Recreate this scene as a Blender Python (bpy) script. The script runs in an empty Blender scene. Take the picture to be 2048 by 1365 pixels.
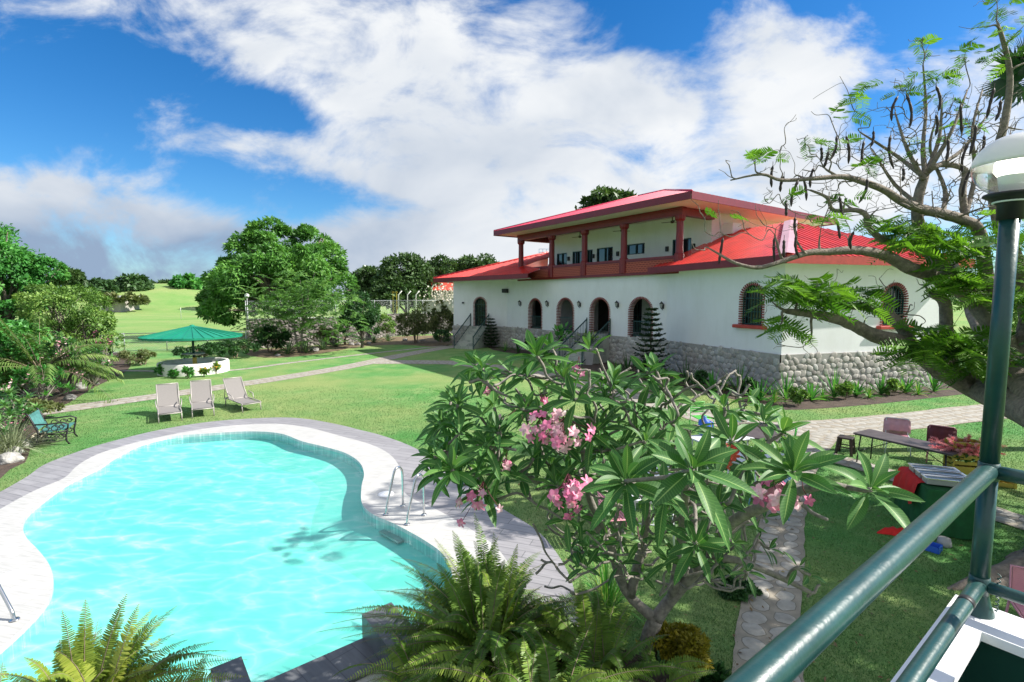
import bpy, bmesh, math, random
import numpy as np
from mathutils import Vector, Matrix
from mathutils.geometry import tessellate_polygon
R = math.radians
scene = bpy.context.scene
COL = scene.collection

# ------------------------------------------------------------------ camera
CAMZ = 4.0
PITCH = math.atan(0.0865)
cd = bpy.data.cameras.new('camera'); cam = bpy.data.objects.new('camera', cd); COL.objects.link(cam)
cd.sensor_width = 36.0; cd.lens = 17.578; cd.clip_end = 6000; cd.clip_start = 0.05
cam.location = (0, 0, CAMZ); cam.rotation_euler = (math.pi/2 - PITCH, 0, 0)
scene.camera = cam

def ray(u, v):
    """direction of a point of the photograph (2048 x 1365) in world space"""
    c, s = math.cos(PITCH), math.sin(PITCH)
    x = (u-1024)/1000.0; z = -(v-682.5)/1000.0
    return Vector((x, c+z*s, -s+z*c))
def G(u, v, z=0.0):
    d = ray(u, v); t = (z-CAMZ)/d.z
    return Vector((d.x*t, d.y*t, z))
def P(u, v, Y):
    d = ray(u, v); t = Y/d.y
    return Vector((d.x*t, Y, CAMZ+d.z*t))

# ------------------------------------------------------------------ sun + sky
SUN_AZ = Vector((1.0, 0.03)).normalized(); SUN_EL = R(40)
sd = bpy.data.lights.new('sun', 'SUN'); sun = bpy.data.objects.new('sun', sd); COL.objects.link(sun)
sd.energy = 5.0; sd.angle = R(0.5); sd.color = (1.0, 0.95, 0.86)
tosun = Vector((SUN_AZ.x*math.cos(SUN_EL), SUN_AZ.y*math.cos(SUN_EL), math.sin(SUN_EL)))
sun.rotation_euler = tosun.to_track_quat('Z', 'Y').to_euler()
sun.location = (30, 0, 40)

world = bpy.data.worlds.new("World"); scene.world = world; world.use_nodes = True
wt = world.node_tree; wt.nodes.clear()
def wn(t, **k):
    n = wt.nodes.new(t)
    for a, b in k.items(): setattr(n, a, b)
    return n
def wlink(a, b): wt.links.new(a, b)
def wmath(op, a, b=None, c=None, clamp=False):
    n = wn('ShaderNodeMath', operation=op); n.use_clamp = clamp
    for i, x in enumerate((a, b, c)):
        if x is None: continue
        if isinstance(x, (int, float)): n.inputs[i].default_value = x
        else: wlink(x, n.inputs[i])
    return n.outputs[0]
sky = wn('ShaderNodeTexSky', sky_type='NISHITA', sun_disc=False, sun_elevation=SUN_EL,
         sun_rotation=math.atan2(SUN_AZ.x, SUN_AZ.y), altitude=100, air_density=1.0, dust_density=0.3, ozone_density=2.5)
tc = wn('ShaderNodeTexCoord')
sep = wn('ShaderNodeSeparateXYZ'); wlink(tc.outputs['Generated'], sep.inputs[0])
dx, dy, dz = sep.outputs
ay = wmath('MAXIMUM', wmath('ABSOLUTE', dy), 0.06)
sx = wmath('DIVIDE', dx, ay); sz = wmath('DIVIDE', dz, ay)      # where on the front sky
# cloud banks: (u, v, half length, half height, tilt in degrees, weight)
BANKS = [(560, 75, 400, 105, 22, .62), (880, 230, 330, 150, 22, .85), (1120, 330, 280, 170, 12, .9), (620, 300, 320, 62, 16, .62),
         (1250, 210, 170, 120, 60, .45), (230, 475, 300, 85, 9, 1.15), (40, 430, 180, 75, 0, .8), (850, 500, 300, 60, 4, .75),
         (1180, 430, 280, 60, 0, .6), (200, 300, 90, 60, 10, .36), (1660, 150, 120, 70, -20, .8), (1470, 160, 130, 120, 30, .62),
         (1600, 45, 230, 60, 5, .62), (1960, 180, 220, 130, -35, .66), (1420, 330, 320, 90, 0, .6), (80, 15, 150, 35, 0, .3),
         (300, 545, 520, 55, 0, 1.5), (1800, 400, 380, 90, 0, .62), (1000, 40, 260, 80, 0, .3), (1340, 50, 120, 70, 50, -.5), (1410, 255, 70, 90, 20, -.42), (520, 222, 180, 36, 18, -.5), (1800, 60, 130, 70, -30, -.3), (860, 420, 260, 40, 8, -.3)]
tot = None
for (u, v, a, b, rot, w) in BANKS:
    d = ray(u, v); cx, cz = d.x/d.y, d.z/d.y
    ca, sa = math.cos(R(rot)), math.sin(R(rot))
    ex = wmath('SUBTRACT', sx, cx); ez = wmath('SUBTRACT', sz, cz)
    # photo v runs downwards, so a positive tilt falls to the right
    p = wmath('MULTIPLY', wmath('SUBTRACT', wmath('MULTIPLY', ex, ca), wmath('MULTIPLY', ez, sa)), 1000.0/a)
    q = wmath('MULTIPLY', wmath('ADD', wmath('MULTIPLY', ex, sa), wmath('MULTIPLY', ez, ca)), 1000.0/b)
    rr = wmath('ADD', wmath('MULTIPLY', p, p), wmath('MULTIPLY', q, q))
    g = wmath('MULTIPLY', wmath('EXPONENT', wmath('MULTIPLY', rr, -0.8)), w)
    tot = g if tot is None else wmath('ADD', tot, g)
tot = wmath('MINIMUM', tot, 1.0)
comb = wn('ShaderNodeCombineXYZ'); wlink(sx, comb.inputs[0]); wlink(wmath('MULTIPLY', sz, 1.7), comb.inputs[1]); wlink(dy, comb.inputs[2])
def wnoise(scale, detail, rough, dist=0.0, off=(0, 0, 0)):
    m = wn('ShaderNodeMapping'); wlink(comb.outputs[0], m.inputs[0]); m.inputs['Location'].default_value = off
    n = wn('ShaderNodeTexNoise'); wlink(m.outputs[0], n.inputs['Vector'])
    n.inputs['Scale'].default_value = scale; n.inputs['Detail'].default_value = detail
    n.inputs['Roughness'].default_value = rough; n.inputs['Distortion'].default_value = dist
    return n.outputs['Fac']
n1 = wnoise(3.4, 10, 0.6, 0.55); n2 = wnoise(11, 6, 0.6, 0.0, (3, 1, 0)); n3 = wnoise(2.6, 5, 0.5, 0.3, (7, 2, 4))
dens = wmath('ADD', wmath('ADD', wmath('MULTIPLY', tot, 0.95), wmath('MULTIPLY', wmath('SUBTRACT', n1, 0.5), 2.0)),
             wmath('MULTIPLY', wmath('SUBTRACT', n2, 0.5), 0.5))
mr = wn('ShaderNodeMapRange', interpolation_type='SMOOTHSTEP'); wlink(dens, mr.inputs[0])
mr.inputs[1].default_value = 0.34; mr.inputs[2].default_value = 0.96
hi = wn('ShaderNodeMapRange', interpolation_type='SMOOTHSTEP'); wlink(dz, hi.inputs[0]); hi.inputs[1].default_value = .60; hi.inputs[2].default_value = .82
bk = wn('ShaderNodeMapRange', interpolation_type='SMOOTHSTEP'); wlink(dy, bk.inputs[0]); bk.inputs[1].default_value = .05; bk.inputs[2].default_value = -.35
# unseen cloud cover added overhead and behind the viewpoint to whiten the skylight
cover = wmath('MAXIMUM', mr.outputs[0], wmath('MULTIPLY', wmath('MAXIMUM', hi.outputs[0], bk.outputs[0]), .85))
# the clouds' own light: bright bodies, blue-grey bases, bluer bases close to the horizon
low = wn('ShaderNodeMapRange', interpolation_type='SMOOTHSTEP'); wlink(sz, low.inputs[0])
low.inputs[1].default_value = 0.30; low.inputs[2].default_value = 0.02
lft = wn('ShaderNodeMapRange', interpolation_type='SMOOTHSTEP'); wlink(sx, lft.inputs[0])
lft.inputs[1].default_value = 0.1; lft.inputs[2].default_value = -0.6
sh = wmath('ADD', wmath('MULTIPLY', wmath('SUBTRACT', n3, 0.42), 1.9), wmath('MULTIPLY', wmath('MULTIPLY', low.outputs[0], lft.outputs[0]), 1.15), clamp=True)
ccol = wn('ShaderNodeMix', data_type='RGBA'); wlink(sh, ccol.inputs[0])
ccol.inputs[6].default_value = (7.6, 7.8, 8.0, 1); ccol.inputs[7].default_value = (2.6, 3.5, 4.9, 1)
tint = wn('ShaderNodeMix', data_type='RGBA', blend_type='MULTIPLY'); tint.inputs[0].default_value = 1.0
hs = wn('ShaderNodeHueSaturation'); hs.inputs['Saturation'].default_value = 1.38; wlink(sky.outputs[0], hs.inputs['Color'])
wlink(hs.outputs[0], tint.inputs[6]); tint.inputs[7].default_value = (0.85, 1.13, 1.30, 1)
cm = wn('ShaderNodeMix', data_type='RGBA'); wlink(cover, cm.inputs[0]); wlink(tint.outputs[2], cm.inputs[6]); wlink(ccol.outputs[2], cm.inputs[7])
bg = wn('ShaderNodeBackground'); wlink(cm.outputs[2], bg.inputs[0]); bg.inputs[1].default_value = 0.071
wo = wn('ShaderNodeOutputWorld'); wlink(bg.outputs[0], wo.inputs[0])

scene.view_settings.view_transform = 'Standard'; scene.view_settings.look = 'None'
scene.view_settings.gamma = 1.0; scene.view_settings.exposure = 0.78
scene.cycles.max_bounces = 8; scene.cycles.transparent_max_bounces = 24
# ------------------------------------------------------------------ objects
def tag(o, label=None, cat=None, group=None, kind=None):
    if label: o['label'] = label
    if cat: o['category'] = cat
    if group: o['group'] = group
    if kind: o['kind'] = kind
    return o
def thing(name, label, cat, loc=(0, 0, 0), group=None, rz=0.0):
    o = bpy.data.objects.new(name, None); COL.objects.link(o); o.empty_display_size = 0.2
    o.location = loc; o.rotation_euler = (0, 0, rz)
    return tag(o, label, cat, group)
KIDS = {}
def link(o, parent):
    COL.objects.link(o)
    if parent is not None:
        o.parent = parent; KIDS.setdefault(parent.name, []).append(o)
def base_of(parent):
    t = Vector((0, 0, 0)); p = parent
    while p is not None: t = t+p.location; p = p.parent
    return t
def dup(o, parent=None):
    c = o.copy(); link(c, parent)
    for k in KIDS.get(o.name, []): dup(k, c)
    return c

class MB:
    """gathers geometry of one part"""
    def __init__(s): s.v = []; s.f = []; s.m = []; s.sm = []; s.a = []; s.nm = 0
    def add(s, vs, fs, m=0, smooth=False, at=None):
        o = len(s.v); s.v.extend([tuple(x) for x in vs])
        s.a.extend(at if at is not None else [(0, 0, 0)]*len(vs))
        for f in fs: s.f.append(tuple(i+o for i in f)); s.m.append(m); s.sm.append(smooth)
    def box(s, c, d, rz=0.0, m=0, bev=0.0, tilt=None):
        x, y, z = d[0]/2, d[1]/2, d[2]/2
        M = Matrix.Rotation(rz, 3, 'Z')
        if tilt is not None: M = M @ tilt
        c = Vector(c)
        if bev <= 0:
            pts = [Vector((i*x, j*y, k*z)) for k in (-1, 1) for j in (-1, 1) for i in (-1, 1)]
            fs = [(0, 2, 3, 1), (4, 5, 7, 6), (0, 1, 5, 4), (2, 6, 7, 3), (0, 4, 6, 2), (1, 3, 7, 5)]
            s.add([c+M@p for p in pts], fs, m)
        else:
            bm = bmesh.new(); bmesh.ops.create_cube(bm, size=1.0)
            for w in bm.verts: w.co = Vector((w.co.x*d[0], w.co.y*d[1], w.co.z*d[2]))
            bmesh.ops.bevel(bm, geom=bm.edges[:], offset=bev, segments=2, affect='EDGES', profile=.5)
            bm.verts.index_update()
            s.add([c+M@w.co for w in bm.verts], [tuple(w.index for w in f.verts) for f in bm.faces], m); bm.free()
    def bar(s, a, b, w, h, m=0, up=(0, 0, 1)):
        a, b = Vector(a), Vector(b); d = (b-a).normalized(); u = Vector(up)
        r = d.cross(u)
        if r.length < 1e-4: r = d.cross(Vector((0, 1, 0)))
        r.normalize(); u = r.cross(d)
        pts = []
        for e in (a, b):
            for (i, j) in ((-1, -1), (1, -1), (1, 1), (-1, 1)): pts.append(e+r*(i*w/2)+u*(j*h/2))
        s.add(pts, [(0, 3, 2, 1), (4, 5, 6, 7), (0, 1, 5, 4), (1, 2, 6, 5), (2, 3, 7, 6), (3, 0, 4, 7)], m)
    def tube(s, pts, rad, n=8, m=0, cap=True, smooth=True, wob=0.0, rng=None):
        pts = [Vector(p) for p in pts]; L = len(pts)
        if isinstance(rad, (int, float)): rad = [rad]*L
        d = (pts[1]-pts[0]).normalized()
        u = d.orthogonal().normalized(); vs = []; at = []
        ln = 0
        for i, p in enumerate(pts):
            t = (pts[min(i+1, L-1)]-pts[max(i-1, 0)]).normalized()
            if t.length < .5: t = d
            u = (u-t*u.dot(t));
            if u.length < 1e-5: u = t.orthogonal()
            u.normalize(); w = t.cross(u)
            if i: ln += (pts[i]-pts[i-1]).length
            for k in range(n):
                a = 2*math.pi*k/n; r = rad[i]
                if wob and rng: r *= 1+rng.uniform(-wob, wob)
                vs.append(p+u*(math.cos(a)*r)+w*(math.sin(a)*r)); at.append((ln, k/n, 0))
        fs = []
        for i in range(L-1):
            for k in range(n):
                k2 = (k+1) % n
                fs.append((i*n+k, i*n+k2, (i+1)*n+k2, (i+1)*n+k))
        if cap:
            fs.append(tuple(range(n-1, -1, -1))); fs.append(tuple(range((L-1)*n, L*n)))
        s.add(vs, fs, m, smooth, at)
    def lathe(s, prof, c=(0, 0, 0), n=24, m=0, smooth=True, sx=1.0, sy=1.0):
        c = Vector(c); vs = []; fs = []
        for (r, z) in prof:
            for k in range(n):
                a = 2*math.pi*k/n; vs.append(c+Vector((math.cos(a)*r*sx, math.sin(a)*r*sy, z)))
        for i in range(len(prof)-1):
            for k in range(n):
                k2 = (k+1) % n
                fs.append((i*n+k, i*n+k2, (i+1)*n+k2, (i+1)*n+k))
        s.add(vs, fs, m, smooth)
    def prism(s, pts, z0, z1, m=0, holes=()):
        """vertical prism over a plan polygon, with optional holes"""
        loops = [list(pts)]+[list(h) for h in holes]
        tri = tessellate_polygon([[Vector((p[0], p[1], 0)) for p in l] for l in loops])
        flat = [p for l in loops for p in l]
        n = len(flat)
        vs = [(p[0], p[1], z1) for p in flat]; fs = []
        for t in tri:
            a, b, c = [Vector(flat[i][:2]) for i in t]
            ar = (b-a).cross(c-a) if hasattr((b-a), 'cross') else 0
            fs.append(tuple(t) if ar > 0 else tuple(reversed(t)))
        if z0 is not None and z0 < z1:
            vs += [(p[0], p[1], z0) for p in flat]
            o = 0
            for l in loops:
                k = len(l)
                for i in range(k): j = (i+1) % k; fs.append((o+i, n+o+i, n+o+j, o+j))
                o += k
        s.add(vs, fs, m)
    def build(s, name, mats, parent=None, origin=None, fixn=False):
        me = bpy.data.meshes.new(name)
        off = Vector((0, 0, 0))
        if parent is not None: off = base_of(parent)
        elif origin is not None: off = Vector(origin)
        V = [(x[0]-off.x, x[1]-off.y, x[2]-off.z) for x in s.v]
        me.from_pydata(V, [], s.f)
        ms = mats if isinstance(mats, (list, tuple)) else [mats]
        for m in ms: me.materials.append(m)
        me.polygons.foreach_set('material_index', s.m); me.polygons.foreach_set('use_smooth', s.sm)
        if any(a != (0, 0, 0) for a in s.a[:50]) or len(s.a) and s.a[-1] != (0, 0, 0):
            at = me.attributes.new('lf', 'FLOAT_VECTOR', 'POINT'); at.data.foreach_set('vector', [c for a in s.a for c in a])
        if fixn:
            bm = bmesh.new(); bm.from_mesh(me); bmesh.ops.recalc_face_normals(bm, faces=bm.faces[:]); bm.to_mesh(me); bm.free()
        me.update()
        o = bpy.data.objects.new(name, me)
        if parent is None and origin is not None: o.location = origin
        link(o, parent)
        return o

def quads(name, V, A, mat, parent=None, origin=None, k=4, smooth=False):
    """V: (n*k,3) vertices of n separate k-gons; A: attribute vectors"""
    V = np.asarray(V, dtype=np.float32).copy(); n = len(V)//k
    off = base_of(parent) if parent is not None else (Vector(origin) if origin is not None else Vector((0, 0, 0)))
    V -= np.array(off, dtype=np.float32)
    me = bpy.data.meshes.new(name)
    me.vertices.add(n*k); me.vertices.foreach_set('co', V.ravel())
    me.loops.add(n*k); me.loops.foreach_set('vertex_index', np.arange(n*k, dtype=np.int32))
    me.polygons.add(n); me.polygons.foreach_set('loop_start', np.arange(0, n*k, k, dtype=np.int32))
    at = me.attributes.new('lf', 'FLOAT_VECTOR', 'POINT'); at.data.foreach_set('vector', np.asarray(A, dtype=np.float32).ravel())
    me.materials.append(mat); me.update(calc_edges=True); me.validate()
    o = bpy.data.objects.new(name, me)
    if parent is None and origin is not None: o.location = origin
    link(o, parent)
    return o
def unit(a): return a/np.maximum(np.linalg.norm(a, axis=1, keepdims=True), 1e-6)
def leaf_quads(pos, dirs, nrm, L, W, rnd, bend=0.15):
    """diamond leaves: base, left, tip, right"""
    dirs = unit(dirs); side = unit(np.cross(dirs, nrm)); up = unit(np.cross(side, dirs))
    L = np.asarray(L).reshape(-1, 1); W = np.asarray(W).reshape(-1, 1)
    b = pos; mid = pos+dirs*L*0.48
    l = mid-side*W*.5+up*L*bend*.5; r = mid+side*W*.5+up*L*bend*.5; t = pos+dirs*L-up*L*bend
    n = len(pos); V = np.stack([b, l, t, r], axis=1).reshape(-1, 3)
    A = np.zeros((n, 4, 3), dtype=np.float32); A[:, :, 2] = np.asarray(rnd).reshape(-1, 1)
    A[:, 0, 0] = 0; A[:, 2, 0] = 1; A[:, 1, 0] = .5; A[:, 3, 0] = .5; A[:, 1, 1] = -1; A[:, 3, 1] = 1
    return V, A.reshape(-1, 3)
def cat(parts):
    return np.concatenate([p[0] for p in parts]), np.concatenate([p[1] for p in parts])

# ------------------------------------------------------------------ materials
def newmat(name):
    m = bpy.data.materials.new(name); m.use_nodes = True; nt = m.node_tree
    bs = nt.nodes['Principled BSDF']; return m, nt, bs, nt.nodes['Material Output']
def N(nt, t, **k):
    n = nt.nodes.new(t)
    for a, b in k.items(): setattr(n, a, b)
    return n
def tex(nt, kind, scale, **k):
    t = N(nt, kind); tcn = nt.nodes.get('TC') or N(nt, 'ShaderNodeTexCoord'); tcn.name = 'TC'
    nt.links.new(tcn.outputs['Object'], t.inputs['Vector']); t.inputs['Scale'].default_value = scale
    for a, b in k.items():
        if a in t.inputs: t.inputs[a].default_value = b
        else: setattr(t, a, b)
    return t
def mixc(nt, fac, a, b, blend='MIX'):
    n = N(nt, 'ShaderNodeMix', data_type='RGBA', blend_type=blend)
    for i, x in ((0, fac), (6, a), (7, b)):
        if isinstance(x, (int, float)): n.inputs[i].default_value = x
        elif isinstance(x, tuple): n.inputs[i].default_value = (x[0], x[1], x[2], 1)
        else: nt.links.new(x, n.inputs[i])
    return n.outputs[2]
def ramp(nt, fac, stops, interp='LINEAR'):
    r = N(nt, 'ShaderNodeValToRGB'); r.color_ramp.interpolation = interp
    el = r.color_ramp.elements
    while len(el) < len(stops): el.new(0.5)
    for e, (p, c) in zip(el, stops):
        e.position = p; e.color = (c, c, c, 1) if isinstance(c, (int, float)) else (c[0], c[1], c[2], 1)
    nt.links.new(fac, r.inputs[0]); return r.outputs[0]
def bumpn(nt, bs, h, strength=.3, dist=.02):
    b = N(nt, 'ShaderNodeBump'); b.inputs['Strength'].default_value = strength; b.inputs['Distance'].default_value = dist
    nt.links.new(h, b.inputs['Height']); nt.links.new(b.outputs[0], bs.inputs['Normal']); return b
def mat(name, col, rough=.6, metal=0.0, var=.12, scale=3.0, bump=0.0, bscale=60.0, bdist=.01, coat=0.0, spec=.5, detail=5):
    m, nt, bs, _ = newmat(name)
    t = tex(nt, 'ShaderNodeTexNoise', scale, Detail=detail, Roughness=.6)
    lo = tuple(c*(1-var) for c in col); hi = tuple(min(1, c*(1+var)) for c in col)
    nt.links.new(ramp(nt, t.outputs['Fac'], [(.3, lo), (.7, hi)]), bs.inputs['Base Color'])
    bs.inputs['Roughness'].default_value = rough; bs.inputs['Metallic'].default_value = metal
    bs.inputs['Coat Weight'].default_value = coat; bs.inputs['Specular IOR Level'].default_value = spec
    if bump > 0:
        b = tex(nt, 'ShaderNodeTexNoise', bscale, Detail=4); bumpn(nt, bs, b.outputs['Fac'], bump, bdist)
    return m
def leafmat(name, c1, c2, c3=None, rough=.5, trans=.3, veins=False, spec=.35, clump=1.2, tt=(1.25, 1.3, .7)):
    m, nt, bs, out = newmat(name)
    at = N(nt, 'ShaderNodeAttribute', attribute_name='lf'); sp = N(nt, 'ShaderNodeSeparateXYZ'); nt.links.new(at.outputs['Vector'], sp.inputs[0])
    c3 = c3 or c2
    col = ramp(nt, sp.outputs[2], [(0, c1), (.6, c2), (1, c3)])
    nz = tex(nt, 'ShaderNodeTexNoise', clump, Detail=3)
    col = mixc(nt, .55, col, ramp(nt, nz.outputs['Fac'], [(.3, (.45, .5, .4)), (.7, (1.3, 1.25, 1.1))]), 'MULTIPLY')
    if veins:
        ab = N(nt, 'ShaderNodeMath', operation='ABSOLUTE'); nt.links.new(sp.outputs[1], ab.inputs[0])
        ph = N(nt, 'ShaderNodeMath', operation='MULTIPLY_ADD'); nt.links.new(sp.outputs[0], ph.inputs[0]); ph.inputs[1].default_value = 120; 
        k = N(nt, 'ShaderNodeMath', operation='MULTIPLY'); nt.links.new(ab.outputs[0], k.inputs[0]); k.inputs[1].default_value = -9
        nt.links.new(k.outputs[0], ph.inputs[2])
        sn = N(nt, 'ShaderNodeMath', operation='SINE'); nt.links.new(ph.outputs[0], sn.inputs[0])
        v1 = ramp(nt, sn.outputs[0], [(.55, 0.0), (1, 1.0)])
        v2 = ramp(nt, ab.outputs[0], [(.03, 1.0), (.09, 0.0)])
        col = mixc(nt, mul(nt, v1, .28), col, (.22, .42, .12)); col = mixc(nt, mul(nt, v2, .8), col, (.38, .55, .18))
        bumpn(nt, bs, v1, -.35, .004)
    nt.links.new(col, bs.inputs['Base Color']); bs.inputs['Roughness'].default_value = rough
    bs.inputs['Specular IOR Level'].default_value = spec
    tr = N(nt, 'ShaderNodeBsdfTranslucent'); nt.links.new(mixc(nt, 1.0, col, tt, 'MULTIPLY'), tr.inputs[0])
    mx = N(nt, 'ShaderNodeMixShader'); mx.inputs[0].default_value = trans
    nt.links.new(bs.outputs[0], mx.inputs[1]); nt.links.new(tr.outputs[0], mx.inputs[2]); nt.links.new(mx.outputs[0], out.inputs[0])
    return m
def mul(nt, a, k):
    n = N(nt, 'ShaderNodeMath', operation='MULTIPLY'); nt.links.new(a, n.inputs[0]); n.inputs[1].default_value = k; return n.outputs[0]

def stonemat(name, scale, cols, mortar, mw=.06, bump=.9, bd=.06, zs=1.0, seed=0):
    """rounded field stones set in mortar"""
    m, nt, bs, _ = newmat(name)
    tcn = N(nt, 'ShaderNodeTexCoord'); mp = N(nt, 'ShaderNodeMapping'); nt.links.new(tcn.outputs['Object'], mp.inputs[0])
    mp.inputs['Scale'].default_value = (1, 1, zs); mp.inputs['Location'].default_value = (seed, seed, 0)
    nz = N(nt, 'ShaderNodeTexNoise'); nz.inputs['Scale'].default_value = scale*.8; nz.inputs['Detail'].default_value = 2; nt.links.new(mp.outputs[0], nz.inputs['Vector'])
    wv = mixc(nt, .10, mp.outputs[0], nz.outputs['Color'], 'LINEAR_LIGHT')
    e = N(nt, 'ShaderNodeTexVoronoi', feature='DISTANCE_TO_EDGE'); e.inputs['Scale'].default_value = scale; nt.links.new(wv, e.inputs['Vector'])
    e.inputs['Randomness'].default_value = .78; c = N(nt, 'ShaderNodeTexVoronoi', feature='F1'); c.inputs['Randomness'].default_value = .78; c.inputs['Scale'].default_value = scale; nt.links.new(wv, c.inputs['Vector'])
    sp = N(nt, 'ShaderNodeSeparateXYZ'); nt.links.new(c.outputs['Color'], sp.inputs[0])
    st = ramp(nt, sp.outputs[0], [(i/(len(cols)-1), k) for i, k in enumerate(cols)])
    fn = tex(nt, 'ShaderNodeTexNoise', 30, Detail=6)
    st = mixc(nt, .5, st, ramp(nt, fn.outputs['Fac'], [(.3, .62), (.7, 1.25)]), 'MULTIPLY')
    k = ramp(nt, e.outputs['Distance'], [(mw*.5, 0.0), (mw, 1.0)])
    nt.links.new(mixc(nt, k, mortar, st), bs.inputs['Base Color']); bs.inputs['Roughness'].default_value = .85
    h = ramp(nt, e.outputs['Distance'], [(0, 0.0), (mw, .35), (.32, 1.0)], 'EASE')
    bumpn(nt, bs, h, bump, bd)
    return m

M = {}
M['white_wall'] = mat('white_wall', (.77, .775, .79), .8, var=.03, scale=.8, bump=.12, bscale=40)
def weather(m, lo, scale=.9, zs=.12, k=.8):
    nt = m.node_tree; bs = nt.nodes['Principled BSDF']; src = bs.inputs['Base Color'].links[0].from_socket
    tcn = nt.nodes['TC']; mp = N(nt, 'ShaderNodeMapping'); mp.inputs['Scale'].default_value = (1, 1, zs); nt.links.new(tcn.outputs['Object'], mp.inputs[0])
    n_ = N(nt, 'ShaderNodeTexNoise'); n_.inputs['Scale'].default_value = scale; n_.inputs['Detail'].default_value = 7; n_.inputs['Roughness'].default_value = .7; nt.links.new(mp.outputs[0], n_.inputs['Vector'])
    nt.links.new(mixc(nt, k, src, ramp(nt, n_.outputs['Fac'], [(.32, lo), (.55, 1.0)]), 'MULTIPLY'), bs.inputs['Base Color'])
weather(M['white_wall'], (.90, .895, .875), 1.3, .3, .6)
M['soffit'] = mat('soffit', (.78, .74, .66), .8, var=.04, scale=1)
M['fascia'] = mat('fascia', (.17, .012, .02), .45, var=.15, scale=2)
M['red_paint'] = mat('red_paint', (.17, .008, .014), .4, var=.15, scale=4)
M['brick_red'] = mat('brick_red', (.21, .036, .034), .7, var=.3, scale=9)
M['sill_red'] = mat('sill_red', (.42, .05, .035), .55, var=.2, scale=5)
M['roof_red'] = mat('roof_red', (.62, .035, .028), .33, var=.18, scale=1.3, spec=.5, bump=.05, bscale=8)
weather(M['roof_red'], (.70, .72, .74), 1.1, 1.0)
M['roof_red_sky'] = mat('roof_red_sky', (.52, .02, .075), .35, var=.15, scale=1.3)  # upper roof red, with the pinkish sky reflection put into the colour
M['roof_cap'] = mat('roof_cap', (.6, .35, .38), .35, var=.1)
M['teal_iron'] = mat('teal_iron', (.008, .05, .05), .4, var=.2, scale=6)
M['black_iron'] = mat('black_iron', (.012, .012, .014), .5, var=.3, scale=8)
M['glass_dark'] = mat('glass_dark', (.012, .016, .02), .06, var=.5, scale=.8, spec=.8)
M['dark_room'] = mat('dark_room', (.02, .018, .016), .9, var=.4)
M['lantern_glass'] = mat('lantern_glass', (.5, .52, .5), .2, var=.1)
M['step_stone'] = stonemat('step_stone', 2.2, [(.22, .25, .22), (.42, .44, .38), (.3, .33, .29)], (.4, .4, .36), .05, .4, .02)
M['stone_base'] = stonemat('stone_base', 3.1, [(.24, .225, .21), (.45, .43, .39), (.35, .32, .29), (.52, .5, .46), (.38, .38, .36)], (.42, .41, .385), .11, 1.0, .12)
M['rubble'] = stonemat('rubble', 2.2, [(.10, .09, .085), (.22, .2, .18), (.16, .14, .13), (.3, .27, .25)], (.14, .13, .12), .08, 1.0, .12, 1.4, 3)
M['rock'] = mat('rock', (.26, .25, .24), .85, var=.5, scale=6, bump=.8, bscale=9, bdist=.06)
M['rock_pale'] = mat('rock_pale', (.36, .35, .33), .85, var=.4, scale=6, bump=.8, bscale=9, bdist=.06)
M['path_base'] = mat('path_base', (.29, .255, .205), .9, var=.22, scale=4, bump=.4, bscale=70)
M['path_stone'] = mat('path_stone', (.335, .315, .28), .85, var=.25, scale=5, bump=.4, bscale=30)
M['path_gap'] = mat('path_gap', (.18, .16, .125), .95, var=.2)
M['soil'] = mat('soil', (.075, .052, .04), .95, var=.5, scale=3, bump=.9, bscale=25, bdist=.05)
M['soil_dry'] = mat('soil_dry', (.16, .12, .07), .95, var=.4, scale=2, bump=.8, bscale=30, bdist=.04)
M['steel'] = mat('steel', (.62, .63, .64), .2, 1.0, var=.05)
M['galv'] = mat('galv', (.4, .42, .42), .5, .6, var=.15)
M['white_conc'] = mat('white_conc', (.72, .71, .68), .8, var=.08, scale=2, bump=.2, bscale=30)
M['green_metal'] = mat('green_metal', (.008, .22, .13), .4, var=.12, scale=2)
M['dark_green'] = mat('dark_green', (.006, .05, .038), .4, var=.15)
M['sling'] = mat('sling', (.22, .205, .197), .85, var=.06, scale=30, bump=.3, bscale=300, bdist=.003)
M['frame_grey'] = mat('frame_grey', (.40, .37, .35), .5, .3, var=.08)
M['teal_wood'] = mat('teal_wood', (.055, .19, .18), .6, var=.25, scale=8)
M['brown_top'] = mat('brown_top', (.075, .058, .06), .55, var=.3, scale=5, bump=.2, bscale=20)
M['brown_plastic'] = mat('brown_plastic', (.035, .02, .018), .5, var=.15)
M['white_plastic'] = mat('white_plastic', (.66, .68, .72), .45, var=.05)
M['pink_plastic'] = mat('pink_plastic', (.55, .24, .30), .5, var=.1)
M['towel'] = mat('towel', (.55, .30, .36), .95, var=.08, scale=14, bump=.4, bscale=150, bdist=.004)
M['maroon'] = mat('maroon', (.10, .012, .022), .7, var=.2)
M['blue_plastic'] = mat('blue_plastic', (.03, .12, .55), .4, var=.1)
M['sky_plastic'] = mat('sky_plastic', (.22, .45, .62), .45, var=.08)
M['lime_plastic'] = mat('lime_plastic', (.12, .55, .10), .45, var=.1)
M['crate'] = mat('crate', (.42, .33, .05), .5, var=.12)
M['green_cloth'] = mat('green_cloth', (.008, .10, .025), .85, var=.25, scale=6, bump=.3, bscale=100)
M['red_cloth'] = mat('red_cloth', (.62, .012, .010), .8, var=.15, scale=6, bump=.2, bscale=90)
M['bark'] = mat('bark', (.15, .125, .105), .9, var=.45, scale=9, bump=.9, bscale=22, bdist=.03)
M['bark_flame'] = mat('bark_flame', (.20, .165, .135), .9, var=.4, scale=11, bump=.9, bscale=26, bdist=.025)
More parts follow.
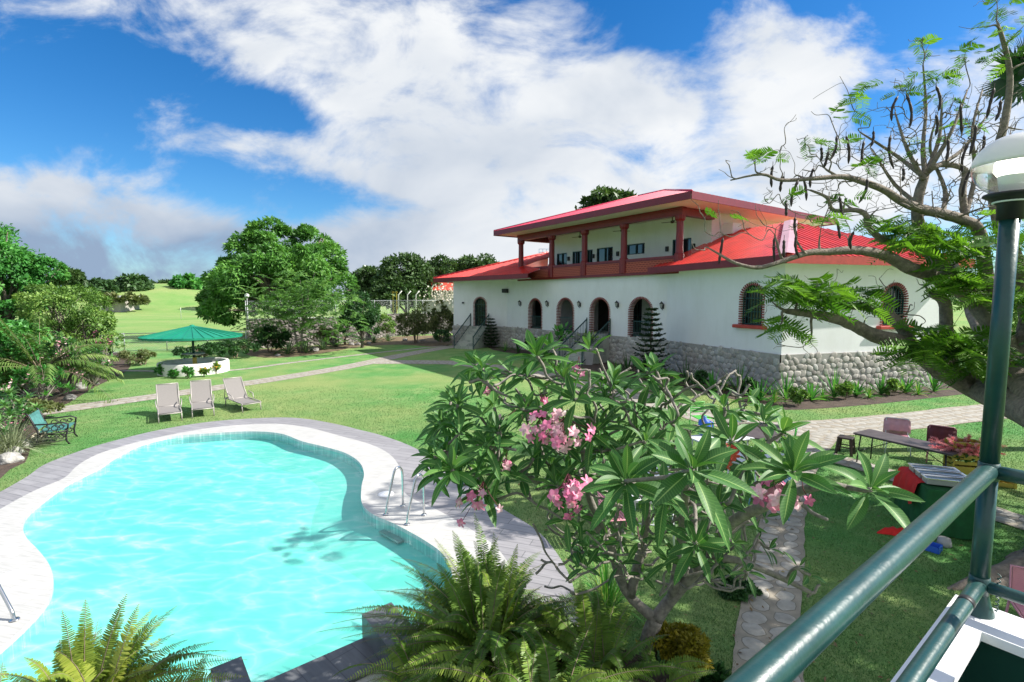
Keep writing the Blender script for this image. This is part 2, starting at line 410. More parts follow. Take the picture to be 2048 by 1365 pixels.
M['bark_plum'] = mat('bark_plum', (.21, .19, .165), .85, var=.38, scale=16, bump=.7, bscale=45, bdist=.012)
M['twig'] = mat('twig', (.22, .17, .12), .9, var=.3)
M['pod'] = mat('pod', (.028, .016, .013), .6, var=.4, scale=20, bump=.5, bscale=60)
M['rail_green'] = mat('rail_green', (.012, .058, .056), .36, var=.22, scale=9, bump=.10, bscale=60, coat=.12)
M['white_gloss'] = mat('white_gloss', (.84, .84, .86), .5, var=.03)
M['planter_grey'] = mat('planter_grey', (.36, .36, .36), .7, var=.12)
M['far_wall'] = mat('far_wall', (.38, .36, .33), .8)
M['far_roof'] = mat('far_roof', (.5, .07, .04), .5)
M['grey_roof'] = mat('grey_roof', (.4, .4, .41), .6)
# foliage
def fieldstone():
    m, nt, bs, _ = newmat('fieldstone'); at = N(nt, 'ShaderNodeAttribute', attribute_name='lf'); sp = N(nt, 'ShaderNodeSeparateXYZ'); nt.links.new(at.outputs['Vector'], sp.inputs[0])
    st = ramp(nt, sp.outputs[2], [(0, (.27, .25, .23)), (.35, (.42, .40, .37)), (.6, (.36, .33, .29)), (.8, (.50, .48, .45)), (1, (.38, .385, .37))])
    t = tex(nt, 'ShaderNodeTexNoise', 14, Detail=6); nt.links.new(mixc(nt, .6, st, ramp(nt, t.outputs['Fac'], [(.3, .65), (.7, 1.25)]), 'MULTIPLY'), bs.inputs['Base Color'])
    bs.inputs['Roughness'].default_value = .85; b = tex(nt, 'ShaderNodeTexNoise', 40, Detail=4); bumpn(nt, bs, b.outputs['Fac'], .4, .01); return m
M['fieldstone'] = fieldstone(); M['mortar'] = mat('mortar', (.33, .32, .30), .9, var=.2, scale=6)
M['lf_rain'] = leafmat('lf_rain', (0.049, 0.149, 0.032), (0.108, 0.289, 0.061), (0.210, 0.438, 0.105), clump=.45)
M['lf_mango'] = leafmat('lf_mango', (0.034, 0.078, 0.025), (0.070, 0.139, 0.046), (0.132, 0.217, 0.078), clump=.4, trans=.2)
M['lf_far'] = leafmat('lf_far', (0.033, 0.083, 0.033), (0.068, 0.150, 0.053), (0.120, 0.225, 0.083), clump=.2, trans=.2)
M['lf_acacia'] = leafmat('lf_acacia', (0.092, 0.220, 0.059), (0.169, 0.355, 0.101), (0.270, 0.473, 0.169), clump=.9)
M['lf_bright'] = leafmat('lf_bright', (0.039, 0.165, 0.035), (0.086, 0.314, 0.071), (0.188, 0.470, 0.110), clump=.8)
M['lf_shrub'] = leafmat('lf_shrub', (0.062, 0.154, 0.036), (0.166, 0.309, 0.067), (0.331, 0.485, 0.132), clump=1.2)
M['lf_dark'] = leafmat('lf_dark', (0.018, 0.060, 0.021), (0.045, 0.128, 0.042), (0.075, 0.195, 0.060), clump=1.3)
M['lf_olive'] = leafmat('lf_olive', (0.081, 0.115, 0.041), (0.149, 0.189, 0.074), (0.257, 0.270, 0.121), clump=1.2)
M['lf_plum'] = leafmat('lf_plum', (.034, .125, .030), (.066, .190, .045), (.140, .300, .075), rough=.5, trans=.25, veins=True, spec=.35, clump=1.0)
M['lf_plumfar'] = leafmat('lf_plumfar', (0.058, 0.174, 0.058), (0.116, 0.290, 0.087), (0.232, 0.392, 0.131), rough=.4, trans=.25)
M['lf_fern'] = leafmat('lf_fern', (0.073, 0.168, 0.026), (0.168, 0.291, 0.044), (0.379, 0.480, 0.087), rough=.42, trans=.35, clump=2.0)
M['lf_fernbright'] = leafmat('lf_fernbright', (0.138, 0.206, 0.027), (0.275, 0.371, 0.055), (0.495, 0.522, 0.110), rough=.42, trans=.35, clump=2.0)
M['lf_flame'] = leafmat('lf_flame', (0.042, 0.132, 0.014), (0.102, 0.240, 0.024), (0.192, 0.384, 0.048), trans=.4, clump=1.4)
M['lf_pine'] = leafmat('lf_pine', (0.016, 0.052, 0.021), (0.036, 0.091, 0.036), (0.065, 0.130, 0.052), trans=.1, clump=2)
M['lf_agave'] = leafmat('lf_agave', (0.060, 0.130, 0.060), (0.120, 0.210, 0.100), (0.200, 0.300, 0.150), trans=.12)
M['lf_spider'] = leafmat('lf_spider', (0.036, 0.192, 0.024), (0.096, 0.360, 0.048), (0.504, 0.552, 0.192), trans=.25)
M['lf_palm'] = leafmat('lf_palm', (0.080, 0.160, 0.035), (0.160, 0.272, 0.072), (0.320, 0.416, 0.144), trans=.25)
M['lf_yellow'] = leafmat('lf_yellow', (0.160, 0.150, 0.012), (0.270, 0.240, 0.018), (0.400, 0.330, 0.030), trans=.3, clump=3)
M['lf_silver'] = leafmat('lf_silver', (0.180, 0.220, 0.130), (0.280, 0.330, 0.210), (0.400, 0.440, 0.300), trans=.2)
M['grassblade'] = leafmat('grassblade', (.05, .16, .04), (.085, .215, .06), (.24, .27, .13), trans=.12, clump=.5)
def petalmat(name, a, b, c):
    return leafmat(name, a, b, c, rough=.5, trans=.35, clump=6, tt=(1.1, 1.0, 1.05))
M['petal'] = petalmat('petal', (.78, .09, .33), (.87, .32, .55), (.93, .68, .78))
M['petal_pale'] = petalmat('petal_pale', (.86, .36, .50), (.90, .58, .68), (.92, .76, .80))
M['petal_red'] = petalmat('petal_red', (.7, .05, .05), (.75, .10, .09), (.8, .2, .14))
M['petal_white'] = petalmat('petal_white', (.8, .74, .62), (.85, .8, .72), (.9, .86, .8))
M['petal_yellow'] = petalmat('petal_yellow', (.8, .4, .02), (.85, .5, .04), (.9, .6, .1))
M['plume'] = petalmat('plume', (.78, .22, .27), (.86, .36, .40), (.90, .50, .52))
# ------------------------------------------------------------------ ground and pool
def smooth_loop(pts, sub=6):
    pts = [Vector((p[0], p[1])) for p in pts]; n = len(pts); out = []
    for i in range(n):
        a, b, c, d = pts[i-1], pts[i], pts[(i+1) % n], pts[(i+2) % n]
        for k in range(sub):
            t = k/sub
            out.append(.5*((2*b)+(c-a)*t+(2*a-5*b+4*c-d)*t*t+(3*b-a-3*c+d)*t**3))
    return out
def smooth_open(pts, sub=8):
    pts = [Vector(p) for p in pts]; n = len(pts); out = []
    for i in range(n-1):
        a, b, c, d = pts[max(i-1, 0)], pts[i], pts[i+1], pts[min(i+2, n-1)]
        for k in range(sub):
            t = k/sub
            out.append(.5*((2*b)+(c-a)*t+(2*a-5*b+4*c-d)*t*t+(3*b-a-3*c+d)*t**3))
    out.append(pts[-1]); return out
def gp(l): return [G(u, v) for u, v in l]
WATER = smooth_loop(gp([(0, 1300), (60, 1245), (98, 1200), (107, 1163), (98, 1130), (75, 1100), (54, 1078), (46, 1055), (56, 1030), (90, 1000), (140, 965),
    (200, 935), (230, 915), (280, 890), (340, 875), (420, 868), (500, 864), (560, 868), (605, 884), (650, 895), (690, 907), (718, 925), (728, 948),
    (723, 975), (724, 1008), (745, 1030), (790, 1050), (850, 1083), (890, 1115), (905, 1160), (890, 1210), (830, 1248), (718, 1290), (640, 1322), (545, 1365), (400, 1430),
    (200, 1500), (0, 1500), (-120, 1440), (-80, 1360)]), 6)
WHITE = smooth_loop(gp([(-60, 1052), (60, 987), (127, 958), (152, 935), (180, 917), (220, 901), (305, 878), (419, 857), (500, 850), (560, 849), (620, 857), (680, 873), (738, 889),
    (777, 908), (799, 935), (803, 962), (808, 985), (830, 1001), (860, 1014), (900, 1035), (948, 1064), (990, 1094), (1019, 1133), (1030, 1180), (1010, 1240), (950, 1300),
    (850, 1340), (700, 1390), (560, 1440), (400, 1500), (150, 1600), (-300, 1600), (-400, 1300), (-250, 1140)]), 6)
GREY = smooth_loop(gp([(-60, 1012), (45, 960), (88, 931), (146, 908), (205, 889), (300, 865), (380, 850), (457, 841), (560, 836), (620, 840), (680, 851), (720, 861), (760, 871),
    (809, 888), (848, 907), (880, 930), (925, 965), (970, 998), (1018, 1027), (1073, 1062), (1115, 1110), (1145, 1170), (1160, 1260), (1180, 1400), (1100, 1700),
    (500, 1900), (-200, 1900), (-700, 1500), (-400, 1130)]), 6)

def lawnmat():
    m, nt, bs, _ = newmat('lawn')
    big = tex(nt, 'ShaderNodeTexNoise', .16, Detail=4, Roughness=.6); mid = tex(nt, 'ShaderNodeTexNoise', .9, Detail=6, Roughness=.65)
    fine = tex(nt, 'ShaderNodeTexNoise', 26, Detail=6, Roughness=.75); vf = tex(nt, 'ShaderNodeTexNoise', 120, Detail=3)
    green = ramp(nt, mid.outputs['Fac'], [(.3, (.07, .25, .058)), (.52, (.125, .30, .09)), (.72, (.25, .35, .14))])
    c = mixc(nt, ramp(nt, big.outputs['Fac'], [(.40, 0.0), (.62, .8)]), green, (.29, .34, .13))
    tcn = nt.nodes['TC']; sp = N(nt, 'ShaderNodeSeparateXYZ'); nt.links.new(tcn.outputs['Object'], sp.inputs[0])
    far = N(nt, 'ShaderNodeMapRange'); nt.links.new(sp.outputs[1], far.inputs[0]); far.inputs[1].default_value = 44; far.inputs[2].default_value = 62
    wide = tex(nt, 'ShaderNodeTexNoise', .06, Detail=5, Roughness=.6)
    c = mixc(nt, mul(nt, far.outputs[0], .8), c, ramp(nt, wide.outputs['Fac'], [(.35, (.15, .30, .075)), (.6, (.27, .34, .125))]))
    c = mixc(nt, .85, c, ramp(nt, fine.outputs['Fac'], [(.25, (.45, .5, .4)), (.5, (1, 1, 1)), (.75, (1.55, 1.45, 1.3))]), 'MULTIPLY')
    nt.links.new(c, bs.inputs['Base Color']); bs.inputs['Roughness'].default_value = .95; bs.inputs['Specular IOR Level'].default_value = .15
    h = mixc(nt, .5, fine.outputs['Fac'], vf.outputs['Fac']); bumpn(nt, bs, h, .9, .05)
    return m
M['lawn'] = lawnmat()
def tilemat(name, c1, c2, grout, w, h, rough, mort=.006, rot=0.0, offs=.5):
    m, nt, bs, _ = newmat(name)
    tcn = N(nt, 'ShaderNodeTexCoord'); mp = N(nt, 'ShaderNodeMapping'); mp.inputs['Rotation'].default_value = (0, 0, rot); nt.links.new(tcn.outputs['Object'], mp.inputs[0])
    b = N(nt, 'ShaderNodeTexBrick', offset=offs); nt.links.new(mp.outputs[0], b.inputs['Vector']); b.inputs['Scale'].default_value = 1.0
    b.inputs['Brick Width'].default_value = w; b.inputs['Row Height'].default_value = h; b.inputs['Mortar Size'].default_value = mort
    b.inputs['Color1'].default_value = (*c1, 1); b.inputs['Color2'].default_value = (*c2, 1); b.inputs['Mortar'].default_value = (*grout, 1)
    mp2 = N(nt, 'ShaderNodeMapping'); mp2.inputs['Scale'].default_value = (1, 9, 1); nt.links.new(mp.outputs[0], mp2.inputs[0])
    g = N(nt, 'ShaderNodeTexNoise'); g.inputs['Scale'].default_value = 3; g.inputs['Detail'].default_value = 6; nt.links.new(mp2.outputs[0], g.inputs['Vector'])
    c = mixc(nt, .6, b.outputs['Color'], ramp(nt, g.outputs['Fac'], [(.3, .72), (.7, 1.22)]), 'MULTIPLY')
    nt.links.new(c, bs.inputs['Base Color']); bs.inputs['Roughness'].default_value = rough
    bumpn(nt, bs, b.outputs['Fac'], -.3, .004)
    return m
M['deck_grey'] = tilemat('deck_grey', (.27, .26, .275), (.32, .31, .325), (.12, .12, .125), 1.2, .2, .45, rot=.35)
M['deck_white'] = tilemat('deck_white', (.47, .465, .45), (.51, .50, .485), (.40, .40, .385), .6, .6, .5, .004, .2)
M['pool_tile'] = tilemat('pool_tile', (.45, .5, .52), (.5, .55, .56), (.7, .7, .7), .15, .15, .3)
M['dark_tile'] = tilemat('dark_tile', (.10, .105, .115), (.125, .13, .14), (.06, .06, .065), .9, .3, .4, .005, .75)

g = MB(); BIG = [(-2600, -400), (2600, -400), (2600, 4200), (-2600, 4200)]
g.prism(BIG, None, 0.0, holes=[GREY]); ground = g.build('ground', M['lawn']); tag(ground, kind='structure')
g = MB(); g.prism(GREY, None, .012, holes=[WHITE]); tag(g.build('pool_deck', M['deck_grey']), kind='structure')
g = MB(); g.prism(WHITE, None, .012, holes=[WATER]); tag(g.build('pool_coping', M['deck_white']), kind='structure')
# basin: tiled band at the waterline, then the plastered shell
def basinmat():
    m, nt, bs, _ = newmat('pool_plaster')
    t = tex(nt, 'ShaderNodeTexNoise', 1.2, Detail=4)
    nt.links.new(ramp(nt, t.outputs['Fac'], [(.3, (.40, .64, .61)), (.7, (.50, .71, .68))]), bs.inputs['Base Color'])
    bs.inputs['Roughness'].default_value = .8; return m
M['pool_plaster'] = basinmat()
g = MB(); n = len(WATER); cen = sum(WATER, Vector((0, 0)))/n
vs = []
for z in (.012, -.24, -.62):
    k = 1.0
    vs += [(p.x, p.y, z) for p in WATER]

def inset(loop, d):
    out = []; n_ = len(loop); ar = sum(loop[i].x*loop[(i+1) % n_].y-loop[(i+1) % n_].x*loop[i].y for i in range(n_)); sg = 1 if ar > 0 else -1
    for i in range(n_):
        t = (loop[(i+3) % n_]-loop[i-3]).normalized(); out.append(loop[i]+Vector((-t.y, t.x))*(d*sg))
    for _ in range(3): out = [(out[i-1]+out[i]*2+out[(i+1) % n_])/4 for i in range(n_)]
    return out
FLOOR = inset(WATER, .95)
vs[2*n:] = [(p.x, p.y, -.44) for p in FLOOR]
fs0 = [(i, (i+1) % n, n+(i+1) % n, n+i) for i in range(n)]; fs1 = [(n+i, n+(i+1) % n, 2*n+(i+1) % n, 2*n+i) for i in range(n)]
g.add(vs, fs0, 0); g.add(vs[n:], [tuple(i-n for i in f) for f in fs1], 1)
g.prism(FLOOR, None, -.44, 1)
tag(g.build('pool_basin', [M['pool_tile'], M['pool_plaster']]), kind='structure')
def watermat():
    m, nt, bs, out = newmat('pool_water'); nt.nodes.remove(bs)
    tcn = N(nt, 'ShaderNodeTexCoord'); mp = N(nt, 'ShaderNodeMapping'); nt.links.new(tcn.outputs['Object'], mp.inputs[0]); mp.inputs['Rotation'].default_value = (0, 0, .5); mp.inputs['Scale'].default_value = (1, 1.9, 1)
    n1 = N(nt, 'ShaderNodeTexNoise'); n1.inputs['Scale'].default_value = 1.5; n1.inputs['Detail'].default_value = 5; n1.inputs['Distortion'].default_value = .5; nt.links.new(mp.outputs[0], n1.inputs['Vector'])
    n2 = N(nt, 'ShaderNodeTexNoise'); n2.inputs['Scale'].default_value = 5; n2.inputs['Detail'].default_value = 4; nt.links.new(mp.outputs[0], n2.inputs['Vector'])
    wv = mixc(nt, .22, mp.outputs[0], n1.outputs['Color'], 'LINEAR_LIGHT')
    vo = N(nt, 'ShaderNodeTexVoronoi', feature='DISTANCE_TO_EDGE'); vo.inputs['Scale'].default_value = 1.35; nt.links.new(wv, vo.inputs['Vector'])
    # caustics put into the transparent colour: pale streaks stand in for focused sunlight
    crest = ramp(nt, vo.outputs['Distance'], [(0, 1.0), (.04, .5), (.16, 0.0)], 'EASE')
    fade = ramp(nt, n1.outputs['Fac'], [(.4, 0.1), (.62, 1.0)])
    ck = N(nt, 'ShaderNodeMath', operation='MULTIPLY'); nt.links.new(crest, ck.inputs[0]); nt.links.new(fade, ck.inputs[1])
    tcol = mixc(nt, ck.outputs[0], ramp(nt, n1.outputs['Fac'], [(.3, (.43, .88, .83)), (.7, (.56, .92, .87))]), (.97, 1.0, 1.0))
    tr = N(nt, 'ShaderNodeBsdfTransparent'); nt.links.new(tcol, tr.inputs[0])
    gl = N(nt, 'ShaderNodeBsdfGlossy'); gl.inputs['Roughness'].default_value = .04
    bp = N(nt, 'ShaderNodeBump'); bp.inputs['Strength'].default_value = .35; bp.inputs['Distance'].default_value = .06
    nt.links.new(mixc(nt, .4, n1.outputs['Fac'], n2.outputs['Fac']), bp.inputs['Height']); nt.links.new(bp.outputs[0], gl.inputs['Normal'])
    lw = N(nt, 'ShaderNodeLayerWeight'); lw.inputs['Blend'].default_value = .5; pw = N(nt, 'ShaderNodeMath', operation='POWER'); nt.links.new(lw.outputs['Facing'], pw.inputs[0]); pw.inputs[1].default_value = 5
    fr = N(nt, 'ShaderNodeMath', operation='MULTIPLY_ADD'); nt.links.new(pw.outputs[0], fr.inputs[0]); fr.inputs[1].default_value = .8; fr.inputs[2].default_value = .02
    mx = N(nt, 'ShaderNodeMixShader'); nt.links.new(fr.outputs[0], mx.inputs[0]); nt.links.new(tr.outputs[0], mx.inputs[1]); nt.links.new(gl.outputs[0], mx.inputs[2])
    nt.links.new(mx.outputs[0], out.inputs[0]); return m
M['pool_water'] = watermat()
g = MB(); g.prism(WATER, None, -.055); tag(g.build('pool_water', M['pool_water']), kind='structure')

# ------------------------------------------------------------------ paths of concrete with inlaid stones
PATHS = []
def path(name, pix, width, seed, stone=.26):
    rng = random.Random(seed)
    c = smooth_open([G(u, v) for u, v in pix], 8)
    L = []; Rr = []; z = .008+.002*seed
    for i, p in enumerate(c):
        t = (c[min(i+1, len(c)-1)]-c[max(i-1, 0)]).normalized(); nn = Vector((-t.y, t.x, 0))
        L.append(p+nn*(width/2*rng.uniform(.96, 1.05))); Rr.append(p-nn*(width/2*rng.uniform(.96, 1.05)))
    g = MB(); vs = [(p.x, p.y, z) for p in L]+[(p.x, p.y, z) for p in Rr]; n = len(c)
    g.add(vs, [(n+i, n+i+1, i+1, i) for i in range(n-1)], 0)
    PATHS.append(([(p.x, p.y) for p in c], width/2))
    # stones
    s = 0.0; i = 0; rows = max(1, int(width/(stone*1.18))); acc = 0; 
    seg = [(c[j+1]-c[j]).length for j in range(n-1)]; tot = sum(seg); d = .1; row = 0
    while d < tot-.1:
        a = d; j = 0
        while j < n-2 and a > seg[j]: a -= seg[j]; j += 1
        t = (c[j+1]-c[j]).normalized(); p = c[j]+t*a; nn = Vector((-t.y, t.x, 0))
        for k in range(rows):
            off = ((k+.5)/rows-.5)*width*.94+rng.uniform(-.05, .05)*width/rows
            q = p+nn*off+t*(rng.uniform(-.2, .2)*stone+(stone*.5 if k % 2 else 0))
            ra = stone*rng.uniform(.48, .66); rb = stone*rng.uniform(.36, .5); th = rng.uniform(0, 3.14)
            ring = []; top = []; gap = []; m = 11
            for e in range(m):
                an = 2*math.pi*e/m; rr = rng.uniform(.86, 1.1)
                x, y = math.cos(an)*ra*rr, math.sin(an)*rb*rr
                x, y = x*math.cos(th)-y*math.sin(th), x*math.sin(th)+y*math.cos(th)
                ring.append((q.x+x, q.y+y, z+.002)); top.append((q.x+x*.86, q.y+y*.86, z+.007)); gap.append((q.x+x*1.0+math.cos(an+th)*.010, q.y+y*1.0+math.sin(an+th)*.010, z+.001))
            g.add(gap, [tuple(range(m))], 2)
            g.add(ring+top+[(q.x, q.y, z+.009)], [(e, (e+1) % m, m+(e+1) % m, m+e) for e in range(m)]+[(m+e, m+(e+1) % m, 2*m) for e in range(m)], 1, True)
        d += stone*1.02; row += 1
    o = g.build(name, [M['path_base'], M['path_stone'], M['path_gap']]); tag(o, kind='structure'); return o
path('garden_path', [(60, 826), (105, 822), (300, 795), (420, 778), (560, 757), (690, 735), (800, 712), (870, 699), (935, 689)], 1.35, 1, .34)
path('cross_path', [(742, 725), (850, 725), (930, 728), (1050, 745), (1200, 775), (1350, 815), (1450, 843), (1560, 858), (1660, 856), (1800, 844), (1980, 823), (2250, 795)], 1.7, 2, .34)
path('stone_walk', [(1535, 1480), (1536, 1365), (1538, 1250), (1556, 1120), (1568, 1030), (1590, 960), (1622, 905), (1660, 862)], .68, 3, .27)
path('shade_path', [(1600, 893), (1660, 915), (1740, 938), (1840, 972), (1980, 1025), (2120, 1070)], .75, 4, .3)
path('worn_path', [(250, 742), (446, 742), (591, 725), (755, 706), (890, 692)], .5, 0, .5)

def bed(name, pts, z, m):
    g = MB(); g.prism(smooth_loop(pts, 3), None, z); tag(g.build(name, M[m]), kind='structure')
# ------------------------------------------------------------------ the house
V2 = lambda x, y: Vector((x, y, 0))
hE, hF, hB, hC = V2(-4.95, 42.4), V2(-.4, 40.4), V2(8.5, 27.5), V2(11.05, 20.4)
hD = hC+V2(.965, .26)*9.0
ST, EV, FA = 1.67, 5.35, 5.66                     # top of stone base, eave underside, eave top
house = thing('house', 'long white villa with red metal roofs, arched veranda openings and a river stone base', 'house', (4, 34, 0))
def on_line(A, B, u):
    """distance along A->B (plan) where the photograph's column u meets it"""
    k = ray(u, 596).x/ray(u, 596).y; d = (B-A).normalized()
    return (k*A.y-A.x)/(d.x-k*d.y)
def arch_pts(s0, s1, zs, n=14):
    c = (s0+s1)/2; r = (s1-s0)/2
    return [(c-r*math.cos(math.pi*i/n), zs+r*math.sin(math.pi*i/n)) for i in range(n+1)]
def wall_mb(A, B, z0, z1, ops=(), th=.3):
    """wall A->B, outside on the left hand when walking B->A; ops: (s0, s1, sill, spring, arched, depth)"""
    g = MB(); d = (B-A).normalized(); L = (B-A).length; nin = Vector((-d.y, d.x, 0))
    if nin.y < 0: nin = -nin
    W = lambda s, z, q=0.0: A+d*s+nin*q+Vector((0, 0, z))
    x = 0.0
    for (s0, s1, zb, zs, arched) in sorted(ops):
        g.add([W(x, z0), W(s0, z0), W(s0, z1), W(x, z1)], [(0, 1, 2, 3)])
        if zb > z0+.01: g.add([W(s0, z0), W(s1, z0), W(s1, zb), W(s0, zb)], [(0, 1, 2, 3)])
        ap = arch_pts(s0, s1, zs) if arched else [(s0, zs), (s1, zs)]
        for (a, b) in zip(ap[:-1], ap[1:]):
            g.add([W(a[0], a[1]), W(b[0], b[1]), W(b[0], z1), W(a[0], z1)], [(0, 1, 2, 3)])
        lp = [(s0, zb)]+ap+[(s1, zb)]
        for (a, b) in zip(lp, lp[1:]+lp[:1]):
            g.add([W(a[0], a[1]), W(a[0], a[1], th), W(b[0], b[1], th), W(b[0], b[1])], [(0, 1, 2, 3)])
        x = s1
    g.add([W(x, z0), W(L, z0), W(L, z1), W(x, z1)], [(0, 1, 2, 3)])
    return g, W
def brick_trim(A, B, s0, s1, zb, zs, name='brick_arch'):
    """alternating red bricks and white joints round an arched opening; returns the red bricks' part"""
    d = (B-A).normalized(); nin = Vector((-d.y, d.x, 0)); nin = nin if nin.y > 0 else -nin
    g = MB(); w = .13; dep = .30
    def brick(s, z, ang):
        c = A+d*s+Vector((0, 0, z)); rad = d*math.cos(ang)+Vector((0, 0, math.sin(ang)))
        g.bar(c-nin*.035, c+nin*dep, .062, w, up=rad)
    h = zs-zb; n = max(3, int(h/.105))
    for i in range(n):
        z = zb+(i+.5)*h/n
        brick(s0-w/2+.01, z, math.pi); brick(s1+w/2-.01, z, 0)
    c = (s0+s1)/2; r = (s1-s0)/2; m = int(math.pi*r/.10)
    for i in range(m):
        a = math.pi*(i+.5)/m; brick(c+math.cos(a)*(r+w/2-.01), zs+math.sin(a)*(r+w/2-.01), a)
    return g.build(name, M['brick_red'], house)
def grille(A, B, s0, s1, zb, zs, q, parent, name='grille', step=.16, arched=True):
    d = (B-A).normalized(); nin = Vector((-d.y, d.x, 0)); nin = nin if nin.y > 0 else -nin
    g = MB(); W = lambda s, z: A+d*s+nin*q+Vector((0, 0, z)); c = (s0+s1)/2; r = (s1-s0)/2
    n = max(2, int((s1-s0)/step))
    for i in range(1, n):
        s = s0+(s1-s0)*i/n; top = zs+(math.sqrt(max(0, r*r-(s-c)**2)) if arched else 0)
        g.bar(W(s, zb), W(s, top), .022, .022, up=nin)
    for z in (zb+.05, zb+(zs-zb)*.5, zs): g.bar(W(s0, z), W(s1, z), .03, .03, up=nin)
    if arched:
        ap = arch_pts(s0+.02, s1-.02, zs)
        g.tube([W(a, z) for a, z in ap], .03, 6)
    for s in (s0+.03, s1-.03): g.bar(W(s, zb), W(s, zs), .05, .05, up=nin)
    rr = random.Random(int(s0*100)); 
    for i in range(n*2):
        s = s0+(s1-s0)*rr.uniform(.1, .9); z = zb+(zs-zb)*rr.uniform(.15, .9); g.bar(W(s-.06, z), W(s+.06, z), .02, .02, up=nin)
    return g.build(name, M['teal_iron'], parent)
def pane(A, B, s0, s1, zb, zs, q, parent, mat_='glass_dark', name='window_pane'):
    d = (B-A).normalized(); nin = Vector((-d.y, d.x, 0)); nin = nin if nin.y > 0 else -nin
    g = MB(); c = A+d*((s0+s1)/2)+nin*(q+.01)+Vector((0, 0, (zb+zs)/2))
    g.bar(A+d*s0+nin*q+Vector((0, 0, (zb+zs)/2)), A+d*s1+nin*q+Vector((0, 0, (zb+zs)/2)), .02, zs-zb)
    return g.build(name, M[mat_], parent)
AOPS = []
def aop(A, B, ul, ur, zb, ztop):
    s0, s1 = sorted((on_line(A, B, ul), on_line(A, B, ur))); return (s0, s1, zb, ztop-(s1-s0)/2, True)
door_op = aop(hE, hF, 949, 971.5, ST, 3.97)
arch_ops = [aop(hF, hB, 1058.5, 1083, ST, 3.86), aop(hF, hB, 1115.5, 1146.5, ST, 3.9), aop(hF, hB, 1182, 1218.5, ST, 3.92), aop(hF, hB, 1260.5, 1304, ST, 3.95)]
win_op = aop(hB, hC, 1483.5, 1525.5, 2.8, 4.56)
side_op = aop(hC, hD, 1767, 1812, 2.78, 4.55)
CUT = hF+(hB-hF).normalized()*on_line(hF, hB, 1294)
for (A, B, ops) in ((hE, hF, [door_op]), (hF, hB, arch_ops), (hB, hC, [win_op]), (hC, hD, [side_op])):
    g, W = wall_mb(A, B, ST, 5.42, ops); g.build('wall', M['white_wall'], house)
# back and end walls, and the veranda inside the arches
g = MB(); back = [hD, hD+V2(-2.7, 9.6), V2(15, 50), V2(0, 54), hE]
for a, b in zip(back[:-1], back[1:]): g.add([a+Vector((0, 0, 0)), b+Vector((0, 0, 0)), b+Vector((0, 0, 5.42)), a+Vector((0, 0, 5.42))], [(0, 1, 2, 3)])
g.build('rear_wall', M['white_wall'], house)
fd = (hB-hF).normalized(); fin = Vector((-fd.y, fd.x, 0)); fin = fin if fin.y > 0 else -fin
iA, iB = hF+fin*2.9, hB+fin*2.9-fd*1.0
g = MB(); g.prism([(hF+fin*.05).to_tuple()[:2], (hB+fin*.05-fd*.6).to_tuple()[:2], iB.to_tuple()[:2], iA.to_tuple()[:2]], ST-.2, ST+.02)
g.build('veranda_floor', M['step_stone'], house)
inner_ops = [(on_line(iA, iB, 1192), on_line(iA, iB, 1218), 2.5, 4.0, False), (on_line(iA, iB, 1262), on_line(iA, iB, 1284), ST+.03, 4.0, False)]
inner_ops = [tuple([min(o[0], o[1]), max(o[0], o[1])])+o[2:] for o in inner_ops]
g, W = wall_mb(iA, iB, ST, 5.3, inner_ops); g.build('inner_wall', M['white_wall'], house)
for o in inner_ops:
    f = grille(iA, iB, o[0], o[1], o[2], o[3], .1, house, 'veranda_window', .2, False); pane(iA, iB, o[0], o[1], o[2], o[3], .22, f)
g = MB()
for s in (on_line(hF, hB, 1095), on_line(hF, hB, 1142)):
    a = hF+fd*s+fin*.35; g.add([a+Vector((0, 0, ST)), a+fin*2.5+Vector((0, 0, ST)), a+fin*2.5+Vector((0, 0, 5.3)), a+Vector((0, 0, 5.3))], [(0, 1, 2, 3)])
g.build('partition', M['white_wall'], house)
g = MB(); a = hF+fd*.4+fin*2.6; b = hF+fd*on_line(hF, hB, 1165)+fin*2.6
g.bar(a+Vector((0, 0, 3.2)), b+Vector((0, 0, 3.2)), .05, 3.0); g.build('dark_sheet', M['dark_room'], house)  # near-black sheet behind the left arches, interior shade put into its colour
g = MB(); g.add([hF+fin*.3+Vector((0, 0, ST)), iA+Vector((0, 0, ST)), iA+Vector((0, 0, 5.3)), hF+fin*.3+Vector((0, 0, 5.3))], [(0, 1, 2, 3)]); g.build('end_wall', M['white_wall'], house)
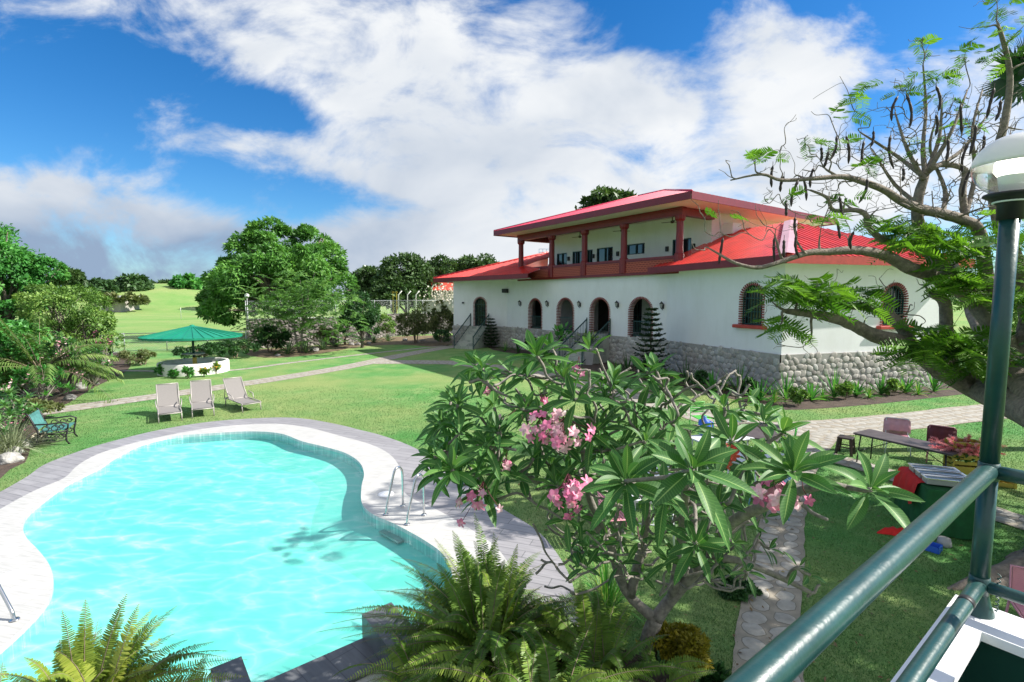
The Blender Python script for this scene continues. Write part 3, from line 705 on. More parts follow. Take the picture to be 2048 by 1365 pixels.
# stone base, proud of the wall
so = .07
def stone(A, B, name='stone_base', th=.4, z0=-.3, zt=ST):
    g = MB(); d = (B-A).normalized(); nin = Vector((-d.y, d.x, 0)); nin = nin if nin.y > 0 else -nin
    n = int((B-A).length/.12); rr = random.Random(5)
    vs = []; 
    for i in range(n+1):
        p = A+d*((B-A).length*i/n)-nin*so
        vs += [p+Vector((0, 0, z0)), p+Vector((0, 0, zt)), p+nin*(so+.02)+Vector((0, 0, zt))]
    g.add(vs, [f for i in range(n) for f in ((3*i, 3*i+3, 3*i+4, 3*i+1), (3*i+1, 3*i+4, 3*i+5, 3*i+2))])
    # rounded field stones bedded in the mortar
    hx = .29; rows = int((zt-max(z0, -.05))/(hx*.86)); L = (B-A).length
    for r_ in range(rows+1):
        for c_ in range(int(L/hx)+1):
            s = (c_+.5*(r_ % 2)+rr.uniform(-.26, .26))*hx+.06; h = -.02+(r_+.5+rr.uniform(-.24, .24))*hx*.86
            if s > L-.06 or h > zt-.07: continue
            a0 = rr.uniform(.125, .215); b0 = a0*rr.uniform(.6, .92); th = rr.uniform(-.9, .9); dp = rr.uniform(.022, .04); tn = rr.random(); m = 10; p = A+d*s-nin*so+Vector((0, 0, h)); ring = [[], [], []]
            wob = [rr.uniform(.88, 1.1) for _ in range(m)]
            for e in range(m):
                x, y = math.cos(e*.6283)*a0*wob[e], math.sin(e*.6283)*b0*wob[e]; x, y = x*math.cos(th)-y*math.sin(th), x*math.sin(th)+y*math.cos(th)
                for j, (f, q) in enumerate(((1.0, -.012), (.9, .62*dp), (.62, .95*dp))): ring[j].append(p+d*(x*f)+Vector((0, 0, y*f))-nin*q)
            g.add(ring[0]+ring[1]+ring[2]+[p-nin*dp], [(j*m+e, j*m+(e+1) % m, (j+1)*m+(e+1) % m, (j+1)*m+e) for j in range(2) for e in range(m)]+[(2*m+e, 2*m+(e+1) % m, 3*m) for e in range(m)], 1, True, [(0, 0, tn)]*(3*m+1))
    return g.build(name, [M['mortar'], M['fieldstone']], house)
so_c = V2(-.05, -.09)
stone(hE+V2(-.05, .0), hF); stone(hF, hB); stone(hB, hC+V2(-.03, -.06)); stone(hC+V2(-.055, -.02), hD)
# openings' furniture
brick_trim(hE, hF, *door_op[:4])
dr = grille(hE, hF, *door_op[:4], .12, house, 'grille_door', .14); pane(hE, hF, door_op[0], door_op[1], ST, 4.0, .24, dr)
for i, o in enumerate(arch_ops):
    brick_trim(hF, hB, *o[:4])
    if i != 2:
        g = MB(); A_ = hF+fin*.18; n = int((o[1]-o[0])/.11)
        for z in (ST+.12, ST+.95): g.bar(A_+fd*o[0]+Vector((0, 0, z)), A_+fd*o[1]+Vector((0, 0, z)), .05, .05)
        for k in range(1, n): s = o[0]+(o[1]-o[0])*k/n; g.bar(A_+fd*s+Vector((0, 0, ST+.1)), A_+fd*s+Vector((0, 0, ST+.95)), .02, .02)
        g.build('veranda_railing', M['teal_iron'], house)
def framed_window(A, B, o):
    brick_trim(A, B, *o[:4])
    w = grille(A, B, *o[:4], .1, house, 'arched_window', .15); pane(A, B, o[0], o[1], o[2], 4.6, .22, w)
    d = (B-A).normalized(); nin = Vector((-d.y, d.x, 0)); nin = nin if nin.y > 0 else -nin
    g = MB(); c = A+d*((o[0]+o[1])/2)-nin*.04+Vector((0, 0, o[2]-.07)); g.box(c, (o[1]-o[0]+.62, .34, .15), math.atan2(d.y, d.x), bev=.03); g.build('window_sill', M['sill_red'], w)
framed_window(hB, hC, win_op); framed_window(hC, hD, side_op)
# coach lanterns
def lantern(p, nin):
    g = MB(); c = p-nin*.16
    g.lathe([(.0, .17), (.03, .14), (.035, .12), (.12, .05), (.11, .03), (.10, .03)], c, 8, smooth=False); g.lathe([(.055, -.2), (.05, -.22), (0, -.26)], c, 8, smooth=False)
    for k in range(6):
        a = k*math.pi/3; g.bar(c+Vector((math.cos(a)*.1, math.sin(a)*.1, .04)), c+Vector((math.cos(a)*.055, math.sin(a)*.055, -.2)), .014, .014)
    g.tube([p+Vector((0, 0, -.1)), p-nin*.08+Vector((0, 0, -.32)), c+Vector((0, 0, -.24))], .016, 6); g.box(p+Vector((0, 0, -.12)), (.09, .09, .26))
    o = g.build('wall_lantern', M['black_iron'], house)
    g = MB(); g.lathe([(.09, .035), (.05, -.19)], c, 8, smooth=False); g.build('lantern_glass', M['lantern_glass'], o)
for u, v in ((1042, 605), (1096.5, 605.5), (1161, 606.5), (1237, 607), (1327, 609)):
    s = on_line(hF, hB, u); q = hF+fd*s
    if s > (hB-hF).length: q = hB+(hC-hB).normalized()*on_line(hB, hC, u)
    lantern(q+Vector((0, 0, P(u, v, q.y).z)), fin)
g = MB(); q = hF+fd*.05; z = P(1015, 582, q.y).z; g.box(q-fin*.22+Vector((0, 0, z)), (.42, .36, .32), -.6, bev=.02); g.build('flood_speaker', M['black_iron'], house)
g = MB(); q = hE+(hF-hE).normalized()*on_line(hE, hF, 926); z = P(926, 606, q.y).z; g.box(q+Vector((0, -.08, z)), (.16, .14, .12)); g.build('wall_fixture', M['black_iron'], house)
g = MB(); q = hC+(hD-hC).normalized()*on_line(hC, hD, 1672); z = P(1672, 580, q.y).z; g.box(q+Vector((0, -.06, z)), (.9, .2, .14), .26); g.build('wall_vent', M['galv'], house)

# ---- upper floor
bq = (hB-hF).normalized(); bp0 = hF-fin*.12
def bpt(u, q=0.0): return bp0+bq*on_line(bp0, bp0+bq, u)+fin*q
c0, c4 = bpt(1042), bpt(1356)
uW = c4+fin*2.78                                  # right end of the veranda's back wall
uL = c0+fin*2.78
SL, RT, BT, BU = 5.28, 6.22, 8.32, 8.72
g = MB(); a, b = c0-bq*.3, c4+bq*.25
g.prism([p.to_tuple()[:2] for p in (a-fin*.12, b-fin*.12, b+fin*2.8, a+fin*2.8)], SL, SL+.16); g.build('balcony_slab', M['red_paint'], house)
ucol = [1042, 1103, 1168, 1246, 1356]
for u in ucol:
    c = bpt(u); g = MB(); n = 20
    prof = [(.26, SL+.16), (.26, RT+.1), (.21, RT+.14), (.2, RT+.2), (.185, BT-.35), (.19, BT-.3), (.27, BT-.2), (.28, BT-.12), (.28, BT)]
    vs = []; fs = []
    for (r, z) in prof:
        for k in range(24):
            a = 2*math.pi*k/24; rr = r*(1-.07*(k % 2)); vs.append(c+Vector((math.cos(a)*rr, math.sin(a)*rr, z)))
    for i in range(len(prof)-1):
        for k in range(24): k2 = (k+1) % 24; fs.append((i*24+k, i*24+k2, (i+1)*24+k2, (i+1)*24+k))
    g.add(vs, fs); g.build('column', M['red_paint'], house)
# lattice parapet panels between the columns, with a rail above and below
def latticemat():
    m, nt, bs, _ = newmat('lattice')
    tcn = N(nt, 'ShaderNodeTexCoord'); sp = N(nt, 'ShaderNodeSeparateXYZ'); nt.links.new(tcn.outputs['Object'], sp.inputs[0])
    ln = N(nt, 'ShaderNodeVectorMath', operation='DOT_PRODUCT'); nt.links.new(tcn.outputs['Object'], ln.inputs[0]); ln.inputs[1].default_value = (bq.x, bq.y, 0)
    cb = N(nt, 'ShaderNodeCombineXYZ'); nt.links.new(ln.outputs['Value'], cb.inputs[0]); nt.links.new(sp.outputs[2], cb.inputs[1])
    b = N(nt, 'ShaderNodeTexBrick'); nt.links.new(cb.outputs[0], b.inputs['Vector']); b.inputs['Scale'].default_value = 1.0
    b.inputs['Brick Width'].default_value = .24; b.inputs['Row Height'].default_value = .11; b.inputs['Mortar Size'].default_value = .036
    b.inputs['Color1'].default_value = (.14, .02, .018, 1); b.inputs['Color2'].default_value = (.18, .03, .022, 1); b.inputs['Mortar'].default_value = (.42, .10, .07, 1)
    nt.links.new(b.outputs['Color'], bs.inputs['Base Color']); bs.inputs['Roughness'].default_value = .8; bumpn(nt, bs, b.outputs['Fac'], .8, .03); return m
M['lattice'] = latticemat()
for u0, u1 in zip(ucol[:-1], ucol[1:]):
    a, b = bpt(u0)+bq*.24, bpt(u1)-bq*.24; z = Vector((0, 0, 1))
    g = MB(); g.bar(a+z*(SL+.5), b+z*(SL+.5), .12, .68); g.build('lattice_panel', M['lattice'], house)
    g = MB(); g.bar(a+z*(RT-.03), b+z*(RT-.03), .24, .12); g.bar(a+z*(RT-.12), b+z*(RT-.12), .16, .07); g.build('balcony_rail', M['red_paint'], house)
g = MB(); z = Vector((0, 0, 1))
a, b = c0-bq*.25, c4+bq*.25
g.bar(a+z*(BT+.2), b+z*(BT+.2), .34, .4); g.bar(a-fin*.05+z*(BT+.36), b-fin*.05+z*(BT+.36), .34, .1)
g.bar(c4+fin*.17+z*(BT+.2), uW+z*(BT+.2), .34, .4); g.bar(c0+fin*.17+z*(BT+.2), uL+z*(BT+.2), .34, .4)
g.build('beam', M['red_paint'], house)
# walls of the upper floor, with glazed doors and windows
ub = [(1113, 1133, 507, 533, 0), (1144, 1163, 503, 560, 0), (1173, 1184, 500, 560, 0), (1192, 1224, 495.7, 560, 0), (1252, 1287, 488, 509, 0), (1342, 1379, 478, 560, 0)]
uops = []
for (u0, u1, v0, v1, _) in ub:
    s0, s1 = on_line(uL, uW, u0), on_line(uL, uW, u1); y = (uL+(uW-uL).normalized()*((s0+s1)/2)).y
    uops.append((s0, s1, max(SL+.2, P(u0, v1, y).z), P(u0, v0, y).z, False))
for (v0, v1) in ((507, 533),): pass
g, W = wall_mb(uL, uW, SL, 8.75, uops, .2); g.build('upper_wall', M['white_wall'], house)
ud = (uW-uL).normalized()
for o in uops:
    g = MB(); pt = lambda s, z_: uL+ud*s+fin*.06+Vector((0, 0, z_))
    for s in (o[0]+.03, (o[0]+o[1])/2, o[1]-.03): g.bar(pt(s, o[2]), pt(s, o[3]), .06, .08, up=fin)
    for z_ in (o[2]+.03, o[3]-.03): g.bar(pt(o[0], z_), pt(o[1], z_), .06, .08, up=fin)
    w = g.build('upper_window', M['teal_iron'], house); pane(uL, uW, o[0], o[1], o[2], o[3], .12, w)
for (u, v) in ((1137.5, 518), (1186.5, 513), (1235, 508), (1332.6, 498.5), (1385, 493)):
    s = on_line(uL, uW, u); q = uL+ud*s; g = MB(); g.box(q-fin*.06+Vector((0, 0, P(u, v, q.y).z)), (.16, .16, .3), math.atan2(ud.y, ud.x), bev=.01); g.build('wall_light', M['black_iron'], house)
uR = uW+fin*11; uR2 = uR-bq*16; uL2 = uL+fin*11
g = MB()
for a, b in ((uW, uR), (uR, uR2), (uL2, uL)): g.add([a+z*SL, b+z*SL, b+z*8.75, a+z*8.75], [(0, 1, 2, 3)])
g.build('upper_side_wall', M['white_wall'], house)
for k, (q, zz) in enumerate(((1.5, 7.9), (3.6, 8.0), (4.6, 8.0))):
    p = uW+fin*q+bq*.18+z*zz; g = MB()
    if k == 0: g.box(p+bq*.12, (.62, .85, .62), math.atan2(bq.y, bq.x), bev=.03); g.build('air_conditioner', M['white_gloss'], house)
    else: g.box(p, (.1, .28, .3), math.atan2(bq.y, bq.x)); g.build('wall_light', M['black_iron'], house)
for t in (c4+fin*.9-bq*1.2, bpt(1212)+fin*1.3, bpt(1130)+fin*1.3):
    g = MB(); g.tube([t+z*8.7, t+z*8.2], .03, 6)
    for k in range(3): a = k*2.09+.4; g.bar(t+z*8.2, t+z*8.2+Vector((math.cos(a)*.6, math.sin(a)*.6, 0)), .14, .015)
    g.lathe([(0, 8.12), (.1, 8.15), (.1, 8.26), (0, 8.28)], t, 10); g.build('ceiling_fan', M['brown_plastic'], house)

# ---- roofs: plain sheet with standing ribs running down the slope
def roof(name, poly, material, down, rib=.32, hgt=.035, w=.05):
    poly = [Vector(p) for p in poly]; g = MB()
    nrm = (poly[1]-poly[0]).cross(poly[2]-poly[0]).normalized()
    if nrm.z < 0: nrm = -nrm; poly.reverse()
    g.add(poly, [tuple(range(len(poly)))])
    g.add([p-nrm*.05 for p in reversed(poly)], [tuple(range(len(poly)))])
    dn = Vector(down); dn = (dn-nrm*dn.dot(nrm)).normalized(); ac = nrm.cross(dn).normalized(); o = poly[0]
    q = [((p-o).dot(ac), (p-o).dot(dn)) for p in poly]
    lo, hi = min(a for a, _ in q), max(a for a, _ in q); x = lo+rib*.5
    while x < hi:
        ys = []
        for (a, b), (c, d) in zip(q, q[1:]+q[:1]):
            if (a-x)*(c-x) < 0: t = (x-a)/(c-a); ys.append(b+(d-b)*t)
        if len(ys) >= 2 and max(ys)-min(ys) > .1:
            y0, y1 = min(ys)+.02, max(ys)+.03
            e = [o+ac*(x+i)+dn*y+nrm*h for y in (y0, y1) for (i, h) in ((-w*.9, 0), (-w*.4, hgt), (w*.4, hgt), (w*.9, 0))]
            g.add(e, [(0, 1, 5, 4), (1, 2, 6, 5), (2, 3, 7, 6), (4, 5, 6, 7)])
        x += rib
    return g.build(name, M[material], house, fixn=True)
def fascia(pts, z0, z1, name='fascia', th=.06, m='fascia'):
    g = MB()
    for a, b in zip(pts[:-1], pts[1:]): g.bar(Vector((a.x, a.y, (z0+z1)/2)), Vector((b.x, b.y, (z0+z1)/2)), th, z1-z0)
    return g.build(name, M[m], house)
def Z(p, z_): return Vector((p.x, p.y, z_))
# upper hip roof
a_, b_ = -bq, fin
uc = V2(8.5, 24.2); ul = uc+a_*17.4; ur = uc+b_*15; ulr = ul+b_*15
apx1 = uc+(a_+b_)*7.5; apx2 = ul+(b_-a_)*7.5; EU, EUB, TP = 9.02, 8.70, 11.25
roof('upper_roof', [Z(uc, EU), Z(ul, EU), Z(apx2, TP), Z(apx1, TP)], 'roof_red_sky', -b_)
roof('upper_roof', [Z(ur, EU), Z(uc, EU), Z(apx1, TP)], 'roof_red_sky', -a_)
roof('upper_roof', [Z(ulr, EU), Z(ur, EU), Z(apx1, TP), Z(apx2, TP)], 'roof_red_sky', b_)
roof('upper_roof', [Z(ul, EU), Z(ulr, EU), Z(apx2, TP)], 'roof_red_sky', a_)
fascia([uc, ul, ulr, ur, uc], EUB-.02, EU+.02)
g = MB(); g.prism([p.to_tuple()[:2] for p in (uc, ul, ulr, ur)], EUB+.03, EUB+.05); g.build('soffit', M['soffit'], house)
g = MB()
for p in (uc, ul): g.tube([Z(p, EU+.03), Z(apx1 if p is uc else apx2, TP+.03)], .07, 6)
g.tube([Z(apx2, TP+.03), Z(apx1, TP+.03)], .07, 6); g.build('ridge_cap', M['roof_red_sky'], house)
# right wing roof
r_in = V2(-.27, .962); r_al = V2(.962, .27)
Ce, De = V2(10.6, 19.5), V2(20.4, 22.25); f_in = V2(.94, .34); f_al = V2(-.34, .94)
Le = Ce+f_al*9.0; Q = c4+bq*.35-fin*.25; Wc = uW+bq*.02
pz = lambda p: FA+max(0, (p-Ce).dot(f_in))*.405
apx = V2(14.15, 25.8); APZ = 7.86; rdg = apx+r_in*9
We = uW+fin*2.0
roof('wing_roof', [Z(Ce, FA), Z(Le, FA), Z(Q, pz(Q)), Z(Wc, pz(Wc)), Z(We, APZ), Z(apx, APZ)], 'roof_red', -f_in)
roof('wing_roof', [Z(De, FA), Z(Ce, FA), Z(apx, APZ)], 'roof_red', -r_in)
De2 = De+r_in*12
roof('wing_roof', [Z(De, FA), Z(De2, FA), Z(rdg, APZ), Z(apx, APZ)], 'roof_red', r_al)
fascia([Le, Ce], EV-.02, FA+.01); fascia([Ce, De, De2], EV-.02, FA+.01, m='sill_red')
g = MB(); g.prism([p.to_tuple()[:2] for p in (Le+f_in*.02, Ce, De, De2, hB+fin*2)], EV+.03, EV+.05); g.build('soffit', M['soffit'], house)
g = MB(); hv = (Z(apx, APZ)-Z(Ce, FA)).normalized(); sd_ = hv.cross(Vector((0, 0, 1))).normalized()
for k in (-1, 1):
    g.add([Z(Ce, FA)+Vector((0, 0, .09)), Z(apx, APZ)+Vector((0, 0, .09)), Z(apx, APZ)+sd_*(k*.3)+Vector((0, 0, .03)), Z(Ce, FA)+sd_*(k*.3)+Vector((0, 0, .03))], [(0, 1, 2, 3)])
g.build('hip_cap', M['roof_cap'], house, fixn=True)
# left wing roof
L1, R1 = V2(-6.8, 43.5), V2(1.1, 34.6); l_al = (R1-L1).normalized(); l_in = V2(-l_al.y, l_al.x)
hp = L1+(l_al+l_in)*7.0; hz = FA+7*.305
Rr2 = c0+fin*2.9-bq*.1
lz = lambda p: FA+max(0, (p-L1).dot(l_in))*.305
roof('side_roof', [Z(L1, FA), Z(R1, FA), Z(R1+l_in*1.2, FA+1.2*.305), Z(c0-bq*.45+fin*.4, lz(c0-bq*.45+fin*.4)), Z(Rr2, lz(Rr2)), Z(hp+l_al*1.2, hz), Z(hp, hz)], 'roof_red', -l_in)
Lb = L1+l_in*14
roof('side_roof', [Z(L1, FA), Z(hp, hz), Z(Lb, FA)], 'roof_red', -l_al)
fascia([Lb, L1, R1], EV-.02, FA+.01)
g = MB(); g.prism([p.to_tuple()[:2] for p in (L1, R1, hF+fin*3, Lb)], EV+.03, EV+.05); g.build('soffit', M['soffit'], house)
g = MB(); g.tube([Z(L1, FA+.04), Z(hp, hz+.04)], .09, 6); g.build('hip_cap', M['roof_red'], house)
# water tank railing seen past the balcony
g = MB(); t0 = P(1078, 505, 47)
for k in range(5): g.tube([t0+Vector((k*.35, 0, -1)), t0+Vector((k*.35, 0, .3))], .02, 5)
for h in (0, .3): g.tube([t0+Vector((0, 0, h)), t0+Vector((1.4, 0, h))], .02, 5)
g.build('roof_railing', M['sky_plastic'], house)

# ------------------------------------------------------------------ stairs
def stairs(label, top, out, width, n=8, tread=.32, group='stone stairs up to the villa'):
    out = out.normalized(); sd = Vector((-out.y, out.x, 0)); st = thing('stone_stairs', label, 'stairs', Z(top+out*1.2, 0), group)
    g = MB(); rise = ST/n; ang = math.atan2(out.y, out.x)
    for i in range(n):
        h = ST-rise*(i+(0 if i == 0 else 0)); 
        c = top+out*(tread*(i+.5)+.02); hh = ST-rise*i-.004
        g.box(Z(c, hh/2), (tread+.001, width, hh), ang)
    g.build('steps', M['step_stone'], st)
    for k in (-1, 1):
        g = MB(); a = top+sd*(k*width*.5)+out*.05; b = top+sd*(k*width*.5)+out*(tread*n)
        za, zb = ST+.95, .95
        g.bar(Z(a, za), Z(b, zb), .06, .06); g.bar(Z(a, za-.8), Z(b, zb-.8), .04, .04)
        for j in range(int(n*2.2)+1):
            t = j/int(n*2.2); p = a.lerp(b, t); g.bar(Z(p, za+(zb-za)*t-.8), Z(p, za+(zb-za)*t), .022, .022)
        for p, zt in ((a, ST+1.05), (b, 1.02)): g.bar(Z(p, 0.0 if zt < 2 else ST-.5), Z(p, zt), .07, .07)
        g.build('stair_railing', M['teal_iron'], st)
    return st
eo = Vector(((hF-hE).normalized().y, -(hF-hE).normalized().x, 0))
stairs('narrow stone stairs with green handrails up to the closed grille door', hE+(hF-hE).normalized()*((door_op[0]+door_op[1])/2)+eo*.05, V2(-.45, -.9), 1.75)
o = arch_ops[2]; stairs('stone stairs with green handrails up to an open veranda arch, between two potted plants', hF+fd*((o[0]+o[1])/2)-fin*.08, -fin+V2(-.1, -.2), 1.9)
# ------------------------------------------------------------------ foliage makers
def blob_leaves(rng, blobs, n, size, wr=.45, droop=.35, shell=.55, upb=.5, clumps=0, clump_r=.3):
    """leaf quads over a set of ellipsoids (centre, radii); clumps make knots of leaves with gaps between"""
    C = np.array([b[0] for b in blobs], float); Rd = np.array([b[1] for b in blobs], float)
    w = (Rd[:, 0]*Rd[:, 1]+Rd[:, 0]*Rd[:, 2]+Rd[:, 1]*Rd[:, 2]); w /= w.sum()
    if clumps:
        ci = rng.choice(len(blobs), clumps, p=w); d = unit(rng.normal(size=(clumps, 3)))
        d[:, 2] = np.where(d[:, 2] < -.45, -d[:, 2]*.6, d[:, 2]); d = unit(d)
        cr = rng.uniform(.80, 1.02, (clumps, 1)); CC = C[ci]+d*Rd[ci]*cr
        CR = (Rd[ci].min(axis=1)*clump_r*rng.uniform(.6, 1.3, clumps)).reshape(-1, 1); CN = d; tone = rng.uniform(0, .55, clumps)
        k = rng.integers(0, clumps, n); dd = unit(rng.normal(size=(n, 3))); dd = unit(dd+CN[k]*.5)
        r = rng.uniform(.35, 1.0, (n, 1))**.6
        sq = np.array([1.15, 1.15, .75])
        pos = CC[k]+dd*CR[k]*r*sq; out = unit(dd+CN[k]*.6); rnd = np.clip(tone[k]+rng.uniform(0, .5, n), 0, 1)
    else:
        ci = rng.choice(len(blobs), n, p=w); d = unit(rng.normal(size=(n, 3)))
        r = (shell+(1.06-shell)*rng.uniform(0, 1, (n, 1))**.7)
        pos = C[ci]+d*Rd[ci]*r; out = d; rnd = rng.uniform(0, 1, n)
    dirs = out*1.0+rng.normal(size=(n, 3))*.7; dirs[:, 2] -= droop
    nrm = out*.6+rng.normal(size=(n, 3))*.5; nrm[:, 2] += upb
    L = size*rng.uniform(.6, 1.35, n)
    return leaf_quads(pos, dirs, nrm, L, L*wr, rnd)
def branchy(g, rng, base, tips, r0, fork=.35, n=6, bend=.12):
    base = Vector(base)
    for t in tips:
        t = Vector(t); f = base.lerp(t, .5); f.z = base.z+(t.z-base.z)*.62
        j = (t-base).length*bend
        f += Vector((rng.uniform(-j, j), rng.uniform(-j, j), 0))
        pts = smooth_open([base, base.lerp(f, .5)+Vector((rng.uniform(-j, j)*.4, rng.uniform(-j, j)*.4, 0)), f, t], 3)
        m = len(pts); g.tube(pts, [r0*(1-.88*i/(m-1)) for i in range(m)], n)
def tree(name, label, cat_, loc, blobs, n, size, leaf, seed, trunk=(.25, 1.5), group=None, bark='bark', ntips=10, wr=.45, droop=.35, clumps=0, clump_r=.3, shell=.55, upb=.5, stems=1, spread=.0, kid='crown'):
    """blobs are relative to loc"""
    rng = np.random.default_rng(seed); rr = random.Random(seed)
    t = thing(name, label, cat_, loc, group)
    V, A = blob_leaves(rng, blobs, n, size, wr, droop, shell, upb, clumps, clump_r)
    quads(kid, V+np.array(t.location), A, M[leaf], t)
    g = MB(); L = Vector(loc)
    for s in range(stems):
        a = 2*math.pi*s/max(1, stems)+rr.uniform(0, 1); b = L+Vector((math.cos(a)*spread*.3, math.sin(a)*spread*.3, -.1)); f = L+Vector((math.cos(a)*spread, math.sin(a)*spread, trunk[1]))
        g.tube([b, b.lerp(f, .5)+Vector((rr.uniform(-.1, .1)*trunk[1]*.3, 0, 0)), f], [trunk[0]*1.25, trunk[0], trunk[0]*.8], 8)
        tips = []
        for i in range(ntips):
            bl = blobs[rr.randrange(len(blobs))]; d = Vector((rr.gauss(0, 1), rr.gauss(0, 1), abs(rr.gauss(0, 1)))).normalized()
            tips.append(L+Vector(bl[0])+Vector((d.x*bl[1][0], d.y*bl[1][1], d.z*bl[1][2]))*.8)
        branchy(g, rr, f, tips, trunk[0]*.6)
    g.build('trunk', M[bark], t)
    return t
def at_y(u, Y, z=0.0):
    d = ray(u, 596); return Vector((d.x/d.y*Y, Y, z))
def zy(v, Y):
    d = ray(1024, v); return CAMZ+d.z/d.y*Y

# ------------------------------------------------------------------ far ground, hill and horizon
g = MB(); c = at_y(380, 175); nx, ny = 24, 16
vs = []
for j in range(ny+1):
    for i in range(nx+1):
        x, y = -1+2*i/nx, -1+2*j/ny; r = min(1, math.hypot(x, y)); vs.append((c.x-8+x*85, c.y+y*75, 9.0*(math.cos(math.pi*r)*.5+.5)-.05))
g.add(vs, [(j*(nx+1)+i, j*(nx+1)+i+1, (j+1)*(nx+1)+i+1, (j+1)*(nx+1)+i) for j in range(ny) for i in range(nx)], 0, True)
tag(g.build('hill', M['lawn']), kind='structure')
# a distant wood along the horizon, reading as one dark band
rng = np.random.default_rng(11); bl = []
for i in range(170):
    u = rng.uniform(-500, 2500); Y = rng.uniform(230, 330); h = rng.uniform(5, 10)
    p = at_y(u, Y); bl.append(((p.x, Y, h*.5+2.2), (h*1.0, h*.7, h*.62)))
V, A = blob_leaves(rng, bl, 26000, 2.0, .6, .2, .75)
tag(quads('distant_wood', V, A, M['lf_far'], origin=(0, 260, 0)), kind='stuff', label='dark line of distant woodland along the horizon', cat='woodland')

# big rain tree left of the villa
Y = 52; c = at_y(560, Y); top = zy(452, Y)
def B(u, v, dY, ru, rv, rY=None):
    """blob seen at (u, v), half sizes in photo pixels at that distance, relative to the tree's foot"""
    yy = Y+dY; p = P(u, v, yy); k = yy/1000.0
    return ((p.x-c.x, p.y-c.y, p.z), (ru*k, (rY or ru)*k, rv*k))
tree('rain_tree', 'huge spreading broad-leaved tree behind the stone wall, the tallest tree left of the villa', 'tree', c,
     [B(545, 500, 0, 62, 45), B(470, 560, 0, 50, 40), B(630, 540, 1, 62, 48), B(550, 570, -2, 95, 60), B(455, 610, 0, 42, 36), B(660, 590, -1, 52, 40), B(520, 620, -1, 90, 45), B(625, 495, 2, 36, 34), B(500, 528, -2, 45, 40), B(590, 520, -3, 50, 45)],
     52000, .42, 'lf_rain', 1, (.55, 2.2), ntips=26, clumps=150, clump_r=.38, wr=.4)
# feathery acacia in front of the wall
Y = 35; c = G(600, 706); Y = c.y
rng = np.random.default_rng(5); rr = random.Random(5)
ac = thing('acacia_tree', 'slender feathery acacia with twin pale stems in front of the stone wall', 'tree', c)
parts = []; g = MB(); fork = [Vector(c)+Vector((-.05, 0, -.1)), Vector(c)+Vector((.12, 0, -.1))]
tops = [P(575, 596, Y), P(612, 560, Y), P(640, 600, Y+1), P(545, 580, Y-.6), P(665, 585, Y), P(600, 560, Y-1), P(690, 615, Y+.5), P(520, 600, Y+.4), P(630, 545, Y)]
m1 = P(588, 655, Y); m2 = P(604, 655, Y)
g.tube([fork[0], fork[0].lerp(m1, .5), m1], [.09, .075, .06], 7); g.tube([fork[1], fork[1].lerp(m2, .5), m2], [.09, .075, .06], 7)
for i, t in enumerate(tops): branchy(g, rr, m1 if t.x < m1.x+.6 else m2, [t], .05, n=5)
g.build('trunk', M['bark_plum'], ac)
for k in range(560):
    u = rng.normal(598, 66); v = 600+rng.normal(0, 34)+abs(u-598)*.22
    if abs(u-598) > 135 or v < 535: continue
    p = P(u, v, Y+rng.uniform(-2.2, 2.2)); a = rng.uniform(0, 6.28); d = np.array([math.cos(a), math.sin(a), rng.uniform(-.35, .12)])
    n = 46; s = rng.uniform(0, 1, n); sg = np.where(rng.uniform(size=n) > .5, 1, -1)
    sd = np.array([-d[1], d[0], 0]); pos = np.array(p)+np.outer(s*.85, d)-np.outer(s*s*.18, [0, 0, 1])
    dr = sd*sg[:, None]+d*.35+rng.normal(size=(n, 3))*.15
    parts.append(leaf_quads(pos, dr, np.tile([0, 0, 1.0], (n, 1))+rng.normal(size=(n, 3))*.2, rng.uniform(.14, .26, n), rng.uniform(.045, .08, n), np.full(n, rng.uniform())))
V, A = cat(parts); quads('crown', V, A, M['lf_acacia'], ac)
# dense dark shrub on the wall
Y = 40; c = at_y(722, Y)
tree('ficus_bush', 'dense dark green bush taller than the stone wall, right of the feathery acacia', 'bush', c,
     [B(722, 628, 0, 28, 40), B(735, 655, 0, 18, 28), B(705, 650, 0, 22, 30)], 5200, .24, 'lf_dark', 3, (.12, .8), ntips=8, clumps=70, clump_r=.4)
# mango trees behind the villa's left end
GM = 'row of dark round mango trees beyond the tennis lawn'
for i, (u, v, ru, rv, Yq, lab) in enumerate([(748, 572, 40, 34, 84, 'leftmost round mango tree of the row behind the net, pale dusty foliage'), (812, 560, 50, 44, 80, 'broad mango tree of the row with the highest crown, right of the leftmost one'),
                                  (878, 556, 42, 36, 86, 'mango tree of the row just left of the small red gabled roof'), (955, 545, 46, 32, 88, 'rightmost mango tree of the row, showing over the low end of the red roof'), (788, 588, 40, 26, 76, 'low mango tree in front of the row, foliage reaching down to the grass')]):
    Y = Yq; c = at_y(u, Y)
    tree('mango_tree', lab, 'tree', c, [B(u, v, 0, ru*.9, rv*.95), B(u-ru*.5, v+rv*.35, 0, ru*.65, rv*.75), B(u+ru*.5, v+rv*.3, 0, ru*.65, rv*.8), B(u, v+rv*.6, -1, ru*.95, rv*.65)],
         11000, .62, 'lf_mango', 20+i, (.35, 1.6), GM, ntips=8, clumps=130, clump_r=.36)
Y = 62; c = at_y(1205, Y)
tree('mango_tree', 'mango crown poking up above the red upper roof of the villa', 'tree', c, [B(1205, 412, 0, 36, 26), B(1180, 425, 0, 26, 22), B(1235, 425, 0, 34, 30), B(1205, 480, 0, 50, 60)], 5200, .7, 'lf_mango', 31, (.4, 5.0), ntips=10, clumps=80, clump_r=.4)
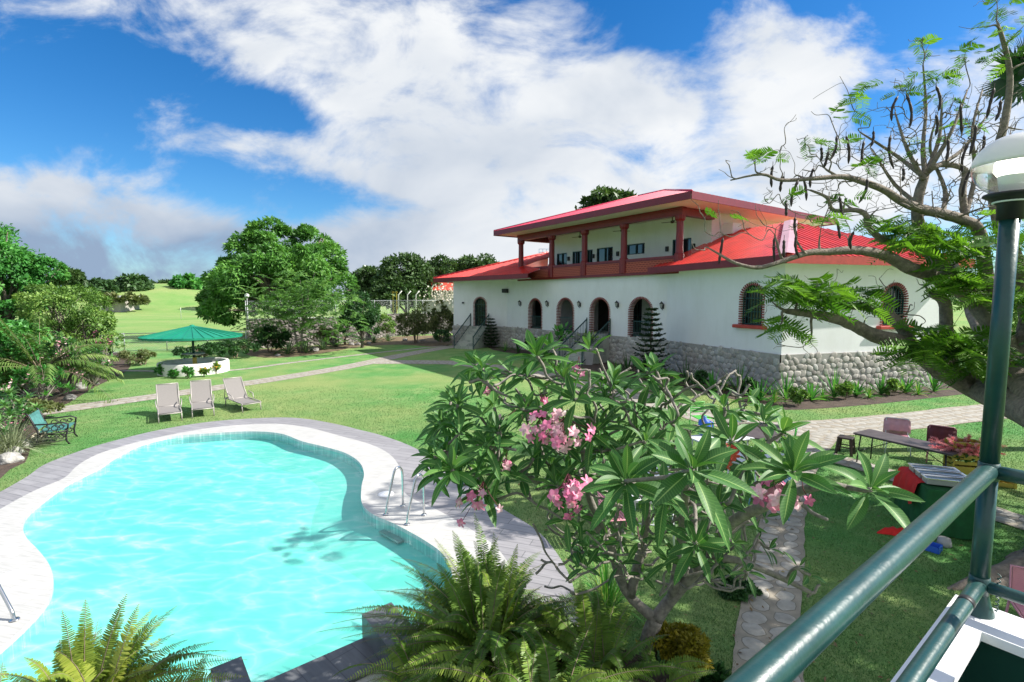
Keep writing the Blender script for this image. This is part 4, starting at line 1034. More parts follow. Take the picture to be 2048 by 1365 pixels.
# trees on the far left skyline
GS = 'trees on the far skyline'
for i, (u, v, ru, rv, Yq, leaf, lab) in enumerate([(258, 574, 36, 24, 150, 'lf_far', 'round dark tree standing alone on the far edge of the field'), (378, 568, 30, 16, 160, 'lf_bright', 'flat topped bright green tree on the crest of the far field'),
        (135, 556, 22, 16, 130, 'lf_mango', 'thin sparse tree rising above the far left hedge'), (185, 578, 46, 18, 140, 'lf_far', 'low spreading dark tree left of the round field tree'), (322, 575, 30, 11, 185, 'lf_mango', 'small dark tree between the round tree and the flat topped one'),
        (408, 580, 24, 14, 170, 'lf_far', 'dark tree half hidden behind the great spreading tree'), (240, 600, 50, 12, 120, 'lf_olive', 'brownish scrubby thicket at the foot of the round field tree'), (445, 585, 30, 20, 130, 'lf_far', 'dark tree beside the left flank of the great spreading tree')]):
    Y = Yq; c = at_y(u, Y)
    tree('field_tree' if i != 6 else 'thicket', lab, 'tree' if i != 6 else 'bush', c, [B(u, v, 0, ru*.8, rv*.8), B(u-ru*.5, v+rv*.3, 0, ru*.5, rv*.6), B(u+ru*.5, v+rv*.3, 0, ru*.5, rv*.6)], 3000, 1.3 if i != 6 else .9, leaf, 40+i, (.5, 1.5), GS if i != 6 else None, ntips=6, clumps=34, clump_r=.4, wr=.5)
# left edge: bright tree, big shrub, palm
Y = 27; c = at_y(0, Y)
tree('bright_tree', 'tall bright green tree cut off by the left edge of the view', 'tree', c, [B(15, 520, 0, 30, 55), B(-20, 560, 0, 70, 80), B(30, 590, 0, 45, 50), B(85, 545, 1, 34, 24), B(5, 475, 0, 18, 16), B(-60, 500, 2, 60, 60), B(30, 640, 0, 50, 45)], 15000, .24, 'lf_bright', 60, (.22, 1.5), ntips=16, clumps=170, clump_r=.33)
Y = 25; c = at_y(130, Y)
tree('leafy_shrub', 'large rounded grey green shrub with small leaves behind the pink plumerias', 'shrub', c, [B(135, 625, 0, 62, 48), B(90, 610, 1, 40, 40), B(185, 660, 0, 34, 42), B(120, 690, 0, 70, 45)], 14000, .15, 'lf_shrub', 61, (.10, .7), ntips=18, clumps=170, clump_r=.3, stems=3, spread=.4)
def palm(name, label, loc, n, L, leaf, seed, h=.3, updir=.9, nl=34, ll=.42, lw=.035, cat_='palm', droopk=.6, trunk_r=.09):
    rng = np.random.default_rng(seed); rr = random.Random(seed); t = thing(name, label, cat_, loc); g = MB(); parts = []; b = Vector(loc)+Vector((0, 0, h))
    if h > .05: g.tube([Vector(loc)+Vector((0, 0, -.1)), b], [trunk_r*1.2, trunk_r], 8)
    for k in range(n):
        a = rr.uniform(0, 6.283); e = rr.uniform(.25, 1.35)*updir; l = L*rr.uniform(.7, 1.1); d = Vector((math.cos(a)*math.cos(e), math.sin(a)*math.cos(e), math.sin(e)))
        pts = [b+d*(l*s)-Vector((0, 0, droopk*l*s*s*math.cos(e))) for s in [i/9 for i in range(10)]]
        g.tube(pts, [.02*(1-.85*i/9) for i in range(10)], 4)
        s = np.tile(np.linspace(.15, 1, nl), 2); sg = np.repeat([1, -1], nl); P_ = np.array(pts); idx = s*9; i0 = np.minimum(idx.astype(int), 8); f = (idx-i0)[:, None]
        pos = P_[i0]*(1-f)+P_[i0+1]*f; tg = unit(P_[i0+1]-P_[i0]); sd = unit(np.cross(tg, np.tile([0, 0, 1.0], (len(s), 1))))
        dr = sd*sg[:, None]*.9+tg*.65+rng.normal(size=(len(s), 3))*.06; dr[:, 2] -= .18; ln = ll*(1-.6*np.abs(s-.5)*1.2)
        parts.append(leaf_quads(pos, dr, np.tile([0, 0, 1.0], (len(s), 1)), ln, np.full(len(s), lw), np.clip(rr.uniform(0, .8)+rng.uniform(0, .2, len(s)), 0, 1), .2))
    g.build('stem', M['twig'], t); V, A = cat(parts); quads('frond', V, A, M[leaf], t); return t
palm('feather_palm', 'arching feather palm with pale drooping fronds among the left hand shrubs', G(85, 800), 26, 3.2, 'lf_palm', 7, 1.1, ll=.6, lw=.05)
# dark growth at the right edge, behind the flame tree
Y = 30; c = at_y(2130, Y)
tree('garden_tree', 'shady tree standing right of the villa beyond the flame tree', 'tree', c, [B(2090, 640, 0, 60, 70), B(2160, 600, 0, 90, 90), B(2060, 690, 0, 30, 40)], 6000, .3, 'lf_shrub', 70, (.2, 1.6), ntips=10, clumps=70, clump_r=.35)

# ------------------------------------------------------------------ stone wall, fences, hedge
def G2(u, v): p = G(u, v); return Vector((p.x, p.y, 0))
wl = [G2(495, 698), G2(673, 688), G2(783, 673), G2(905, 667), G2(905, 667)+Vector((9, 3, 0))]
g = MB(); zt = 2.3
c = smooth_open(wl, 5)
for a, b in zip(c[:-1], c[1:]): g.bar(a+Vector((0, 0, zt/2-.1)), b+Vector((0, 0, zt/2-.1)), .55, zt+.2)
wo_ = g.build('stone_wall', M['rubble'], origin=wl[0]); tag(wo_, 'rough grey rubble stone wall running from the lawn back towards the villa', 'wall')
def chain_fence(name, label, pts, z0, z1, step=2.6, cell=.16, lean=0):
    t = thing(name, label, 'fence', pts[0]); 
    g = MB(); posts = []
    for a, b in zip(pts[:-1], pts[1:]):
        L = (b-a).length; n = max(1, int(L/step))
        for i in range(n): posts.append(a.lerp(b, i/n))
        g.tube([a+Vector((0, 0, z1)), b+Vector((0, 0, z1))], .028, 6); g.tube([a+Vector((0, 0, z0+.08)), b+Vector((0, 0, z0+.08))], .022, 6)
    posts.append(pts[-1])
    g.build('fence_rail', M['galv'], t)
    for p in posts: h = MB(); h.tube([p+Vector((0, 0, z0)), p+Vector((0, 0, z1+.06))], .032, 7); h.build('fence_post', M['galv'], t)
    g = MB()
    for a, b in zip(pts[:-1], pts[1:]):
        L = (b-a).length; d = (b-a).normalized(); H = z1-z0-.08; n = int((L+H)/cell)
        for i in range(n):
            for k in (1, -1):
                s0 = i*cell-H; e0 = max(0, s0); e1 = min(L, s0+H)
                if e1 <= e0: continue
                za, zb = z0+.08+(e0-s0), z0+.08+(e1-s0)
                if k < 0: za, zb = z1+z0+.08-za, z1+z0+.08-zb
                g.tube([a+d*e0+Vector((0, 0, za)), a+d*e1+Vector((0, 0, zb))], .004, 3, cap=False)
    g.build('wire_mesh', M['galv'], t); return t
chain_fence('chain_fence', 'chain link fence with thin posts standing on top of the stone wall', [p+Vector((0, 0, 0)) for p in wl[:4]], zt-.05, 3.72)
chain_fence('chain_fence', 'low chain link fence between the lawn and the open field behind the green parasol', [G2(205, 712), G2(250, 706), G2(493, 699)], .05, 1.4)
lp = thing('garden_lamp', 'thin pole lamp with a small white globe at the left end of the stone wall', 'lamp', wl[0]+Vector((.35, -.4, 0)))
g = MB(); b = lp.location; g.tube([b, b+Vector((0, 0, zy(597, b.y)))], .035, 8); g.build('pole', M['galv'], lp)
g = MB(); g.lathe([(0, -.17), (.1, -.14), (.17, 0), (.13, .12), (0, .17)], b+Vector((0, 0, zy(592, b.y))), 14); g.build('globe', M['white_gloss'], lp)
# concrete posts bent at the top, and the two small posts of a swing frame
for i, (u, w) in enumerate(((797, 'leftmost'), (815, 'second'), (832, 'rightmost'))):
    Y = 66; b = at_y(u, Y); g = MB(); zt_ = zy(590, Y)
    g.tube([b, b+Vector((0, 0, zt_)), b+Vector((.45, 0, zt_+.5))], .07, 6)
    tag(g.build('concrete_post', M['white_conc'], origin=b), w+' of three bent white concrete posts standing under the mango trees', 'post', 'bent posts under the mango trees')
sw = thing('timber_frame', 'small orange brown timber frame under the mango trees', 'frame', at_y(786, 70)); g = MB(); b = sw.location
for k in (0, .5): g.bar(b+Vector((k, 0, 0)), b+Vector((k, 0, zy(583, 70))), .1, .1)
g.bar(b+Vector((-.15, 0, zy(585, 70))), b+Vector((.65, 0, zy(585, 70))), .1, .1); g.bar(b+Vector((0, 0, zy(593, 70))), b+Vector((.5, 0, zy(593, 70))), .08, .08); g.build('beam', M['crate'], sw)
tw = thing('radio_mast', 'thin lattice radio mast on the skyline right of the great tree', 'mast', at_y(730, 260)); g = MB(); b = tw.location; zt_ = zy(531, 260)
for k in range(3): a = k*2.09; g.tube([b+Vector((math.cos(a)*1.2, math.sin(a)*1.2, 0)), b+Vector((math.cos(a)*.35, math.sin(a)*.35, zt_))], .12, 4)
for k in range(12): z0 = zt_*k/12; g.tube([b+Vector((-1.2+.07*k, 0, z0)), b+Vector((1.1-.07*k, 0, z0+1.5))], .08, 3)
g.lathe([(0, zt_-2), (.9, zt_-1.6), (.9, zt_), (0, zt_+.3)], b, 8); g.build('lattice', M['galv'], tw)
# houses far away
fh = thing('gabled_house', 'small white house with a red gable roof among the mango trees', 'house', at_y(862, 78)); Y = 78
a, b = at_y(843, Y), at_y(935, Y); zb = zy(580, Y)
g = MB(); g.prism([(a.x, Y), (b.x, Y), (b.x, Y+7), (a.x, Y+7)], 0, zb); g.add([(a.x, Y, zb), (a.x, Y+7, zb), (a.x, Y+3.5, zb+1.5)], [(0, 1, 2)]); g.build('wall', M['far_wall'], fh)
g = MB()
for s, e in ((-.5, 3.5), (7.5, 3.5)): g.bar(Vector((a.x-.4, Y+(s+e)/2, zb+.7)), Vector((b.x, Y+(s+e)/2, zb+.7)), abs(e-s)*1.06, .12, up=(0, (1 if s > 1 else -1)*.42, 1))
g.build('roof', M['far_roof'], fh)
fh = thing('farm_shed', 'long low grey roofed shed at the far left of the field', 'shed', at_y(205, 118)); Y = 118; a, b = at_y(188, Y), at_y(240, Y)
g = MB(); g.prism([(a.x, Y), (b.x, Y), (b.x, Y+6), (a.x, Y+6)], 0, zy(597, Y)); g.build('wall', M['far_wall'], fh)
g = MB(); g.box(((a.x+b.x)/2, Y+3, zy(593.5, Y)), (b.x-a.x+1, 7.5, .45)); g.build('roof', M['grey_roof'], fh)
# volleyball net line on the far lawn, goal post
g = MB()
for u in (360, 397): g.tube([at_y(u, 92), at_y(u, 92)+Vector((0, 0, 2.2))], .04, 5)
nt_ = thing('sports_net', 'faint white net between two thin poles on the open field', 'net', at_y(378, 92)); g.build('net_pole', M['white_conc'], nt_)
g = MB(); 
for k in range(5): g.tube([at_y(360, 92)+Vector((0, 0, 1.3+.2*k)), at_y(397, 92)+Vector((0, 0, 1.3+.2*k))], .012, 3)
g.build('net', M['white_conc'], nt_)
# shrubs along wall and fence: (u, v ground, half width px, height px, leaf, size)
def shrub(name, label, u, v, ru, hpx, leaf, size, seed, n=1500, group=None, wr=.45, cat_='shrub', clumps=28, droop=.2):
    p = G(u, v); k = p.y/1000
    rr = random.Random(seed); w, h = ru*k, hpx*k
    bl = [((rr.uniform(-.5, .5)*w, rr.uniform(-.4, .4)*w, h*rr.uniform(.4, .62)), (w*rr.uniform(.45, .75), w*rr.uniform(.45, .7), h*rr.uniform(.32, .45))) for _ in range(4)]
    return tree(name, label, cat_, p, bl, n, size, leaf, seed, (max(.012, .03*w), h*.25), group, bark='twig', ntips=7, clumps=clumps, clump_r=.45, wr=wr, stems=3, spread=w*.15, droop=droop, kid='foliage')
shrub('hedge_shrub', 'grey leaved low hedge at the foot of the fence, left of the parasol', 285, 730, 48, 30, 'lf_olive', .12, 101, 2600)
shrub('hedge_shrub', 'dark green hedge against the fence right behind the white planter ring', 400, 722, 60, 34, 'lf_dark', .16, 102, 3000)
shrub('hedge_shrub', 'dark green hedge clump at the corner of the stone wall', 470, 716, 40, 36, 'lf_dark', .16, 103, 2400)
shrub('oleander', 'dark bushy shrub at the foot of the stone wall, left of the acacia stems', 540, 705, 36, 50, 'lf_dark', .2, 104, 2600)
shrub('grey_bush', 'round grey green bush in front of the rubble wall near the villa', 832, 686, 36, 72, 'lf_olive', .22, 105, 3600, clumps=50)
shrub('pale_bush', 'pale dry looking bush growing beside the left end of the villa', 880, 684, 26, 90, 'lf_olive', .24, 106, 2600)
shrub('hibiscus', 'light green bush on the rocks halfway along the rubble wall', 775, 680, 18, 52, 'lf_shrub', .22, 107, 1200)
shrub('hibiscus', 'pale green bush between two agaves at the rubble wall', 650, 694, 16, 42, 'lf_olive', .2, 108, 900)
shrub('foundation_shrub', 'dark low shrub at the foot of the villa left of the narrow stairs', 888, 692, 20, 30, 'lf_dark', .18, 109, 900)
shrub('flowering_tree', 'white flowering tree beside the low end of the red roof', 890, 640, 30, 66, 'lf_shrub', .4, 110, 2000)
Y = 58; p = at_y(893, Y); rng = np.random.default_rng(3)
k = 220; pos = np.array(p)+rng.normal(size=(k, 3))*np.array([1.2, .6, .6])+np.array([0, -1.3, zy(590, Y)]); V, A = leaf_quads(pos, rng.normal(size=(k, 3)), rng.normal(size=(k, 3)), np.full(k, .28), np.full(k, .22), rng.uniform(0, 1, k))
ft = [o for o in scene.objects if o.name.startswith('flowering_tree')][0]; quads('blossom', V, A, M['petal_white'], ft)
# agaves and rosettes
def rosette(name, label, loc, n, L, W, leaf, seed, group=None, e0=.35, e1=1.45, droop=.35, cat_='plant', tone=None, k=5):
    rr = random.Random(seed); t = thing(name, label, cat_, loc, group); g = MB(); b = Vector(loc)
    for i in range(n):
        a = i*2.4+rr.uniform(-.3, .3); e = e0+(e1-e0)*((i+.5)/n)+rr.uniform(-.12, .12); l = L*rr.uniform(.75, 1.1); d = Vector((math.cos(a), math.sin(a), 0)); sd = Vector((-d.y, d.x, 0)); tn = rr.uniform(0, 1) if tone is None else tone
        vs = []; at = []
        for j in range(k+1):
            s = j/k; w = W*(1-s)**.7*(.55+.45*min(1, s*4)) if s < 1 else 0
            c = b+d*(l*s*math.cos(e))+Vector((0, 0, l*s*math.sin(e)-droop*l*s*s*math.cos(e)))
            up = Vector((0, 0, W*.18))
            vs += [c-sd*w*.5+up, c-up*.2, c+sd*w*.5+up]; at += [(s, -1, tn), (s, 0, tn), (s, 1, tn)]
        fs = []
        for j in range(k): o = 3*j; fs += [(o, o+1, o+4, o+3), (o+1, o+2, o+5, o+4)]
        g.add(vs, fs, 0, True, at)
    g.build('foliage', M[leaf], t); return t
GA = 'agaves along the foot of the rubble wall'
for i, (u, v, s, w) in enumerate([(576, 709, 1.25, 'large agave just left of the acacia stems'), (612, 706, 1.0, 'agave directly right of the acacia stems'), (647, 700, 1.15, 'agave in the middle of the row beside a grey boulder'), (672, 694, .8, 'small agave right of the boulder'),
        (723, 690, 1.0, 'agave on the stones under the dark bush'), (748, 686, .9, 'agave next to the light green bush'), (776, 683, .95, 'rightmost agave of the row below the wall'), (640, 690, .8, 'agave half hidden behind its larger neighbour at the wall')]):
    rosette('agave', w, G(u, v), 26, s, .13, 'lf_agave', 200+i, GA, .15, 1.5, .12)
palm('sago_palm', 'dark cycad with stiff fronds at the wall under the dense bush', G(690, 690), 18, 2.1, 'lf_dark', 8, .5, nl=26, ll=.28, lw=.05, cat_='cycad')
def rock(label, p, s, seed, group=None, m='rock', name='boulder'):
    rr = random.Random(seed); bm = bmesh.new(); bmesh.ops.create_icosphere(bm, subdivisions=3, radius=1)
    from mathutils import noise
    for v in bm.verts:
        n_ = v.co.normalized(); k = 1+.35*noise.noise(n_*1.3+Vector((seed, 0, 0)))+.14*noise.noise(n_*3.5+Vector((0, seed, 0)))
        v.co = Vector((n_.x*s[0]*k, n_.y*s[1]*k, n_.z*s[2]*k))
    g = MB(); bm.verts.index_update(); c = Vector(p)+Vector((0, 0, s[2]*.45)); g.add([c+v.co for v in bm.verts], [tuple(v.index for v in f.verts) for f in bm.faces], 0, True); bm.free()
    return tag(g.build(name, M[m], origin=p), label, 'rock', group)
GR = 'boulders along the beds'
for i, (u, v, s, w) in enumerate([(628, 703, .6, 'dark grey boulder between the agaves at the wall'), (556, 713, .35, 'low stone at the grass edge left of the acacia'), (703, 691, .5, 'pale jagged stone under the cycad'), (716, 691, .45, 'grey stone beside the pale jagged one'), (737, 688, .35, 'small stone between two agaves'),
        (180, 770, .55, 'grey rock at the tip of the plumeria bed'), (160, 778, .5, 'grey rock second from the tip of the plumeria bed'), (140, 800, .4, 'flat rock where the garden path meets the plumeria bed'), (45, 895, .42, 'white topped rock at the bed edge near the bench'), (18, 925, .48, 'large pale rock at the left edge of the view'), (30, 908, .35, 'small pale rock between the two at the bed edge'),
        (810, 682, .45, 'brown stone on bare earth below the rubble wall'), (845, 683, .4, 'brown stone under the round grey bush')]):
    rock(w, G(u, v), (s*.55, s*.45, s*.36), i+1, GR, 'rock' if i not in (8, 9, 10) else 'rock_pale')
bed('bed_soil', [(p.x, p.y) for p in (G(500, 712), G(560, 716), G(640, 708), G(720, 694), G(800, 690), G(880, 694), G(905, 686), G(905, 672), G(783, 674), G(673, 690), G(500, 700))], .006, 'soil_dry')
# ------------------------------------------------------------------ left hand flower bed
bed('bed_soil', [(p.x, p.y) for p in [G(u, v) for u, v in ((-300, 1010), (20, 940), (60, 900), (75, 860), (100, 825), (140, 805), (195, 772), (250, 745), (262, 722), (230, 705), (100, 700), (-400, 720))]], .005, 'soil')
def flowers(parts, pos, n, rng, s=.07, face=None):
    """n five-petalled blossoms around pos"""
    for _ in range(n):
        c = np.array(pos)+rng.normal(size=3)*s*1.1; ax = unit((rng.normal(size=(1, 3))*.6+np.array([0, -.5, .8]) if face is None else rng.normal(size=(1, 3))*.5+np.array(face)))[0]
        u = unit(np.cross(ax, [0.3, .9, .1])[None])[0]; w = np.cross(ax, u); a = np.arange(5)*2*math.pi/5+rng.uniform(0, 6)
        d = np.outer(np.cos(a), u)+np.outer(np.sin(a), w)+ax*.35
        parts.append(leaf_quads(np.tile(c, (5, 1)), d, np.tile(ax, (5, 1)), np.full(5, s*.62), np.full(5, s*.46), np.clip(rng.uniform(0, .8)+rng.uniform(-.1, .2, 5), 0, 1), .1))
def plume_bush(label, u, v, ru, hpx, seed, ros, nfl, leaf='lf_plumfar', petal='petal_pale', L=.3, dY=0, group='pink plumerias in the left bed'):
    p = G(u, v); k = p.y/1000; w, h = ru*k, hpx*k; rng = np.random.default_rng(seed); rr = random.Random(seed)
    t = thing('plumeria_bush', label, 'bush', p, group); parts = []; g = MB(); fl = []
    tips = []
    for i in range(ros):
        a = rr.uniform(0, 6.283); e = rr.uniform(.15, 1.45); q = Vector((math.cos(a)*math.cos(e)*w, math.sin(a)*math.cos(e)*w*.8, h*.25+math.sin(e)*h*.75))*rr.uniform(.7, 1.05)
        tips.append(p+q)
    branchy(g, rr, p, tips, .045, n=5)
    for tp in tips:
        n = rr.randint(9, 14); a = np.arange(n)*2.4+rr.uniform(0, 6); e = np.linspace(-.25, 1.1, n)+rng.normal(size=n)*.1
        out = (tp-p).normalized(); d = np.stack([np.cos(a)*np.cos(e), np.sin(a)*np.cos(e), np.sin(e)], 1)+np.array(out)*.35
        ll = L*rng.uniform(.7, 1.1, n); tn = rr.uniform(0, .7)
        parts.append(leaf_quads(np.tile(np.array(tp), (n, 1)), d, np.tile([0, 0, 1.0], (n, 1)), ll, ll*.28, np.clip(tn+rng.uniform(0, .3, n), 0, 1), .15))
    for i in range(nfl):
        tp = rr.choice(tips); fl.append([]); flowers(fl[-1], tp+Vector((rr.uniform(-.1, .1), -.12, .1)), 9, rng, .085)
    g.build('branch', M['bark_plum'], t); V, A = cat(parts); quads('foliage', V, A, M[leaf], t)
    for f_ in fl: V, A = cat(f_); quads('flower_head', V, A, M[petal], t)
    return t
plume_bush('plumeria with coral flowers at the tip of the bed beside the fence', 205, 752, 36, 92, 1, 34, 8, petal='petal')
plume_bush('round plumeria with many leaves between the parasol and the feather palm', 185, 772, 40, 84, 8, 44, 5)
plume_bush('tall plumeria with pale pink flowers in front of the feather palm', 130, 792, 52, 118, 2, 60, 9)
plume_bush('leafy plumeria with few flowers over the flat rock at the path end', 85, 812, 62, 76, 3, 44, 2, leaf='lf_bright')
plume_bush('plumeria with white and pink flowers leaning over the green bench', 15, 870, 60, 90, 4, 40, 6)
plume_bush('plumeria at the left edge with white pink flower heads near the bench back', -40, 905, 70, 120, 5, 34, 4)
plume_bush('low plumeria with one hot pink flower head behind the bench', 45, 862, 30, 52, 9, 14, 2, petal='petal')
shrub('undergrowth', 'loose yellow green undergrowth between the bench and the path end', 70, 838, 40, 40, 'lf_olive', .12, 130, 2200)
shrub('undergrowth', 'green undergrowth below the grey green shrub near the palm', 30, 790, 70, 60, 'lf_shrub', .2, 131, 4200, clumps=50)
shrub('undergrowth', 'dark shrub below the bright tree at the left edge', -40, 800, 90, 170, 'lf_bright', .2, 132, 6000, clumps=70)
shrub('undergrowth', 'bushy plant beside the low fence at the back of the bed', 195, 722, 42, 60, 'lf_shrub', .18, 133, 2600, clumps=50)
shrub('red_croton', 'small red leaved shrub behind the bench', 66, 846, 9, 20, 'petal_red', .09, 134, 240)
shrub('white_rose', 'cream white flowering bush pressed against the bench back', 80, 888, 11, 24, 'petal_white', .08, 135, 420)
def grass_tuft(name, label, loc, n, L, leaf, seed, w=.018, spread=.25, cat_='grass plant', lean=1.0, group=None):
    rr = random.Random(seed); t = thing(name, label, cat_, loc, group); g = MB(); b = Vector(loc)
    for i in range(n):
        a = rr.uniform(0, 6.283); e = rr.uniform(.55, 1.5); l = L*rr.uniform(.6, 1.1); d = Vector((math.cos(a), math.sin(a), 0)); sd = Vector((-d.y, d.x, 0)); o = b+d*rr.uniform(0, spread)*.4; tn = rr.uniform(0, 1); vs = []; at = []; k = 6
        for j in range(k+1):
            s = j/k; c = o+d*(l*s*math.cos(e)*lean+l*.25*s*s*lean)+Vector((0, 0, l*s*math.sin(e)-l*.55*s*s*math.cos(e)*1.4)); c.z = max(c.z, b.z+.02); ww = w*(1-s**3)
            vs += [c-sd*ww*.5, c+sd*ww*.5]; at += [(s, -1, tn), (s, 1, tn)]
        g.add(vs, [(2*j, 2*j+1, 2*j+3, 2*j+2) for j in range(k)], 0, True, at)
    g.build('blade', M[leaf], t); return t
grass_tuft('ornamental_grass', 'silvery arching ornamental grass at the left edge in front of the bench', G(20, 905), 260, 1.15, 'lf_silver', 4, .018, .6)
grass_tuft('ornamental_grass', 'silvery ornamental grass tuft cut by the left edge, nearer than the bench', G(-40, 925), 200, 1.1, 'lf_silver', 5, .018, .6)

# ------------------------------------------------------------------ parasol on its white ring
Y0 = 26.8; pc = at_y(381, Y0)
ring = MB(); r0 = 1.66; ring.lathe([(r0, -.05), (r0, .56), (r0-.03, .6), (r0-.2, .6), (r0-.22, .5), (r0-.22, .42), (0, .42)], pc, 48)
tag(ring.build('round_planter', M['white_conc'], origin=pc), 'low round white masonry ring standing under the green parasol', 'planter')
pa = thing('parasol', 'round green ribbed metal parasol on a dark pole over the white ring', 'parasol', pc+Vector((0, 0, .42)))
g = MB(); zr, za = zy(672, Y0), zy(652, Y0); rr_ = 2.36; n = 32
rim = []
for k in range(n):
    a = 2*math.pi*k/n; rim.append(pc+Vector((math.cos(a)*rr_, math.sin(a)*rr_, zr)))
top = pc+Vector((0, 0, za))
g.add(rim+[top], [(k, (k+1) % n, n) for k in range(n)]); g.add([p-Vector((0, 0, .03)) for p in rim]+[top-Vector((0, 0, .04))], [((k+1) % n, k, n) for k in range(n)])
for k in range(n): g.bar(rim[k]+Vector((0, 0, .015)), top+Vector((0, 0, .01)), .05, .03)
for k in range(n): g.bar(rim[k]-Vector((0, 0, .04)), rim[(k+1) % n]-Vector((0, 0, .04)), .02, .1)
g.lathe([(.14, za-.03), (.1, za+.04), (0, za+.07)], pc, 12); g.build('canopy', M['green_metal'], pa)
g = MB(); g.tube([pc+Vector((0, 0, .4)), pc+Vector((0, 0, za))], .06, 10)
for k in range(8): a = k*math.pi/4; g.bar(pc+Vector((0, 0, zr+.05)), pc+Vector((math.cos(a)*rr_*.95, math.sin(a)*rr_*.95, zr)), .03, .04)
g.build('pole', M['dark_green'], pa)
g = MB(); g.lathe([(.0, .98), (.55, .98), (.55, 1.03), (0, 1.03)], pc+Vector((0, 0, 0)), 24); g.build('table_top', M['planter_grey'], pa)
g = MB(); g.box(pc+Vector((.12, -.12, .62)), (.18, .16, .36), .3, bev=.02); tag(g.build('wooden_post', M['crate'], origin=pc+Vector((.12, -.12, .42))), 'short brown wooden block beside the parasol pole', 'block')
for i, (u, v, ru, h, lf, lab, fl) in enumerate([(327, 752, 9, 24, 'lf_bright', 'leafy plant at the left foot of the white ring', 0), (349, 756, 7, 16, 'lf_bright', 'small plant second from the left against the white ring', 0), (376, 757, 11, 24, 'lf_bright', 'largest leafy plant at the front of the white ring', 0), (408, 754, 6, 16, 'lf_shrub', 'thin plant right of centre against the white ring', 1), (432, 748, 10, 22, 'lf_shrub', 'plant with yellow orange flowers at the right side of the ring', 1)]):
    t = shrub('flowering_plant', lab, u, v, ru, h, lf, .16, 140+i, 260, 'plants around the white ring', clumps=8, cat_='plant')
    if fl:
        p = G(u, v); rng = np.random.default_rng(i); k = 26; pos = np.array(p)+rng.normal(size=(k, 3))*np.array([.16, .12, .1])+np.array([0, -.1, .42]); V, A = leaf_quads(pos, rng.normal(size=(k, 3)), rng.normal(size=(k, 3)), np.full(k, .07), np.full(k, .06), rng.uniform(0, 1, k)); quads('flower', V, A, M['petal_yellow'], t)

# ------------------------------------------------------------------ loungers
def lounger(label):
    t = thing('sun_lounger', label, 'sun lounger', (0, 0, 0), 'loungers on the lawn by the pool')
    W, zs = .62, .31; bk = Vector((0, 1.25, zs)); bt = Vector((0, 1.78, .98))   # local: foot end at y=0, head towards +y
    def sling(a, b, sag):
        g = MB(); n = 10; vs = []
        for k in range(2):
            for j in range(n+1):
                s = j/n; p = a.lerp(b, s); nn = (b-a).cross(Vector((1, 0, 0))).normalized()
                if nn.z < 0: nn = -nn
                q = p-nn*(sag*math.sin(math.pi*s)+.012*k); vs += [q+Vector((-W/2+.02, 0, 0)), q+Vector((W/2-.02, 0, 0))]
        m = 2*(n+1)
        g.add(vs, [(2*j, 2*j+1, 2*j+3, 2*j+2) for j in range(n)]+[(m+2*j+2, m+2*j+3, m+2*j+1, m+2*j) for j in range(n)], 0, True); return g
    sling(Vector((0, .02, zs)), bk, .03).build('seat', M['sling'], t)
    sling(bk+Vector((0, 0, .02)), bt, .03).build('backrest', M['sling'], t)
    g = MB()
    for s in (-1, 1):
        x = s*W/2; g.tube([(x, 0, zs-.03), (x, .05, zs), (x, 1.25, zs), (x, 1.75, zs-.02)], .018, 7); g.tube([(x, 1.25, zs+.01), (x, 1.5, .61), (x, 1.79, 1.0)], .018, 7)
        g.tube([(x, 1.75, zs-.02), (x, 1.62, .75)], .012, 6); g.tube([(x+s*.02, .72, zs+.02), (x+s*.05, .85, .5), (x+s*.05, 1.25, .53)], .016, 6)
    for (y, z_) in ((0, zs-.03), (1.25, zs), (1.75, zs-.02), (1.79, 1.0)): g.tube([(-W/2, y, z_), (W/2, y, z_)], .018, 7)
    g.build('frame', M['frame_grey'], t)
    for (x, y) in ((-1, .08), (1, .08), (-1, 1.6), (1, 1.6)):
        g = MB(); g.tube([(x*W/2, y, zs), (x*W/2, y+(-.06 if y < 1 else .06), 0)], .018, 7); g.build('leg', M['frame_grey'], t)
    return t
LABS = ['leftmost of the three grey sling sun loungers on the lawn, backrest steep', 'middle of the three grey sling sun loungers, facing the pool squarely', 'rightmost sun lounger, set apart and turned towards the right']
l0 = lounger(LABS[0])
for i, (a, b) in enumerate((((319, 847), (363, 843)), ((385, 838), (428, 832)), ((485, 829), (523, 818)))):
    o = l0 if i == 0 else dup(l0); pa_, pb_ = G(*a), G(*b); d = (pb_-pa_); mid = (pa_+pb_)/2
    o.location = mid; o.rotation_euler = (0, 0, R((36, 33, 48)[i])); o['label'] = LABS[i]

